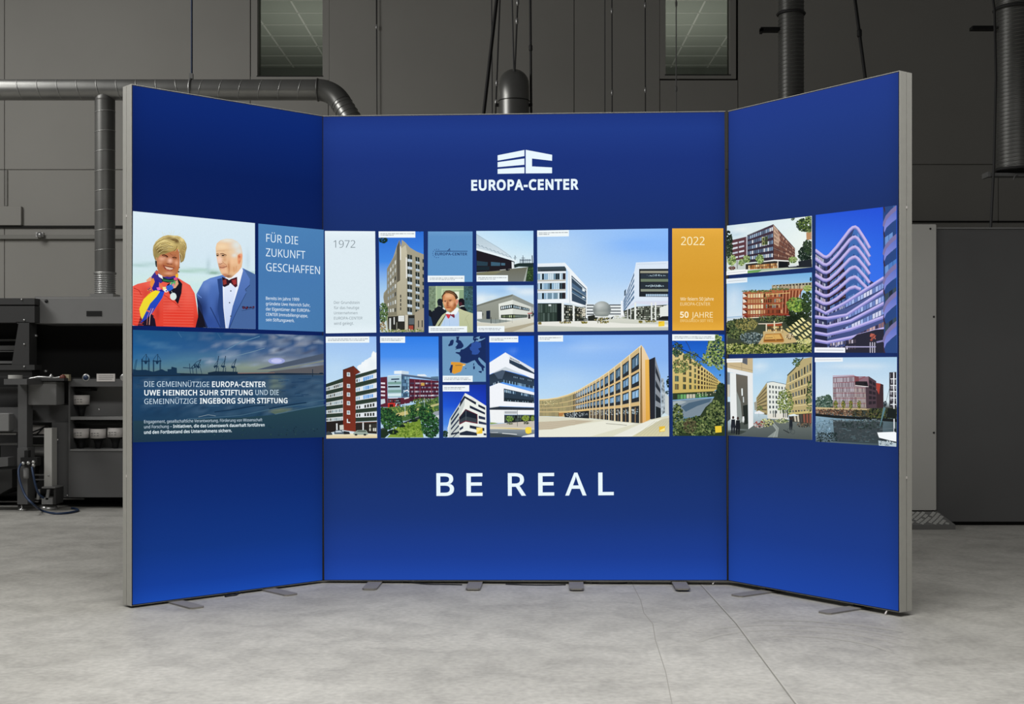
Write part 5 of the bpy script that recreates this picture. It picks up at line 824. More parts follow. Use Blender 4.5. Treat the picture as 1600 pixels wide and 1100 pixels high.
t.leaf(['#1c3020', '#2a442c'], 98, 995, 26, 30, 50, 10); t.r('#d8e0e4', 118, 930, 134, 1030); t.p('#f0c838', 394, 934, 452, 936, 452, 992, 396, 996); t.p('#f8e080', 394, 934, 452, 936, 400, 990)
t.cap(72, 530, 325, 590, (.86, .72)); t.build('printed_photo', FC_, 'backlit picture of a black and white striped office block at a corner')
t = tile(PC, 680, 515, 6.11, 517, 62, 943, 60, 948, 1025, 523, 1028)
t.grid([(0, '#1a60de'), (.2, '#2a6ee2'), (.5, '#5a9cf0'), (1, '#c8d4d4')], [(740, 220, 34, 22, '#6c9cee', .9), (720, 200, 60, 30, '#3c7ae4', .7)], 18)
t.p('#f0f4fa', 518, 315, 670, 218, 945, 378, 945, 475, 670, 355, 518, 430); t.p('#e0e6ee', 670, 218, 945, 378, 945, 412, 705, 330, 705, 250); t.p('#2c3c50', 708, 285, 712, 262, 945, 412, 945, 425, 800, 370, 708, 320); t.p('#dfe6ee', 710, 255, 812, 312, 812, 330, 710, 285); t.t('STWARDIA', 712, 278, 805, 318, 18, '#5a6474', .005) if 0 else t.win('#5a6474', (714, 262, 806, 308, 806, 322, 714, 282), 9, 1, .6, .9)
t.p('#ccd4da', 545, 418, 670, 355, 850, 435, 670, 390)
t.p(('#26303e', '#334658'), 518, 432, 640, 385, 945, 470, 945, 560, 640, 500, 518, 540); t.win(['#5c7c98', '#7ca4c0', '#2c3844', '#9cc0dc', '#243040'], (650, 478, 945, 540, 945, 570, 650, 506), 22, 1, .6, .95); t.win(['#8ca8bc', '#283440'], (730, 440, 940, 485, 940, 498, 730, 458), 14, 1, .35, .8); t.win(['#a4bccc', '#34485a', '#243040'], (520, 520, 640, 478, 640, 508, 520, 545), 8, 1, .5, .8); t.p('#48586c', 560, 415, 640, 385, 670, 392, 640, 470, 600, 470)
t.p('#f2f5fa', 518, 545, 610, 508, 945, 600, 945, 740, 610, 730, 518, 740); t.p('#2c3c4c', 655, 562, 945, 625, 945, 700, 655, 682); t.p('#1e2a34', 655, 650, 945, 675, 945, 702, 655, 684); t.win(['#a8ccE8'.lower(), '#4c6c8c', '#2c4054', '#c4e0f0'], (660, 572, 945, 628, 945, 650, 660, 598), 18, 1, .5, .95); t.win(['#8ca8b8', '#2c3c48'], (660, 668, 945, 688, 945, 700, 660, 682), 12, 1, .3, .8)
t.p('#d4dae0', 518, 740, 610, 730, 612, 745, 518, 752); t.p('#2a3440', 520, 748, 610, 735, 945, 745, 945, 770, 520, 768); t.p('#f0f3f4', 520, 765, 945, 768, 945, 812, 660, 810, 660, 890, 530, 890); t.p('#dfe4e6', 655, 775, 785, 772, 785, 808, 655, 808); t.win('#6a6e78', (664, 780, 778, 780, 778, 802, 664, 802), 9, 1, .5, 1)
t.p('#22282a', 660, 815, 947, 815, 947, 875, 800, 885, 660, 890); t.win(['#3c4a48', '#5a6a64', '#1c2020'], (662, 818, 945, 818, 945, 872, 662, 882), 14, 2, .7, .8)
t.p('#c8c0b4', 522, 910, 700, 890, 947, 870, 947, 940, 522, 930); t.p('#8ca45c', 524, 885, 570, 888, 600, 895, 526, 905); t.p('#dcd4b8', 524, 925, 780, 935, 947, 945, 947, 955, 524, 950); t.p('#d8b850', 526, 932, 780, 945, 860, 950, 780, 952); t.p(('#8a949c', '#5c6870'), 522, 950, 947, 955, 947, 1027, 522, 1028); t.l('#e8ecec', 6, 640, 990, 780, 1000); t.l('#d8dce0', 4, 526, 985, 600, 982); t.p('#3a444c', 522, 985, 700, 998, 850, 1027, 522, 1027); t.p('#e4e8ec', 840, 1015, 947, 995, 947, 1027, 820, 1027)
t.leaf(['#4c7030', '#6c9040', '#86a850'], 712, 852, 34, 26, 60, 9); t.leaf(['#86a040', '#a4b450', '#6c8c38'], 862, 845, 36, 26, 60, 9); t.leaf(['#5c7c38', '#8aa048'], 930, 845, 18, 26, 30, 9); t.l('#4a4030', 3, 715, 870, 715, 895); t.l('#4a4030', 4, 865, 870, 868, 900); t.l('#4a5458', 4, 785, 770, 785, 925); t.leaf(['#46503c', '#2c3628'], 870, 890, 30, 12, 24, 7); t.leaf(['#5a6448'], 715, 898, 36, 6, 20, 6)
t.e('#e8c030', 889, 962, 30, 34); t.p('#f4d84c', 862, 935, 918, 930, 920, 985, 866, 990); t.cap(517, 63, 793, 122, (1., .5)); t.build('printed_photo', FC_, 'backlit picture of a tall white building with dark window bands')
t = tile(PC, 830, 515, 6.11, 65, 55, 1307, 48, 1315, 1018, 72, 1025)
t.grid([(0, ('#7cb0f2', '#86b2f4')), (.25, ('#94c0f4', '#88b4f0')), (.5, ('#b0d4f4', '#a4c8f0')), (.75, '#c8e0f0'), (.85, '#dce4dc'), (1, '#d8dcc8')], [(520, 170, 250, 60, '#a4c8f6', .8), (300, 120, 140, 50, '#76aaf0', .6), (850, 150, 180, 60, '#9cc2f4', .6), (300, 480, 200, 80, '#b8d6f4', .5)], 14)
top = [(78, 668), (150, 665), (250, 650), (350, 622), (450, 580), (560, 515), (650, 462), (730, 408), (850, 315), (930, 250), (1052, 150)]
bot = [(78, 825), (150, 826), (260, 830), (350, 835), (450, 838), (560, 845), (650, 855), (730, 862), (850, 880), (930, 885), (1052, 895)]
t.p('#cdb484', *[c for p in top for c in p], *[c for p in bot[::-1] for c in p]); t.l('#f0dca8', 7, *[c for p in top for c in p])
def ipl(L, x):
    for (a, b), (c, d) in zip(L, L[1:]):
        if a <= x <= c: return b+(d-b)*(x-a)/(c-a)
    return L[-1][1]
edges = [1040, 940, 858, 795, 740, 692, 655, 618, 586, 558]
while edges[-1] > 86: edges.append(edges[-1]-max(12.5, (edges[-2]-edges[-1])*.93))
for i, (b, a) in enumerate(zip(edges, edges[1:])):
    w = b-a; x0, x1 = a+w*.14+1, b-w*.1; fr = [(.07, .285), (.32, .505), (.54, .715)]
    for k, (u, v) in enumerate(fr+[(.77, 1.)]):
        if i > 14 and k == 3 and a > 260: continue
        if k == 3 and 265 < a < 550: continue
        yt = lambda x, q: ipl(top, x)+(ipl(bot, x)-ipl(top, x))*q
        far = i > 16
        c = '#2a2f34' if not far else R.choice(['#6c6a52', '#7c7858', '#5a5a4c'])
        t.p(c, x0, yt(x0, u), x1, yt(x1, u), x1, yt(x1, v), x0, yt(x0, v))
        if k < 3 and w > 18:
            t.p(R.choice(['#8ab4d8', '#7098bc', '#5a7c98']) if w < 60 or k else '#587890', x0+w*.1, yt(x0, u+.02), x1-w*.06, yt(x1, u+.02), x1-w*.06, yt(x1, v-.06), x0+w*.1, yt(x0, v-.06))
            t.l('#20262c', max(2, w*.04), (x0+x1)/2, yt((x0+x1)/2, u), (x0+x1)/2, yt((x0+x1)/2, v)); t.l('#c4dcf0', max(2, w*.05), (x0+x1)/2+w*.12, yt((x0+x1)/2, u+.04), (x0+x1)/2+w*.1, yt((x0+x1)/2, v-.08))
        elif k == 3 and w > 18: t.leaf(['#8aa0a8', '#4c545a', '#b8c4c8'], (x0+x1)/2, yt(a, .84), w*.28, 24, 14, w*.08+3, True); t.l('#c8a068', max(2, w*.05), (x0+x1)/2, yt(a, .78), (x0+x1)/2, yt(a, 1.))
    t.l('#f2ead2' if w > 16 else '#d8cc90', max(2.5, w*.09), b-1, ipl(top, b-1), b-1, ipl(bot, b-1))
for q in (.3, .52, .74): t.l('#e6bc78', 6, *[c for x in range(400, 1045, 40) for c in (x, ipl(top, x)+(ipl(bot, x)-ipl(top, x))*(q+.003))])
t.leaf(['#c8c08c', '#a8a478', '#e0d8a8'], 180, 700, 90, 26, 50, 6); t.p('#e0c080', 262, 790, 555, 765, 555, 775, 262, 800); t.p('#23282c', 310, 795, 553, 772, 553, 848, 320, 835); t.leaf(['#4c5860', '#8a9498', '#c8d0d0', '#2c3438'], 430, 812, 110, 22, 70, 8); t.p('#b07c4a', 262, 795, 312, 792, 300, 825, 266, 828); t.l('#b8c4c8', 5, 410, 770, 411, 850)
t.p('#8c6c3c', 1040, 180, 1055, 150, 1060, 890, 1036, 892); t.p(('#ecd4ac', '#e0b070'), 1052, 150, 1075, 180, 1125, 285, 1132, 860, 1060, 892); t.p(('#eab858', '#e0a848'), 1085, 290, 1122, 284, 1132, 858, 1092, 872)
t.p('#262830', 1122, 288, 1180, 262, 1182, 855, 1132, 855); t.p('#8a9098', 1180, 262, 1232, 440, 1238, 840, 1184, 855); t.p('#2a3038', 1184, 340, 1230, 480, 1232, 520, 1184, 410); t.p('#2a3038', 1184, 480, 1230, 570, 1232, 610, 1184, 545); t.p('#2a3038', 1184, 610, 1230, 660, 1232, 705, 1184, 675); t.p('#1e2428', 1186, 730, 1234, 750, 1236, 840, 1186, 852)
t.p('#a0acb4', 1238, 460, 1262, 470, 1275, 600, 1275, 790, 1240, 820); t.win(['#3c4448', '#c4d0d8', '#5c6870'], (1240, 465, 1270, 500, 1272, 800, 1240, 820), 3, 9, .6, .6); t.p('#c8d0d0', 1275, 600, 1310, 640, 1312, 820, 1275, 800)
t.leaf(['#22342c', '#16281c'], 1304, 500, 14, 50, 30, 10); t.leaf(['#22342c', '#2c4034'], 1300, 600, 20, 16, 14, 8)
t.p(('#dad8c4', '#dcdcc4'), 72, 826, 560, 848, 1052, 896, 1150, 855, 1315, 818, 1315, 1018, 72, 1025); t.p('#e8e8d8', 72, 960, 700, 870, 1000, 895, 560, 1020, 72, 1022); t.p('#c0b49c', 72, 880, 420, 862, 600, 870, 200, 950, 72, 955)
for y in (890, 905, 922, 940): t.l('#cfc6b0', 3, 72, y, 300, y-22, 420, y-30)
t.p(('#c8c4ac', '#d4cfa8'), 1060, 895, 1315, 840, 1315, 1018, 960, 1018); t.p('#ecece0', 1060, 890, 1160, 862, 1250, 850, 780, 1018, 960, 1018) ; t.p('#e8e8dc', 1040, 900, 1200, 858, 960, 1000, 780, 1016); t.l('#8c8c80', 5, 712, 895, 912, 912)
for k in range(8): t.l('#b8b498', 3, 1000+k*34, 1010, 1180+k*22, 870)
t.p('#e8bc38', 1218, 925, 1275, 920, 1275, 970, 1220, 976); t.p('#f8e890', 1225, 960, 1272, 935, 1272, 965, 1228, 970); t.cap(67, 57, 304, 116, (.95, .45), skew=-1)
t.build('printed_photo', FC_, 'backlit picture of a curved building with golden window frames')
t = tile(PC, 1040, 515, 6.114, 62, 45, 560, 48, 565, 1015, 68, 1015)
t.grid([(0, '#1450b8'), (.2, '#2468d0'), (.38, '#5094dc'), (.6, '#88b4dc'), (1, '#3c4c34')])
t.p(('#dcc890', '#c8b060'), 64, 170, 130, 200, 300, 310, 440, 420, 530, 510, 500, 560, 460, 590, 66, 612)
xs_ = [(88, 125), (165, 193), (224, 246), (272, 290), (306, 324), (338, 354), (366, 379), (390, 402), (411, 421), (428, 438), (445, 454), (460, 468), (474, 481), (487, 494)]
for i, (a, b) in enumerate(xs_):
    yt, yb = 190+(a-64)*.78+(60 if a < 120 else 30), 592-(a-64)*.06; yt = 205 if i == 0 else 235+(a-160)*.69
    n = 5
    for k in range(n):
        y = yt+(yb-yt)*k/n+4; h = (yb-yt)/n*.72; t.p(['#3a2c22', '#463a2a', '#2c2420'][(i+k) % 3] if i else ['#4c5c54', '#6a5c40', '#3c4438'][k % 3], a, y, b, y+3, b, y+h, a, y+h)
        if i < 4: t.l('#8aa878', 3, a+(b-a)*.4, y, a+(b-a)*.4, y+h)
t.p('#2c3c28', 66, 608, 520, 585, 480, 640, 66, 672); t.win(['#4c7c4c', '#6ca868', '#2c3428', '#c8c4b0'], (80, 620, 400, 612, 400, 645, 80, 668), 11, 1, .8, .95); t.win(['#b8b498', '#3c4438'], (300, 600, 480, 590, 480, 625, 300, 640), 12, 2, .6, .6)
t.p('#7c8c98', 66, 680, 300, 662, 460, 655, 450, 700, 330, 820, 200, 840, 66, 800); t.p('#4c6478', 150, 740, 220, 700, 330, 675, 440, 655, 420, 690, 300, 730, 190, 785); t.p('#a4b0b4', 70, 690, 130, 676, 200, 690, 150, 712, 70, 720)
lf = ['#3c5030', '#55683a', '#25361f', '#70804a', '#1c2a1a', '#8a9860']
t.leaf(lf, 110, 880, 60, 170, 260, 15); t.p('#2c3a24', 140, 1015, 210, 850, 330, 820, 380, 740, 440, 690, 520, 520, 565, 520, 565, 1015); t.leaf(lf, 330, 920, 210, 90, 420, 16); t.leaf(lf, 480, 800, 90, 120, 300, 16); t.leaf(['#1c2c20', '#2a3c28', '#34482c'], 530, 590, 45, 80, 160, 14); t.leaf(['#5a6040', '#6a5c44', '#3c3a28'], 230, 920, 60, 70, 70, 13)
l2 = ['#5c7c3c', '#8aa458', '#3c5830', '#b0c080', '#a8b870']
t.leaf(l2, 480, 180, 80, 130, 230, 17); t.leaf(l2, 440, 270, 90, 80, 120, 15); t.leaf(l2, 520, 330, 50, 60, 60, 13); t.leaf(['#1c3050', '#2c4a34'], 490, 220, 80, 120, 60, 12)
t.leaf(['#3c5838', '#55744a', '#2a4030', '#1c3048'], 110, 190, 60, 60, 80, 12); t.leaf(['#3c5434', '#6c8448'], 240, 250, 70, 40, 60, 11); t.leaf(['#6c8048', '#4c6034', '#8c9c5c'], 140, 350, 80, 70, 90, 11); t.leaf(['#6c8048', '#4c6034'], 320, 320, 70, 30, 40, 10); t.l('#2a2a30', 7, 64, 100, 110, 130, 160, 190, 230, 225, 300, 250, 380, 305); t.l('#2c3424', 5, 190, 110, 215, 150, 235, 200); t.l('#34402c', 3, 420, 60, 400, 160, 380, 240)
t.leaf(['#26402c'], 520, 436, 8, 8, 5, 8); t.p('#e8c83c', 470, 922, 532, 918, 534, 980, 474, 985); t.cap(62, 46, 470, 106, (.96, 1.)); t.build('printed_photo', FC_, 'backlit picture of a long yellow building seen through trees')
# ------------------------------------------------------------------ prints, right wing
t = tile(PR, 1130, 320, 9.167, 60, 300, 1275, 160, 1280, 895, 55, 1010)
t.grid([(0, ('#cfe2ec', '#e6f2f0')), (.5, ('#d4e4ea', '#eef6f0')), (1, '#e0e8e0')], [(260, 350, 110, 40, '#e8f0f2', .9), (200, 420, 120, 24, '#b8d2e0', .7), (330, 400, 80, 20, '#e4eef0', .8), (900, 300, 200, 60, '#e4f0f4', .7)], 16)
t.p('#5c3a40', 115, 510, 345, 455, 345, 820, 130, 820); t.win(['#d8dce4', '#c0c4d0'], (125, 530, 315, 485, 315, 760, 135, 800), 2, 4, .82, .36); t.l('#b0a8b4', 12, 340, 460, 342, 760)
t.p(('#4c3a48', '#332c38'), 352, 445, 725, 285, 730, 790, 352, 830); t.p(('#8a5c4c', '#5c3c34'), 725, 285, 1035, 630, 1035, 800, 730, 790)
for k in range(5):
    yl, yr = 475+k*72, 335+k*95; t.win(['#9cb4cc', '#7c98b4', '#dce4ec', '#5c7088'], (358, yl-20, 722, yr-20, 722, yr+34, 358, yl+26), 13, 1, .68, .95); t.l('#2c2430', 6, 352, yl+38, 725, yr+52)
    t.l('#c4a08c', 6, 728, 370+k*90-20, 1035, 640+k*38); t.win(['#5c4440', '#7a5c50', '#c09a84', '#463438'], (735, 320+k*92, 1030, 640+k*32, 1030, 662+k*32, 735, 370+k*92), 16, 1, .6, .9)
t.p('#c8a890', 725, 285, 790, 360, 815, 480, 800, 600, 735, 560); t.win(['#9c8070', '#7a5c50'], (732, 310, 800, 390, 800, 590, 735, 560), 4, 4, .6, .6); t.l('#2a2430', 8, 352, 440, 725, 283, 1035, 628)
t.p('#3c4430', 562, 480, 600, 470, 600, 520, 562, 530); t.p('#4c5c38', 585, 530, 630, 520, 632, 565, 588, 575); t.win(['#a8a870', '#4c5430'], (560, 465, 650, 440, 650, 575, 560, 590), 2, 2, .85, .85); t.win(['#3c4830'], (564, 470, 646, 446, 646, 570, 564, 586), 2, 2, .6, .6)
t.p('#e8e8e4', 590, 808, 740, 785, 960, 800, 960, 815, 740, 802, 590, 822); t.p('#34302c', 330, 850, 740, 805, 960, 815, 960, 900, 330, 930); t.win(['#e8c088', '#c8945c', '#b87840', '#f0dcb0', '#8a5a34'], (365, 870, 800, 830, 800, 910, 365, 930), 16, 2, .8, .85); t.p('#16181c', 800, 815, 930, 820, 940, 885, 800, 905); t.l('#d4ccc0', 14, 792, 805, 792, 905)
t.p('#c4ccc8', 130, 800, 330, 780, 330, 920, 130, 930); t.p(('#5c8c4c', '#7cac60'), 200, 960, 560, 925, 1000, 900, 800, 935, 380, 985, 200, 990); t.p('#c0ccb8', 560, 935, 900, 905, 1280, 880, 1280, 897, 700, 945, 500, 975); t.p('#2a2e38', 940, 885, 1280, 850, 1280, 895, 940, 905); t.p('#d8e0e0', 940, 870, 1000, 850, 1060, 850, 1060, 880, 950, 890)
g1 = ['#8aa85c', '#5c7c3c', '#a8c078', '#3c5430', '#c0d090']
t.leaf(g1, 130, 790, 62, 75, 110, 16); t.leaf(g1, 270, 830, 40, 50, 60, 13); t.leaf(g1, 345, 780, 50, 55, 80, 14); t.leaf(g1, 535, 780, 55, 65, 110, 14); t.leaf(g1, 1010, 790, 60, 45, 80, 14); t.leaf(['#4c2a24', '#6c3c2c'], 130, 905, 50, 26, 40, 11); t.l('#3c3428', 8, 210, 800, 212, 920); t.l('#5c4c38', 5, 535, 830, 537, 900)
dg = ['#1c2c20', '#26382a', '#14201a', '#34483a']; t.leaf(dg, 85, 560, 60, 190, 200, 18); t.leaf(['#3c4c38', '#566a4c', '#22302a'], 90, 640, 50, 120, 70, 14); t.leaf(dg, 1180, 720, 95, 120, 200, 20); t.leaf(['#3c5034', '#26382a'], 1220, 600, 70, 100, 130, 18); t.p('#22262c', 1085, 810, 1280, 780, 1280, 880, 1100, 900)
t.p('#b88c64', 1200, 400, 1280, 370, 1280, 500, 1205, 500); t.leaf(['#1c2c20', '#33482c', '#4c6438', '#6c8040'], 1180, 290, 120, 95, 170, 22); t.leaf(['#26382a', '#8aa060'], 1240, 210, 50, 45, 60, 17); t.leaf(['#8aa05c', '#4c5c34'], 1240, 370, 45, 25, 40, 13); t.leaf(['#4c5c44'], 1010, 205, 28, 18, 18, 11)
t.p('#f6f8f8', 55, 955, 360, 925, 360, 985, 55, 1010); t.l('#b8bcbe', 7, 70, 978, 340, 952); t.build('printed_photo', FR_, 'backlit picture of a dark brick corner building with young trees')
t = tile(PR, 1130, 420, 7.86, 48, 125, 1095, 45, 1095, 1030, 50, 1050)
t.grid([(0, ('#88b8e0', '#74b0e0')), (.15, ('#a4cae8', '#94c4e8')), (.4, '#c4dcec'), (.55, '#dce8f0'), (1, '#4c5c3c')], [(130, 380, 90, 150, '#d8e6f2', .7), (220, 300, 50, 60, '#b8d2ea', .6)], 12)
t.p('#b0ac94', 600, 200, 1095, 165, 1095, 240, 900, 260, 605, 250); t.win('#3c3430', (610, 205, 1090, 172, 1090, 200, 610, 218), 12, 1, .65, .9); t.win(['#a48c70', '#c8b490', '#786450', '#b4c4c0'], (600, 215, 1000, 200, 1000, 262, 600, 262), 18, 1, .6, 1)
t.p(('#b06844', '#7c2c1c'), 245, 290, 300, 278, 800, 245, 990, 245, 900, 390, 830, 575, 300, 600, 240, 590)
for k in range(5):
    y = 310+k*67
    t.win(['#ecdcb4', '#e8cc98', '#d8c8a0', '#b88c60'], (305, y, 500, y-8, 500, y+44, 305, y+48), 6, 1, .72, .95); t.win(['#5c3424', '#8a5034', '#c89870', '#3c2418', '#7c8c88'], (500, y-8, 760, y-12, 760, y+34, 500, y+42), 10, 1, .62, .9)
    t.p('#e8dcd0', 245, y-5, 295, y+10, 300, y+30, 250, y+42); t.p('#3c2c24', 262, y-4, 300, y+4, 298, y+36, 285, y+20); t.l('#9c4a34', 9, 245, y+56, 500, y+52, 800, y+46)
for x in list(range(745, 980, 40)): t.l('#c09070', 8, x, 265, x-12, 550 if x < 850 else 380); t.l('#5c2418', 12, x+18, 265, x+8, 540 if x < 850 else 370)
t.l('#e8c880', 7, 530, 318, 830, 295); t.l('#d8b878', 6, 570, 445, 700, 440); t.l('#7c2820', 12, 250, 590, 420, 585, 830, 570); t.leaf(['#5c7040', '#3c5030', '#8a9858'], 420, 275, 190, 14, 70, 11); t.leaf(['#4c6038', '#6c8048'], 700, 250, 120, 14, 50, 10); t.leaf(['#6c8050', '#8aa060', '#5c7040'], 600, 370, 140, 110, 40, 9)
t.p('#3c4434', 60, 640, 300, 610, 800, 580, 1000, 560, 1095, 600, 1095, 1035, 52, 1045); t.l('#a4c0d8', 16, 52, 600, 240, 585); t.l('#b8c8d0', 10, 52, 620, 220, 606)
dg = ['#3c4c30', '#25321f', '#586a40', '#7a8450', '#1a2418']; t.leaf(dg, 160, 740, 130, 120, 240, 18); t.leaf(['#5c6440', '#8a8450', '#3c4428', '#a09858'], 290, 680, 140, 80, 180, 17); t.leaf(dg, 640, 610, 200, 40, 150, 13)
t.leaf(['#58686c', '#7c9090', '#3c4c50', '#2c3a38', '#96a4a0'], 360, 850, 150, 70, 200, 14)
t.leaf(['#1c2818', '#2c3c24', '#34442a'], 960, 520, 140, 110, 230, 20); t.leaf(['#5c8438', '#86a848', '#a4bc58', '#3c5a2c'], 900, 440, 110, 90, 170, 18); t.leaf(['#26361f', '#3c5430'], 1040, 400, 70, 130, 140, 18); t.leaf(['#7c9848', '#a0b458', '#c4cc80'], 1050, 240, 60, 34, 70, 13); t.leaf(['#1c2818'], 860, 640, 90, 60, 90, 18); t.leaf(['#1c2c20'], 1085, 130, 12, 22, 12, 10)
t.p('#c8b07c', 500, 770, 740, 740, 860, 820, 930, 900, 760, 920, 430, 940, 500, 830); t.l('#eadcc8', 10, 440, 676, 640, 674, 740, 660); t.p('#a04a2c', 550, 680, 730, 672, 730, 700, 550, 705); t.l('#e8dcc0', 14, 540, 680, 540, 770); t.l('#e8dcb8', 16, 638, 640, 640, 780); t.win(['#d8b470', '#8a6438', '#e8d8a0', '#5c4428'], (555, 705, 740, 700, 740, 770, 555, 775), 8, 2, .8, .7)
t.p('#b07838', 505, 870, 530, 800, 720, 792, 760, 880, 750, 902, 505, 905); t.p('#d8ac60', 530, 812, 700, 804, 730, 860, 520, 868); t.p('#7c4c24', 515, 872, 750, 866, 750, 880, 515, 888); t.l('#c89c58', 9, 620, 800, 660, 880); t.l('#3c2c1c', 5, 530, 850, 620, 845)
for r_ in range(6):
    for c_ in range(4):
        x = 780+c_*75+r_*36; y = 750+c_*42-r_*26+c_*6
        if x < 1100: t.p(R.choice(['#e8dc9c', '#f0e8ac', '#d8c880']), x, y-14, x+24, y-20, x+66, y+22, x+34, y+28)
t.leaf(['#e8dcc0', '#3c3424', '#c8a878'], 830, 830, 50, 35, 50, 10); t.l('#8c6c40', 6, 730, 700, 745, 790)
t.leaf(['#6c7c3c', '#a0a858', '#4c5c2c', '#c4c480', '#26321c'], 570, 985, 520, 60, 620, 20, True); t.leaf(['#c8cc80', '#e0dc9c'], 1000, 890, 90, 30, 50, 12)
t.p('#e6f0f6', 48, 125, 308, 108, 308, 165, 48, 185); t.l('#b8bcc0', 6, 70, 155, 290, 138); t.build('printed_photo', FR_, 'backlit picture of a reddish building above garden terraces')
t = tile(PR, 1265, 320, 4.586, 47, 73, 628, 5, 630, 1062, 42, 1058)
t.grid([(0, ('#2858d8', '#2450d8')), (.3, ('#3c78ec', '#2c64e4')), (.6, '#3c74ec'), (1, '#3c5890')])
t.p(('#3a4878', '#22243c'), 45, 330, 125, 380, 330, 160, 435, 320, 432, 540, 540, 600, 540, 1060, 42, 1060)
t.p(('#4470b8', '#3c5c9c'), 325, 165, 350, 170, 435, 320, 432, 560, 340, 640, 260, 690, 260, 500, 240, 430)
t.p('#2a2230', 130, 440, 240, 400, 262, 520, 262, 780, 130, 780); t.leaf(['#5c3c40', '#3c2830', '#6c5058'], 200, 600, 60, 170, 60, 9)
for k in range(9):
    y = k*71.5; yr = 255+k*52
    t.win(['#5c80b8', '#4468a8', '#6c90c8', '#2c4480'], (150, 385+k*57, 325, 205+y, 325, 235+y, 150, 412+k*57), 16, 1, .8, .9)
    if k < 6: t.win(['#5c8cd0', '#4478c4', '#3464b0'], (345, 200+y, 435, 315+y*.87, 435, 342+y*.87, 345, 238+y), 6, 1, .85, .95)
    t.win(['#7c7890', '#c8b8c8', '#4c4c6c', '#2c2c40', '#c0c8d8'], (45, 352+k*58, 118, 400+k*55.5, 118, 424+k*55.5, 45, 380+k*58), 6, 1, .7, .9)
for k in range(7):
    y = k*71.5; lim = 340+k*72
    pts = [(45, 325+k*58), (85, 355+k*57), (105, 370+k*56), (125, 374+k*55.5), (145, 362+k*57)]
    if k <= 6:
        pts += [(200, 300+k*62), (250, 235+k*66), (290, 182+k*69.5), (312, 163+y), (332, 158+y), (350, 170+y)]
        if k < 6: pts += [(380, 215+k*69), (405, 255+k*66), (435, 310+k*62)]
        elif k == 6: pts = pts[:-1]+[(350, 168+y), (372, 176+y)]
    else:
        pts += [(260, 318+y*.93-(k-7)*4), (400, 248+y*.93-(k-7)*10), (540, 180+y*.92-(k-7)*14)] if k > 6 else []
    t.l('#8c86c8', 23, *[c+(2 if i % 2 else 0) for i, c in enumerate(v for p in pts for v in p)]); t.l('#c4b8ea', 15, *[c-(3 if i % 2 else 0) for i, c in enumerate(v for p in pts for v in p)])
# long wing in front
t.p(('#54649c', '#3c4878'), 130, 760, 380, 620, 540, 528, 542, 1000, 300, 1060, 130, 1060)
for k in range(4):
    a, b = 700+k*85, 545+k*94
    t.win(['#88a0dc', '#a8bcec', '#6c84c0', '#d4d8f0'] if k < 3 else ['#6c4c50', '#c8a8a8', '#8c6c70', '#3c3448'], (262, a+6, 540, b+8, 540, b+52, 262, a+38), 13, 1, .8, .85); t.win(['#4c4a64', '#8c94b4', '#342c3c', '#b4b4cc'], (132, a+62, 258, a+8, 258, a+38, 132, a+92), 9, 1, .6, .9)
    t.l('#26284a', 4, 262, a+42, 540, b+58)
for (x0, y0, x1, y1, x2, y2, x3, y3) in ((45, 735, 120, 775, 260, 700, 540, 520), (45, 800, 130, 812, 270, 788, 540, 612), (45, 858, 130, 872, 300, 830, 540, 702), (45, 915, 130, 930, 300, 890, 540, 800), (45, 970, 130, 985, 300, 950, 540, 885)):
    t.l('#8886cc', 22, x0, y0+3, x1, y1+3, x2, y2+3, x3, y3+3); t.l('#c2b8ee', 13, x0, y0-3, x1, y1-3, x2, y2-3, x3, y3-3)
t.p('#2a2a38', 345, 930, 480, 895, 540, 890, 540, 1062, 260, 1062, 260, 1000); t.win(['#4c4450', '#8c8088', '#c8c0d0', '#2c2c3c'], (150, 985, 340, 955, 340, 1040, 150, 1050), 10, 2, .6, .6); t.leaf(['#a04838', '#c87060'], 456, 950, 24, 26, 20, 8)
for x in (440, 456, 472): t.l('#c8c4d4', 6, x, 985, x, 1060)
t.l('#a8a4cc', 8, 262, 1018, 480, 1018); t.l('#8c88b4', 12, 485, 985, 545, 972)
# round tower
t.p('#2c4880', 532, 20, 632, -10, 632, 1062, 540, 1062)
for k in range(6):
    y = k*200-20
    y = [-60, 130, 335, 545, 745, 960][k]
    t.win(['#4c7cc4', '#3c64a4', '#2c4880', '#6c94d0'] if k < 4 else ['#3c4c58', '#5c6c78', '#26303c'], (545, y-100, 632, y-160, 632, y-25, 548, y+30), 3, 1, .9, 1)
    t.p('#7c74a4', 540, y+30, 560, y-20, 595, y-62, 632, y-92, 632, y-130, 590, y-96, 552, y-52, 534, y-8, 530, y+20); 
    t.p(('#5c70c0', '#8c90dc'), 540, y+75, 556, y+35, 595, y-2, 632, y-32, 632, y-92, 590, y-58, 556, y-18, 540, y+30)
    t.p('#3c2c3c', 536, y+32, 546, y+90, 558, y+120, 545, y+120, 534, y+80)
t.p('#f2f4fa', 42, 1022, 262, 1024, 262, 1060, 42, 1060); t.l('#b4b8bc', 5, 55, 1041, 250, 1042); t.build('printed_photo', FR_, 'backlit picture of a wavy glass tower with pale curved bands')
t = tile(PR, 1130, 550, 5.714, 40, 60, 800, 45, 798, 785, 45, 745)
t.grid([(0, ('#acd0ec', '#a8ccec')), (.3, '#b8d8ee'), (.6, '#c8e0ec'), (1, '#7c8480')], [(330, 130, 70, 40, '#d4e6f2', .9), (480, 220, 60, 30, '#c8dff0', .6), (300, 180, 60, 20, '#c4dcee', .6)], 16)
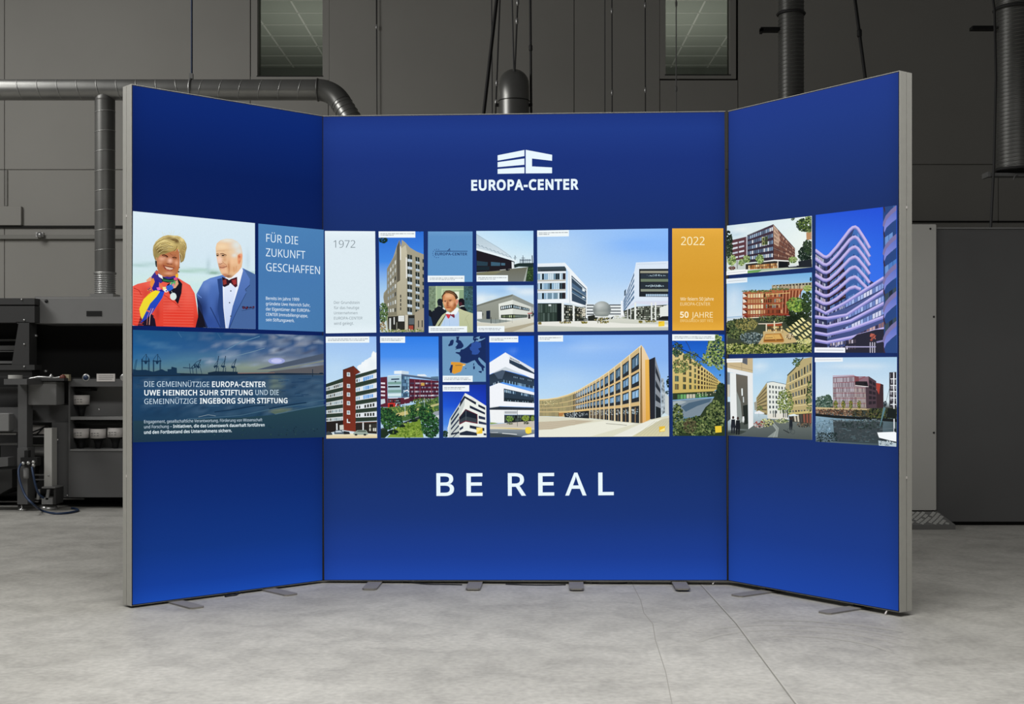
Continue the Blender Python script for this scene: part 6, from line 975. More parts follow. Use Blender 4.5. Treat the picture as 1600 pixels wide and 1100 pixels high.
t.p('#c8b48c', 40, 60, 268, 55, 268, 188, 40, 140); t.l('#8c7c60', 3, 60, 118, 268, 165); t.l('#8c7c60', 3, 168, 90, 170, 165); t.p('#5c6068', 170, 95, 182, 58, 220, 58, 220, 115); t.p('#e8eaea', 40, 140, 268, 190, 272, 690, 230, 695, 222, 215, 110, 190, 40, 175)
t.p('#7c8894', 40, 180, 64, 185, 64, 400, 40, 395); t.p('#e8eceb', 64, 185, 118, 190, 130, 690, 72, 695, 66, 440); t.p('#ccc8b8', 42, 290, 62, 290, 62, 400, 42, 400); t.p('#3c4448', 42, 445, 66, 445, 70, 600, 44, 620); t.p(('#6c665c', '#48504c'), 118, 195, 222, 215, 228, 690, 130, 690); t.p('#8c9490', 125, 350, 160, 450, 175, 620, 130, 650)
t.l('#e8f0f0', 12, 172, 325, 174, 390); t.l('#d8e0e0', 8, 184, 400, 186, 450); t.p('#262c28', 180, 480, 222, 470, 226, 640, 190, 650)
t.p('#e4e8e0', 395, 280, 440, 265, 580, 295, 600, 570, 400, 590); t.p('#a8986c', 300, 410, 395, 270, 400, 560, 300, 530); t.l('#44484c', 4, 395, 270, 450, 265, 580, 292)
for k in range(7): t.p('#6c6248', 308, 418+k*20-10, 393, 312+k*40-5, 393, 328+k*40-5, 308, 426+k*20-8)
t.win(['#5c6468', '#7c8080', '#444c50'], (408, 285, 570, 305, 590, 555, 408, 560), 6, 6, .5, .55)
t.p('#9c9c90', 280, 450, 305, 440, 305, 520, 285, 520); t.p('#b8a878', 560, 320, 580, 200, 720, 60, 798, 45, 798, 560, 620, 560)
for k in range(5): t.win(['#3c3c3c', '#5c6468', '#2c3030', '#6c746c'], (590, 220+k*78-(k > 2)*10, 796, 90+k*105, 796, 165+k*98, 595, 275+k*68-(k > 2)*10), 8, 1, .5, .9); t.l('#e8d8a4', 5, 575, 285+k*68, 798, 180+k*95)
t.l('#3c4438', 9, 578, 210, 640, 150, 720, 50); t.leaf(['#3c5430', '#5c7040'], 660, 90, 36, 40, 40, 9); t.p('#c8b878', 580, 545, 798, 520, 798, 545, 580, 560)
t.leaf(['#6c8040', '#8c9c54', '#4c6030', '#a4b068'], 560, 450, 75, 120, 220, 10); t.leaf(['#6c7c48', '#3c4c2c'], 775, 400, 28, 140, 80, 10); t.leaf(['#4c6038', '#8a9858'], 330, 500, 30, 20, 20, 8)
t.p(('#6c7470', '#4c5454'), 45, 700, 230, 690, 300, 640, 440, 600, 560, 600, 798, 640, 798, 785, 45, 745); t.p('#8c9490', 440, 610, 500, 680, 490, 760, 400, 760, 480, 700, 420, 620); t.l('#b4bab4', 3, 440, 615, 500, 680, 488, 760); t.l('#b4bab4', 3, 430, 620, 482, 690, 455, 762)
t.p('#3c4440', 45, 715, 160, 700, 215, 708, 160, 735, 45, 745); t.p('#e8ecf0', 285, 540, 325, 522, 375, 545, 370, 552, 290, 552); t.l('#a0a8a8', 3, 325, 545, 325, 580); t.p('#e0dcd0', 400, 555, 580, 545, 590, 600, 410, 595); t.win(['#3c4448', '#8a9088', '#e0e0d4'], (410, 520, 590, 510, 590, 590, 410, 585), 10, 1, .5, .9)
t.leaf(['#c8c878', '#dcdca0', '#8c9458', '#3c3c34'], 395, 630, 60, 36, 80, 9); t.leaf(['#2c2c2c', '#a8483c', '#c8ccc8'], 330, 645, 46, 32, 60, 9); t.leaf(['#d8dcb0', '#4c5c34', '#8a9860'], 530, 615, 60, 20, 60, 8); t.leaf(['#2c3030', '#3c3c38', '#7c6c58'], 730, 650, 65, 22, 70, 8)
t.p('#3c3a34', 590, 560, 798, 545, 798, 640, 600, 620); t.win(['#e8e4d4', '#8a5444', '#4c4c48', '#c8c0ac'], (630, 560, 798, 548, 798, 640, 640, 620), 6, 1, .6, .95); t.p('#dce8ec', 590, 562, 640, 552, 680, 568, 600, 574)
def fig(x, y, h, c): t.p(c, x-h*.1, y-h*.78, x+h*.1, y-h*.78, x+h*.13, y-h*.4, x+h*.08, y-h*.02, x+h*.02, y, x, y-h*.35, x-h*.04, y, x-h*.1, y-h*.03, x-h*.13, y-h*.4); t.e('#3a2c28', x, y-h*.88, h*.06, h*.085)
fig(96, 730, 165, '#20242c'); fig(138, 740, 168, '#1a1d22'); fig(187, 630, 70, '#e8ecec'); fig(612, 700, 120, '#20262c'); t.l('#3c4448', 4, 560, 700, 600, 720); 
for x, y in ((600, 700), (628, 712)):
    for k in range(10): a = k*.628; t.l('#3c4448', 3, x+20*math.cos(a), y+20*math.sin(a), x+20*math.cos(a+.63), y+20*math.sin(a+.63))
t.p('#2c3030', 545, 690, 600, 722, 595, 726, 545, 698); t.p('#f0f4f4', 40, 60, 180, 56, 180, 92, 40, 95); t.l('#b4b8bc', 4, 50, 75, 168, 72); t.build('printed_photo', FR_, 'backlit picture of a street with walkers and a cyclist between buildings')
t = tile(PR, 1130, 550, 5.714, 828, 50, 1555, 45, 1555, 845, 830, 800)
t.grid([(0, ('#b4d4f0', '#a8cce8')), (.3, '#c8dff0'), (.5, '#d8e8ee'), (.57, '#3c4038'), (.66, '#3c4644'), (.7, ('#8cacc0', '#4c5c60')), (1, ('#5c6c74', '#3c4a50'))], [(1150, 120, 200, 26, '#d4e4f0', .9), (1350, 140, 120, 20, '#d8e6f0', .8), (900, 300, 90, 100, '#d0e2f0', .6), (1000, 160, 120, 20, '#bcd6ec', .7)], 16)
t.leaf(['#5c7468', '#3c5448', '#7c9080', '#2c4438'], 900, 450, 85, 55, 160, 13); t.leaf(['#4c6454'], 940, 410, 30, 30, 30, 12)
t.p(('#9c8c96', '#8c7c74'), 982, 222, 1175, 212, 1185, 300, 1275, 312, 1282, 505, 985, 500); t.p('#7c4c50', 1175, 212, 1215, 222, 1215, 300, 1180, 298); t.p('#8c6c78', 1215, 225, 1302, 218, 1302, 310, 1215, 300); t.p('#4c3c44', 1302, 216, 1370, 260, 1375, 500, 1282, 505, 1275, 312, 1302, 312)
t.p('#262428', 1182, 262, 1290, 262, 1300, 310, 1185, 296); t.l('#e8e0dc', 5, 1182, 298, 1300, 310); t.leaf(['#1c1c20'], 1275, 280, 14, 12, 10, 7)
t.win(['#b4b2bc', '#766c78', '#c4c2cc', '#8c848e'], (986, 232, 1170, 222, 1175, 490, 988, 490), 22, 6, .5, .88); t.win(['#a8a0a6', '#746a70', '#b8aea6'], (1178, 312, 1272, 318, 1278, 495, 1180, 492), 11, 4, .5, .88)
for k in range(6): t.l('#8c3c48', 4, 984, 230+k*46, 1175, 220+k*47, 1275, 312+(k-2)*46 if k > 1 else 220) if k < 2 else t.l('#8c4450', 4, 984, 230+k*46, 1276, 226+k*47)
t.win('#2c262c', (1306, 235, 1368, 275, 1370, 470, 1300, 480), 2, 5, .8, .6); t.p('#a84438', 1370, 275, 1410, 282, 1410, 380, 1395, 380, 1372, 330); t.p('#3c2c30', 1372, 332, 1396, 380, 1410, 282, 1435, 292, 1437, 500, 1375, 500); t.l('#c04858', 4, 982, 214, 1175, 208)
t.p('#c8b488', 830, 492, 985, 498, 1340, 508, 1340, 518, 830, 512); t.leaf(['#8c6c54', '#6c4c3c', '#a89078', '#4c3c30'], 1000, 540, 170, 28, 180, 10, True); t.leaf(['#4c4c34', '#6c5c40', '#2c2c24'], 1280, 555, 120, 40, 150, 12, True); t.leaf(['#3c442c', '#202820', '#5c6038'], 1430, 550, 120, 45, 160, 13, True); t.p('#1c2020', 830, 550, 1000, 565, 1555, 600, 1555, 625, 1000, 590, 830, 572)
for x in (1010, 1078, 1145, 1220): t.leaf(['#6c7c38', '#4c5c30', '#a08c48'], x, 470, 16, 36, 50, 8)
t.p(('#40484c', '#384448'), 985, 610, 1430, 620, 1430, 820, 1000, 800); t.leaf(['#4c5458', '#465054', '#40494d'], 1200, 700, 200, 90, 160, 12, True); t.leaf(['#2c3838', '#3c4a48'], 1250, 650, 200, 40, 80, 12)
t.leaf(['#7c9cb0', '#6c8ca0', '#8cacc0', '#5c7480'], 900, 680, 70, 70, 110, 9, True); t.leaf(['#1c2828', '#2c3c3c', '#4c5c60'], 930, 760, 90, 40, 120, 9, True); t.leaf(['#6c7c80', '#8c9ca0'], 1180, 610, 240, 12, 60, 6, True)
for k in range(60): x, y = R.uniform(835, 1380), R.uniform(590, 800); t.l(R.choice(['#5c7078', '#2c383c', '#6c8890']), 2.5, x, y, x+R.uniform(15, 50), y+1)
t.p('#3c3a40', 1492, 182, 1555, 178, 1555, 505, 1492, 490); t.win(['#6c6c74', '#26262c', '#a8a8b0'], (1495, 186, 1555, 182, 1555, 500, 1495, 488), 5, 6, .5, .7)
for y in (240, 298, 352, 410, 468): t.l('#e0e4e8', 8, 1502, y, 1555, y)
t.l('#eef2f4', 9, 1532, 182, 1536, 715); t.l('#3c484c', 3, 1500, 300, 1465, 440, 1408, 660); t.p('#5c8088', 1440, 490, 1460, 500, 1412, 665, 1408, 660); t.leaf(['#3c4c54', '#2c3438'], 1455, 465, 16, 24, 24, 8); t.p('#1c2220', 1480, 500, 1555, 510, 1555, 600, 1470, 580)
t.p('#f4f8fa', 1385, 718, 1540, 712, 1555, 720, 1555, 800, 1420, 775, 1400, 762); t.p('#2c3438', 1402, 765, 1555, 802, 1555, 815, 1420, 785); t.p('#b8c8d0', 1395, 790, 1555, 812, 1555, 845, 1400, 838); t.leaf(['#d8e4e8', '#7c8c94'], 1465, 812, 60, 20, 50, 8); t.l('#6c7880', 3, 1410, 690, 1540, 680); t.r('#20282c', 1536, 684, 1555, 712)
t.p('#eef4f8', 828, 50, 1078, 50, 1078, 86, 828, 90); t.l('#b0b4b8', 4, 840, 70, 1060, 68); t.build('printed_photo', FR_, 'backlit picture of a pinkish building by a canal with a white boat')
# ------------------------------------------------------------------ cables under the light boxes
def curve_thing(name, label, cat, pts, r, m, group=None, n=8):
    P_ = [Vector(p) for p in pts]; out = []
    for i in range(len(P_)-1):
        a, b, c, d = P_[max(i-1, 0)], P_[i], P_[i+1], P_[min(i+2, len(P_)-1)]
        for k in range(5):
            t = k/5; out.append(.5*((2*b)+(c-a)*t+(2*a-5*b+4*c-d)*t*t+(3*b-a-3*c+d)*t**3))
    out.append(P_[-1]); mb = MB(); loc = out[0].copy(); mb.tube(out, r, n); shift(mb, loc)
    o = mb.build(name, m, None, label, cat, group); o.location = loc; return o
def fl(px, py, z=0.004): p = W(px, py, F*(CH-z)/(py-HZ)); return p
curve_thing('power_cable', 'thin black cable on the floor under the middle display wall, left of centre', 'cable', [fl(630, 909.5), fl(650, 911), fl(668, 912.5), fl(700, 913), fl(722, 913.5)], .003, M_black)
curve_thing('power_cable', 'thin black cable on the floor under the middle display wall, at its centre', 'cable', [fl(790, 912.5), fl(815, 913.5), fl(850, 914), fl(884, 913.5)], .003, M_black)
curve_thing('power_cable', 'thin black cable on the floor under the middle display wall, right of centre', 'cable', [fl(925, 911), fl(940, 911.8), fl(965, 911.5), fl(980, 910.5)], .003, M_black)
curve_thing('power_cable', 'short black cable end on the floor under the left wing', 'cable', [fl(352, 932), fl(360, 930.5), fl(368, 929.5), fl(374, 926)], .006, M_black)
for px, py, lb in ((1113.5, 914, 'small white cable tie below the right end of the middle display wall'), (1383, 961, 'small white cable tie below the outer end of the right wing')):
    c = fl(px, py, .0); mb = MB(); mb.tube([(0, 0, .004), (.004, .0, .012), (.012, .01, .018)], .004, 6); o = mb.build('cable_tie', M_white, None, lb, 'cable tie'); o.location = c
# ------------------------------------------------------------------ ducts and hanging cables
def ring_seams(mb, p, q, R_, sp, slant=.0, r=.006):
    p, q = Vector(p), Vector(q); d = (q-p); L = d.length; d.normalize(); n = int(L/sp)
    tl = Vector((0, 0, 1)) if abs(d.z) < .9 else Vector((1, 0, 0))
    for i in range(n): mb.ring(p+d*(sp*(i+.5)), d+tl*slant, R_, r, 18)
Yd = 11.0; Rd = 16.2/F*Yd
hd = W(-260, 140.5, Yd); he = W(496, 140.5, Yd); loc = (hd.x, hd.y, hd.z)
dt = thing('ventilation_duct', 'long horizontal galvanised spiral duct crossing the upper left and bending down', 'duct', loc)
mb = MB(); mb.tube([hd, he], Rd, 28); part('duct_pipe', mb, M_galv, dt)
mb = MB(); ring_seams(mb, hd, W(300, 140.5, Yd), Rd, .17, .25, .005); ring_seams(mb, W(300, 140.5, Yd), he, Rd, .17, -.25, .004); part('spiral_seam', mb, M_seam, dt)['kind'] = 'stuff'
mb = MB(); path = []; dirs = []; rb = .24
for k in range(11):
    a = math.radians(62*k/10); path.append(he+Vector((rb*math.sin(a), -.35*rb*(1-math.cos(a))*1.0, -rb*(1-math.cos(a)))))
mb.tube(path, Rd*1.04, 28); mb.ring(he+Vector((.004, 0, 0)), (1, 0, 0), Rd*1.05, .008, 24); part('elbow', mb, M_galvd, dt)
d = (path[-1]-path[-2]).normalized(); e2 = path[-1]+d*1.0
mb = MB(); mb.tube([path[-1], e2], Rd, 28); ring_seams(mb, path[-1], e2, Rd, .05, 0, .006); part('flexible_pipe', mb, M_galv, dt)
mb = MB(); c = W(299, 140.5, Yd); mb.ring(c, (1, 0, 0), Rd*1.05, .009, 24); mb.box((c.x-.015, c.y-.02, c.z+Rd), (c.x+.015, c.y+.02, c.z+Rd+.05)); part('hanger_clamp', mb, M_sil, dt)
dv = W(164, 150, Yd+.02); db = W(164, 461, Yd+.02)
dt = thing('ventilation_duct', 'vertical spiral duct dropping to the grey machine behind the left wing', 'duct', (db.x, db.y, db.z))
mb = MB(); R2 = 15.5/F*Yd; Rt = R2
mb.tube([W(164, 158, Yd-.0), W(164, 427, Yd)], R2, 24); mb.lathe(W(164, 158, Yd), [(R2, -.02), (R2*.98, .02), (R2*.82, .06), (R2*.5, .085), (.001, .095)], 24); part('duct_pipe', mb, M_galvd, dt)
mb = MB(); ring_seams(mb, W(164, 160, Yd), W(164, 427, Yd), R2, .17, .12, .004); mb.ring(W(164, 427, Yd), (0, 0, 1), R2*1.03, .01, 20); part('spiral_seam', mb, M_seam, dt)['kind'] = 'stuff'
mb = MB(); mb.tube([W(164, 427, Yd), W(164, 461, Yd)], R2*.97, 20); ring_seams(mb, W(164, 427, Yd), W(164, 461, Yd), R2*1.0, .018, 0, .006); mb.box((W(164, 0, Yd).x-.1, Yd-.1, W(0, 465, Yd).z), (W(164, 0, Yd).x+.1, Yd+.1, W(0, 460, Yd).z)); part('flexible_pipe', mb, M_sil, dt)
# rounded elbow above the middle section
Ye = 12.0; c = W(803, 150, Ye); Re = 24/F*Ye
dt = thing('ventilation_duct', 'rounded duct elbow rising just above the centre of the display wall', 'duct', (c.x, c.y, 0.))
mb = MB(); path = [Vector((c.x, c.y, 1.6)), Vector((c.x, c.y, c.z-.02))]+[Vector((c.x, c.y+.16*(1-math.cos(math.radians(a))), c.z-.02+.16*math.sin(math.radians(a)))) for a in range(15, 91, 15)]
path += [path[-1]+Vector((0, 1.6, 0))]; mb.tube(path, Re, 28); part('duct_pipe', mb, M_galv, dt)
mb = MB(); mb.ring((c.x, c.y, c.z-.05), (0, 0, 1), Re*1.01, .004, 28); mb.box((c.x-Re-.03, c.y-.01, c.z-.1), (c.x-Re+.0, c.y+.01, c.z-.07)); mb.box((c.x+Re, c.y-.01, c.z-.1), (c.x+Re+.03, c.y+.01, c.z-.07)); part('fixing_lug', mb, M_black, dt)
def vduct(px, w, Y, y0, y1, label, ringy=None, rim=False):
    a, b = W(px, y0, Y), W(px, y1, Y); r = w/2/F*Y; t = thing('ventilation_duct', label, 'duct', (b.x, b.y, b.z))
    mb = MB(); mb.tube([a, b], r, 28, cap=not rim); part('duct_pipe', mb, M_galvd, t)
    mb = MB(); ring_seams(mb, a, b, r, .036*Y/12, .1, .006); part('spiral_seam', mb, M_galv, t)['kind'] = 'stuff'
    mb = MB(); 
    if ringy: mb.ring(W(px, ringy, Y), (0, 0, 1), r*1.06, .014, 28); part('clamp_ring', mb, M_mdk, t)
    if rim: mb = MB(); mb.ring(b, (0, 0, 1), r*1.02, .012, 28); part('end_rim', mb, M_mdk, t)
    return t, r
t, r = vduct(1236, 39, 12, -260, 330, 'vertical spiral duct behind the right wing, left of the open ended one', 22)
mb = MB(); pbox(mb, 1189, 42, 1218, 48, 11.96, 12.04); pbox(mb, 1189, 44, 1193, 50, 11.96, 12.04); part('bracket', mb, M_black, t)
t, r = vduct(1588, 62, 10.5, -300, 266, 'wide vertical spiral duct ending in mid air at the right edge', 15, True)
mb = MB(); pbox(mb, 1520, 40, 1557, 45, 10.46, 10.54); part('bracket', mb, M_black, t)
mb = MB(); pbox(mb, 1544, 270, 1640, 275, 10.44, 10.54); pbox(mb, 1544, 268, 1548, 276, 10.42, 10.56); mb.tube([W(1590, 272, 10.42), W(1585, 276, 10.4), W(1584, 281, 10.4)], .006, 6); part('support_bar', mb, M_mg, t)
def cable(x0, y0, x1, y1, Y, r, lb, m=None, mid=None, cat='cable', clips=(), name='hanging_cable', grp='cables and rods hanging before the back wall'):
    a, b = W(x0, y0, Y), W(x1, y1, Y); top = a+(a-b).normalized()*1.6; t = thing(name, lb, cat, (b.x, b.y, b.z), grp)
    mb = MB(); mb.tube([top, a]+([W(*p, Y) for p in (mid or [])])+[b], r, 8); part('line', mb, m or M_mdk, t)
    for q in clips:
        k = (q-y0)/(y1-y0); p = a+(b-a)*k; mb = MB(); q2 = min(r*2.4, r+.006); mb.lathe(p, [(r*1.1, -.03), (q2, -.02), (q2, .02), (r*1.1, .03)], 8); part('clip', mb, m or M_sil, t)
    return t
cable(299.5, 0, 299.5, 124, Yd, .009, 'dark rod hanging down to the horizontal duct at upper left', M_navy)
cable(588, 0, 589, 179, YW-.06, .006, 'thin rod on the wall right of the left window, with a small clip', clips=(42,))
cable(776, 0, 755, 185, 11.5, .016, 'thick black slanting strap left of the rounded duct elbow', M_black, name='hanging_strap')
cable(768, 0, 769, 185, 13, .007, 'thin grey line just left of the slanting strap above the display wall', M_mg2)
cable(781, 0, 774, 185, 12.6, .008, 'thin dark line close to the slanting strap, on its right', clips=(130, 160))
cable(800, 0, 803, 122, 12, .008, 'left one of the two lines ending on the rounded duct elbow', M_mg2)
cable(809, 0, 804, 122, 12, .008, 'right one of the two lines ending on the rounded duct elbow', clips=(4, 33))
cable(828.5, 0, 830, 185, 12.2, .012, 'dark double cable just right of the rounded duct elbow', M_mdk, clips=(75,))
cable(945, 0, 945, 185, 13.5, .006, 'first thin line right of the centre, left of its near twin', M_mg2)
cable(956, 0, 956.5, 185, 13, .006, 'second thin line right of the centre, with small clips', clips=(17, 145))
cable(1008, 0, 1008.5, 185, 13, .006, 'thin line with a bright clip, left of the right window', clips=(8, 141))
cable(1056.5, 0, 1056.5, 180, 13, .006, 'thin line hanging in front of the right window', M_mg, clips=(6, 139))
cable(1336, 0, 1352, 122, 9.5, .013, 'thick black slanting strap above the right wing', M_black, name='hanging_strap', clips=(52,))
cable(1550, -10, 1548, 356, 10, .011, 'dark cable hanging left of the wide duct at the right edge', M_mdk, mid=[(1554, 15), (1556, 120), (1553, 260)])
# ------------------------------------------------------------------ enclosure at the right
Y = 9.46; a = W(1461, 822, Y); p0 = W(1330, 822, Y)
t = thing('machine_enclosure', 'tall charcoal cabinet wall behind the right wing, with a pale end post', 'enclosure', (a.x, Y, 0))
mb = MB(); zt = W(0, 357, Y).z; mb.box((a.x+.01, Y+.03, .03), (a.x+3.2, Y+1.6, zt)); part('charcoal_panel', mb, M_encd, t)
mb = MB(); mb.box((a.x+.03, Y+.08, 0), (a.x+3.1, Y+1.5, .03)); part('plinth', mb, M_black, t)
mb = MB(); mb.box((a.x, Y+.02, zt), (a.x+3.21, Y+1.61, zt+.01)); part('top_edge', mb, M_mg, t)
a1 = W(1380, 0, Y); zt1 = W(0, 351.5, Y).z; mb = MB(); mb.box((a1.x, Y-.05, .12), (a.x-.005, Y+1.2, zt1), 0, .006); part('end_post', mb, M_encl, t, 'pale grey end post')
for x, y in ((1453.5, 357.5), (1459, 495), (1459, 676)):
    mb = MB(); mb.lathe(W(x, y, Y-.05), [(.006, 0), (.008, .003), (.005, .006)], 8, axis='y'); part('screw', mb, M_black, t)
# tread plate foot: sloping apron with raised diamonds
Yt = Y-.16; q = [Vector((a1.x, Y-.06, .115)), Vector((a.x-.005+.004, Y-.06, .115)), Vector((a.x+.075, Yt-.06, .035)), Vector((a1.x, Yt-.06, .035))]
mb = MB(); d = Vector((0, 0, -.005)); lo = [Vector((p.x, p.y+.02, 0)) for p in q]
mb.add(q+[Vector((q[0].x, Y+.1, .0)), Vector((q[1].x, Y+.1, 0)), Vector((q[2].x, q[2].y, 0)), Vector((q[3].x, q[3].y, 0))], [(3, 2, 1, 0), (7, 6, 2, 3), (6, 5, 1, 2), (4, 7, 3, 0), (5, 4, 0, 1), (4, 5, 6, 7)]); tp = part('tread_apron', mb, M_tread, t, 'sloping foot plate with raised diamonds')
nrm = (q[1]-q[0]).cross(q[3]-q[0]).normalized(); nrm = nrm if nrm.z > 0 else -nrm
mb = MB(); nx, ny = 10, 5
for i in range(nx+1):
    for j in range(ny*2-1):
        u = (i+(.5 if j % 2 else 0))/nx; v = (j+1)/(ny*2)
        if u > .96: continue
        at = lambda u, v: (q[0]*(1-u)+q[1]*u)*(1-v)+(q[3]*(1-u)+q[2]*u)*v
        c = [at(u-.040, v), at(u, v-.085), at(u+.040, v), at(u, v+.085)]; h = nrm*.004
        if (i+j) % 2 or R.random() < .55: mb.add([p+nrm*.0005 for p in c]+[p+h for p in [(k*.8+at(u, v)*.2) for k in c]], [(7, 6, 5, 4), (4, 5, 1, 0), (5, 6, 2, 1), (6, 7, 3, 2), (7, 4, 0, 3)])
o = shift(mb, t.location).build('raised_diamonds', M_tread2, tp); o['kind'] = 'stuff'
# ------------------------------------------------------------------ printing machine at the left
Y = 10.7; c = W(107, 795, Y)
t = thing('printing_machine', 'large dark grey printing machine standing behind the left wing', 'machine', (c.x, Y, 0))
def mp(name, m, *boxes, lab=None, bev=0., par=None):
    mb = MB()
    for b in boxes: pbox(mb, b[0], b[1], b[2], b[3], b[4], b[5], 0, bev)
    return part(name, mb, m, par or t, lab)
XR = 330
cov = mp('upper_cover', M_mg, (54, 465, XR, 506, Y, Y+1.3), bev=.008, lab='mid grey upper cover')
mp('vent_slot', M_mbk, (135, 486, 159, 494, Y-.004, Y+.02), par=cov); mp('cover_edge', M_sil, (54, 463.5, XR, 465.2, Y+.01, Y+1.28), par=cov)
mb = MB(); mb.lathe(W(72.5, 470.5, Y), [(.012, 0), (.015, .004), (.008, .008)], 10, axis='y'); part('screw', mb, M_black, cov)
mp('recess', M_mbk, (54, 506, XR, 592, Y+.5, Y+1.3), (54, 590, XR, 592, Y+.02, Y+.6), lab='black open recess')
hd_ = mp('side_hood', M_mdk, (-120, 466, 54, 476, Y-.12, Y+1.2), (-120, 478, 54, 504, Y-.12, Y+.05), (-120, 570, 54, 578, Y-.12, Y+.05), (-120, 578, 50, 590, Y-.08, Y+.1), (-120, 476, 52, 479, Y-.07, Y+.05), lab='dark grey hood with a slanted window')
P3 = lambda *xy: [(W(xy[i], xy[i+1], Y).x, W(xy[i], xy[i+1], Y).z) for i in range(0, len(xy), 2)]
mb = MB(); mb.prism(P3(38, 504, 54, 504, 54, 570, 27, 570), Y-.12, Y+.05); mb.prism(P3(33, 504, 38.5, 504, 37.8, 508), Y-.12, Y+.05); part('hood_frame', mb, M_mdk, t)
hb = mp('hood_interior', M_mbk, (-120, 500, 54, 575, Y+.45, Y+.5)); mp('inner_rail', M_mg, (-120, 530, 40, 533, Y+.3, Y+.36), (-120, 540, 40, 547, Y+.2, Y+.26), (-120, 548, 40, 550, Y+.2, Y+.24), (-120, 564, 40, 568, Y+.1, Y+.14), par=hb)
for x, y in ((38, 500), (38, 538), (38, 573), (34, 468)):
    mb = MB(); mb.lathe(W(x, y, Y-.12), [(.007, 0), (.009, .003), (.005, .007)], 8, axis='y'); part('screw', mb, M_sil, hd_)
for x, y in ((56.5, 524.5), (72, 580)):
    mb = MB(); mb.lathe(W(x, y, Y+.02), [(.008, -.03), (.012, 0), (.012, .02)], 8, axis='y'); part('knob', mb, M_sil, t)
cab = mp('cabinet_body', M_mg2, (107, 592, XR, 604, Y, Y+.9), (107, 604, 109.5, 777, Y, Y+.9), (109.5, 703, XR, 777, Y, Y+.9), (186+20, 604, XR, 777, Y+.0, Y+.9), (43, 633, 107, 660, Y+.12, Y+.9), (81, 660, 107, 777, Y+.05, Y+.9), lab='dark grey cabinet with an open shelf bay')
mp('cabinet_back', M_mg, (107, 600, 210, 705, Y+.27, Y+.3), par=cab); mp('shelf', M_mg, (109.5, 651, 208, 656, Y+.01, Y+.28), par=cab); mp('shelf', M_mg, (109.5, 702, 208, 704.5, Y-.01, Y+.28), par=cab)
mp('hanging_rail', M_mbk, (112, 607, 142, 611, Y+.1, Y+.26), par=cab); mp('hanging_rail', M_mbk, (112, 658, 190, 662, Y+.1, Y+.26), par=cab)
mb = MB(); pts = [(W(136, 590, Y+.0), 0)]; c0 = W(135, 590, Y+.01); mb.lathe(c0, [(.03, 0), (.033, .008), (.028, .012)], 20, axis='y'); bd = part('round_badge', mb, M_sil, t, 'round badge with a dark centre')
mb = MB(); mb.lathe(c0+Vector((0, -.012, 0)), [(.022, 0), (.022, .003)], 18, axis='y'); part('badge_centre', mb, M_navy, bd)
mb = MB(); c1 = W(194, 590, Y+.01); mb.lathe(c1, [(.03, 0), (.033, .008), (.028, .012)], 20, axis='y'); part('round_badge', mb, M_sil, t)
lp = mp('label_plate', M_white, (151, 584, 179.5, 596, Y-.004, Y+.01), lab='pale label plate with faint lines'); mp('printed_line', M_mg, (154, 586.5, 177, 587, Y-.006, Y-.003), (154, 589.2, 177, 589.7, Y-.006, Y-.003), (154, 592, 175, 592.5, Y-.006, Y-.003), par=lp)
bx = mp('control_box', M_mg, (43.5, 596, 88, 633, Y-.15, Y+.04), bev=.006, lab='grey control box')
mp('rear_body', M_mdk, (-120, 588, 112, 777, Y+.97, Y+1.25)); mp('tool_tray', M_mdk, (42, 591, 100, 595, Y-.2, Y+.1)); mb = MB(); mb.tube([W(46, 592, Y-.1), W(60, 589, Y-.1), W(74, 590, Y-.12), W(86, 591, Y-.1), W(97, 589, Y-.1)], .01, 8); mb.lathe(W(80, 588, Y-.1), [(.02, -.01), (.022, 0), (.008, .01), (.006, .02)], 12); part('clamp_arm', mb, M_sil, t)
sw = mp('switch_plate', M_beige, (97, 585, 107.5, 595, Y-.1, Y-.05), lab='beige switch plate'); mb = MB(); mb.lathe(W(100, 590, Y-.1), [(.018, 0), (.025, .02), (.022, .045), (.008, .05)], 16, axis='y'); part('switch_knob', mb, M_redb, sw, 'red brown knob')
fr = mp('left_frame', M_mg2, (-120, 637, 36, 675, Y-.1, Y+.1), (28, 598, 42, 705, Y-.18, Y-.05), (27, 700, 43, 788, Y-.22, Y-.06), (6, 592, 42, 601, Y-.5, Y-.1), (-120, 605, 28, 637, Y+.2, Y+.3), (-120, 700, -60, 795, Y-.2, Y+.6), lab='welded steel frame at the left end')
mp('front_box', M_mg, (-60, 646, 14, 674, Y-.2, Y+.0), bev=.006); mp('clip_plate', M_sil, (15, 650, 20, 655, Y-.115, Y-.1), par=fr)
mb = MB(); mb.prism(P3(-120, 722, 36, 711, 36, 724, -120, 742), Y-.32, Y-.18); part('feed_arm', mb, M_mg2, t); mb = MB(); mb.prism(P3(-120, 742, 26, 732, 26, 760, 0, 774, -120, 776), Y-.1, Y+.5); part('lower_tank', mb, M_mdk, t)
mb = MB(); mb.tube([W(-120, 677, Y-.02), W(26, 677.5, Y-.02)], .014, 12); part('roller', mb, M_sil, t)
mb = MB(); mb.tube([W(-120, 694, Y+.02), W(28, 694, Y+.02)], .012, 12); part('roller', mb, M_mg, t)
mb = MB(); mb.tube([W(42, 704, Y+.3), W(72, 704, Y+.3)], .052, 20); part('roller', mb, M_sil, t, 'bright thick roller')
mp('roll_end', M_white, (43, 665, 70, 678, Y+.2, Y+.3)); mb = MB(); mb.tube([W(43, 674, Y+.16), W(52, 675, Y+.15), W(62, 671, Y+.15), W(70, 667, Y+.16)], .007, 6); mb.tube([W(68, 668, Y+.14), W(60, 676, Y+.14), W(53, 683, Y+.14)], .006, 6); part('drive_cord', mb, M_black, t)
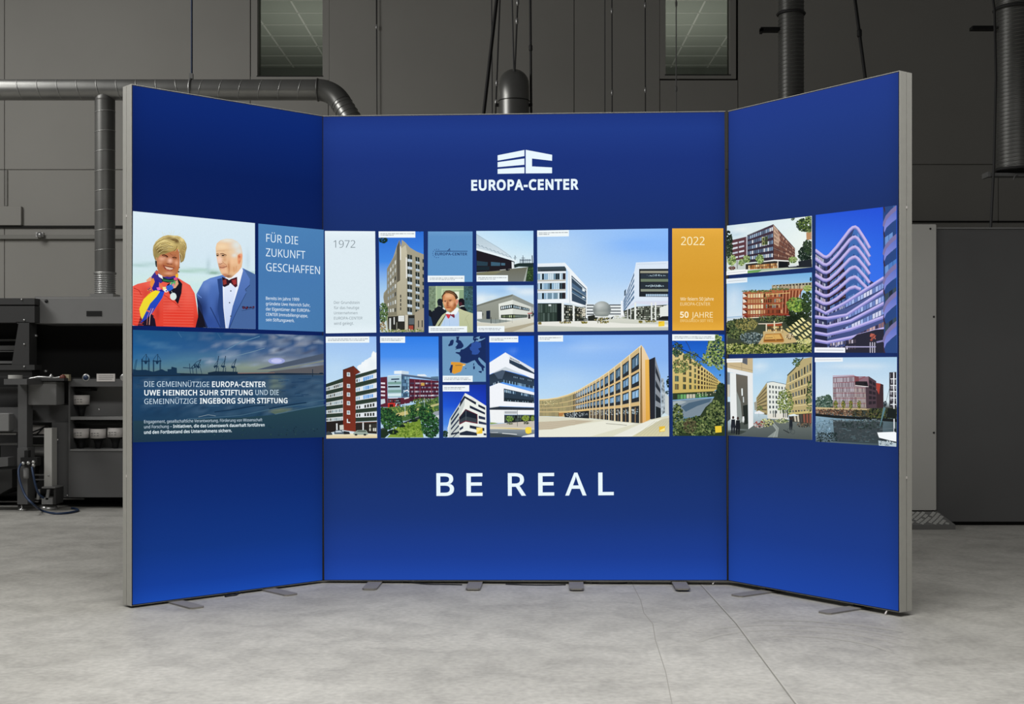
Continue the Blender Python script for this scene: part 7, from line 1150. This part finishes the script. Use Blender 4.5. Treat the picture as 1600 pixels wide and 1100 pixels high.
mp('inner_panel', M_mdk, (43, 705, 69, 742, Y+.5, Y+.52), (42, 678, 69, 694, Y+.4, Y+.44)); [mp('cross_bar', M_mg, (43, y, 69, y+2, Y+.1, Y+.14)) for y in (681, 741, 748.5)]
mp('white_upright', M_encl, (69, 669, 81, 762, Y-.12, Y+.0), lab='light grey upright strip')
mp('floor_rail', M_sil, (43, 778.5, 131, 780.5, Y+.3, Y+.34), (-120, 783, 60, 785, Y+.2, Y+.24), (-120, 790, 28, 792, Y-.1, Y-.06)); mp('underside', M_mbk, (-120, 776, XR, 783, Y+.4, Y+1.2), (43, 772, 70, 779, Y+.35, Y+.4))
mb = MB(); mb.lathe((W(35, 0, Y-.14).x, Y-.14, 0), [(.035, 0), (.035, .012), (.012, .02), (.012, .075)], 14); part('levelling_foot', mb, M_sil, t)
for x in (120, 290):
    mb = MB(); mb.lathe((W(x, 0, Y+.7).x, Y+.7, 0), [(.035, 0), (.035, .012), (.014, .02), (.014, .13)], 14); part('levelling_foot', mb, M_mdk, t)
mb = MB(); mb.lathe((W(-80, 0, Y+.2).x, Y+.2, 0), [(.035, 0), (.035, .012), (.014, .02), (.014, .06)], 14); part('levelling_foot', mb, M_mdk, t)
vb = mp('valve_block', M_mbk, (32, 715, 58, 728, Y-.32, Y-.24), (38, 704, 44, 716, Y-.3, Y-.24))
for x, y in ((37, 724), (45, 723.5), (53, 722), (53, 727)):
    mb = MB(); mb.lathe(W(x, y, Y-.32), [(.014, 0), (.016, .012), (.008, .022)], 10, axis='y'); part('brass_fitting', mb, M_sil, vb)
mb = MB(); mb.lathe(W(41, 738, Y-.28), [(.02, -.05), (.022, -.03), (.022, .03), (.012, .05)], 12); part('filter_bowl', mb, M_mg, vb)
for x, y in ((90, 687), (105, 774), (76, 743), (88, 629), (91, 630), (155, 640)):
    mb = MB(); mb.lathe(W(x, y, Y-.0 if x > 84 else Y-.12), [(.007, 0), (.009, .003), (.005, .007)], 8, axis='y'); part('screw', mb, M_sil, t)
# air hose
curve_thing('air_hose', 'dark blue air hose looping from the machine to the floor at left', 'hose', [W(33, 725, Y-.33), W(29, 735, Y-.4), W(31, 752, Y-.45), W(40, 775, Y-.5), W(52, 788, Y-.55), fl(66, 798, .01), fl(84, 802, .01), fl(104, 801.5, .01), fl(121, 798, .01), fl(119, 795, .01), fl(112, 794, .01)], .009, M_navy)
curve_thing('air_hose', 'short blue hose dropping to the small floor bracket at left', 'hose', [W(50, 730, Y-.33), W(52, 742, Y-.36), W(56, 760, Y-.36), W(61, 772, Y-.34), W(68, 778, Y-.3)], .009, M_navy)
# pedal-like bracket on the floor
Yb = 10.62; c = W(75, 0, Yb); z = lambda y: W(0, y, Yb).z; b = thing('floor_bracket', 'small open steel bracket standing on the floor beside the hose', 'bracket', (c.x, Yb, 0))
mb = MB(); pbox(mb, 65, 761, 86, 763, Yb-.1, Yb+.1); pbox(mb, 65, 778, 82, 788, Yb-.1, Yb+.1); mb.prism([(W(x, y, Yb).x, z(y)) for x, y in ((65, 763), (69, 763), (68, 779), (64, 779))], Yb-.1, Yb-.08); mb.prism([(W(x, y, Yb).x, z(y)) for x, y in ((80, 763), (84, 763), (82, 779), (78, 779))], Yb-.1, Yb-.08); part('steel_housing', mb, M_mg, b)
mb = MB(); pbox(mb, 84, 763, 87, 788, Yb-.08, Yb+.1); part('side_plate', mb, M_mdk, b)
mb = MB(); mb.lathe((c.x, Yb, 0), [(.075, 0), (.08, .012), (.07, .03), (.055, .045)], 24); part('base', mb, M_sil, b); mb = MB(); mb.lathe((c.x, Yb-.02, z(779)), [(.014, 0), (.014, .03), (.006, .04)], 10); part('pin', mb, M_sil, b)
# roll of tape on the small ledge
c = W(24, 592, Y-.3); mb = MB(); pr = [(.028, 0), (.055, 0), (.056, .004), (.056, .026), (.055, .03), (.028, .03), (.028, 0)]
n = 24
vs_ = [(r*math.cos(2*math.pi*k/n), r*math.sin(2*math.pi*k/n), h) for r, h in pr[:-1] for k in range(n)]; m_ = len(pr)-1
mb.add(vs_, [(i*n+k, i*n+(k+1) % n, ((i+1) % m_)*n+(k+1) % n, ((i+1) % m_)*n+k) for i in range(m_) for k in range(n)], 0, False)
o = mb.build('tape_roll', M_encl, None, 'pale round tape roll lying on the ledge of the machine', 'tape'); o.location = (c.x, c.y, c.z+.001)
# ink bottles
def bottle(px, ytop, ybase, lb):
    Yq = Y+.12; c = W(px, ybase, Yq); t = thing('ink_bottle', lb, 'bottle', (c.x, Yq, c.z), 'upturned ink bottles on the machine shelf')
    ht = (ybase-ytop)/F*Yq; lh = 15/F*Yq; r = 12.2/F*Yq
    mb = MB(); mb.lathe((c.x, Yq, c.z), [(r*.35, 0), (r*.3, ht*.06), (r*.38, ht*.1), (r*.42, ht*.25), (r*.6, ht*.45), (r*.95, ht-lh-.008), (r*.97, ht-.004), (r*.8, ht)], 20); part('bottle_body', mb, M_black, t)
    mb = MB(); mb.lathe((c.x, Yq, c.z), [(r, ht-lh), (r, ht-.002)], 24); lab = part('bottle_label', mb, M_white, t, 'pale paper label')
    mb = MB()
    for i in range(3):
        for j in range(2):
            x = c.x-.04+i*.024; mb.box((x, Yq-r*1.02, c.z+ht-lh*.75+j*.02), (x+.016, Yq-r*.9, c.z+ht-lh*.75+j*.02+.006))
    part('label_print', mb, M_mg, lab)
bottle(127.5, 617, 650.5, 'only ink bottle on the upper shelf of the machine')
bottle(127, 669, 702, 'leftmost ink bottle on the lower shelf of the machine'); bottle(153.5, 669.5, 702, 'middle ink bottle on the lower shelf of the machine'); bottle(180.5, 668, 702, 'ink bottle on the lower shelf nearest the left wing')
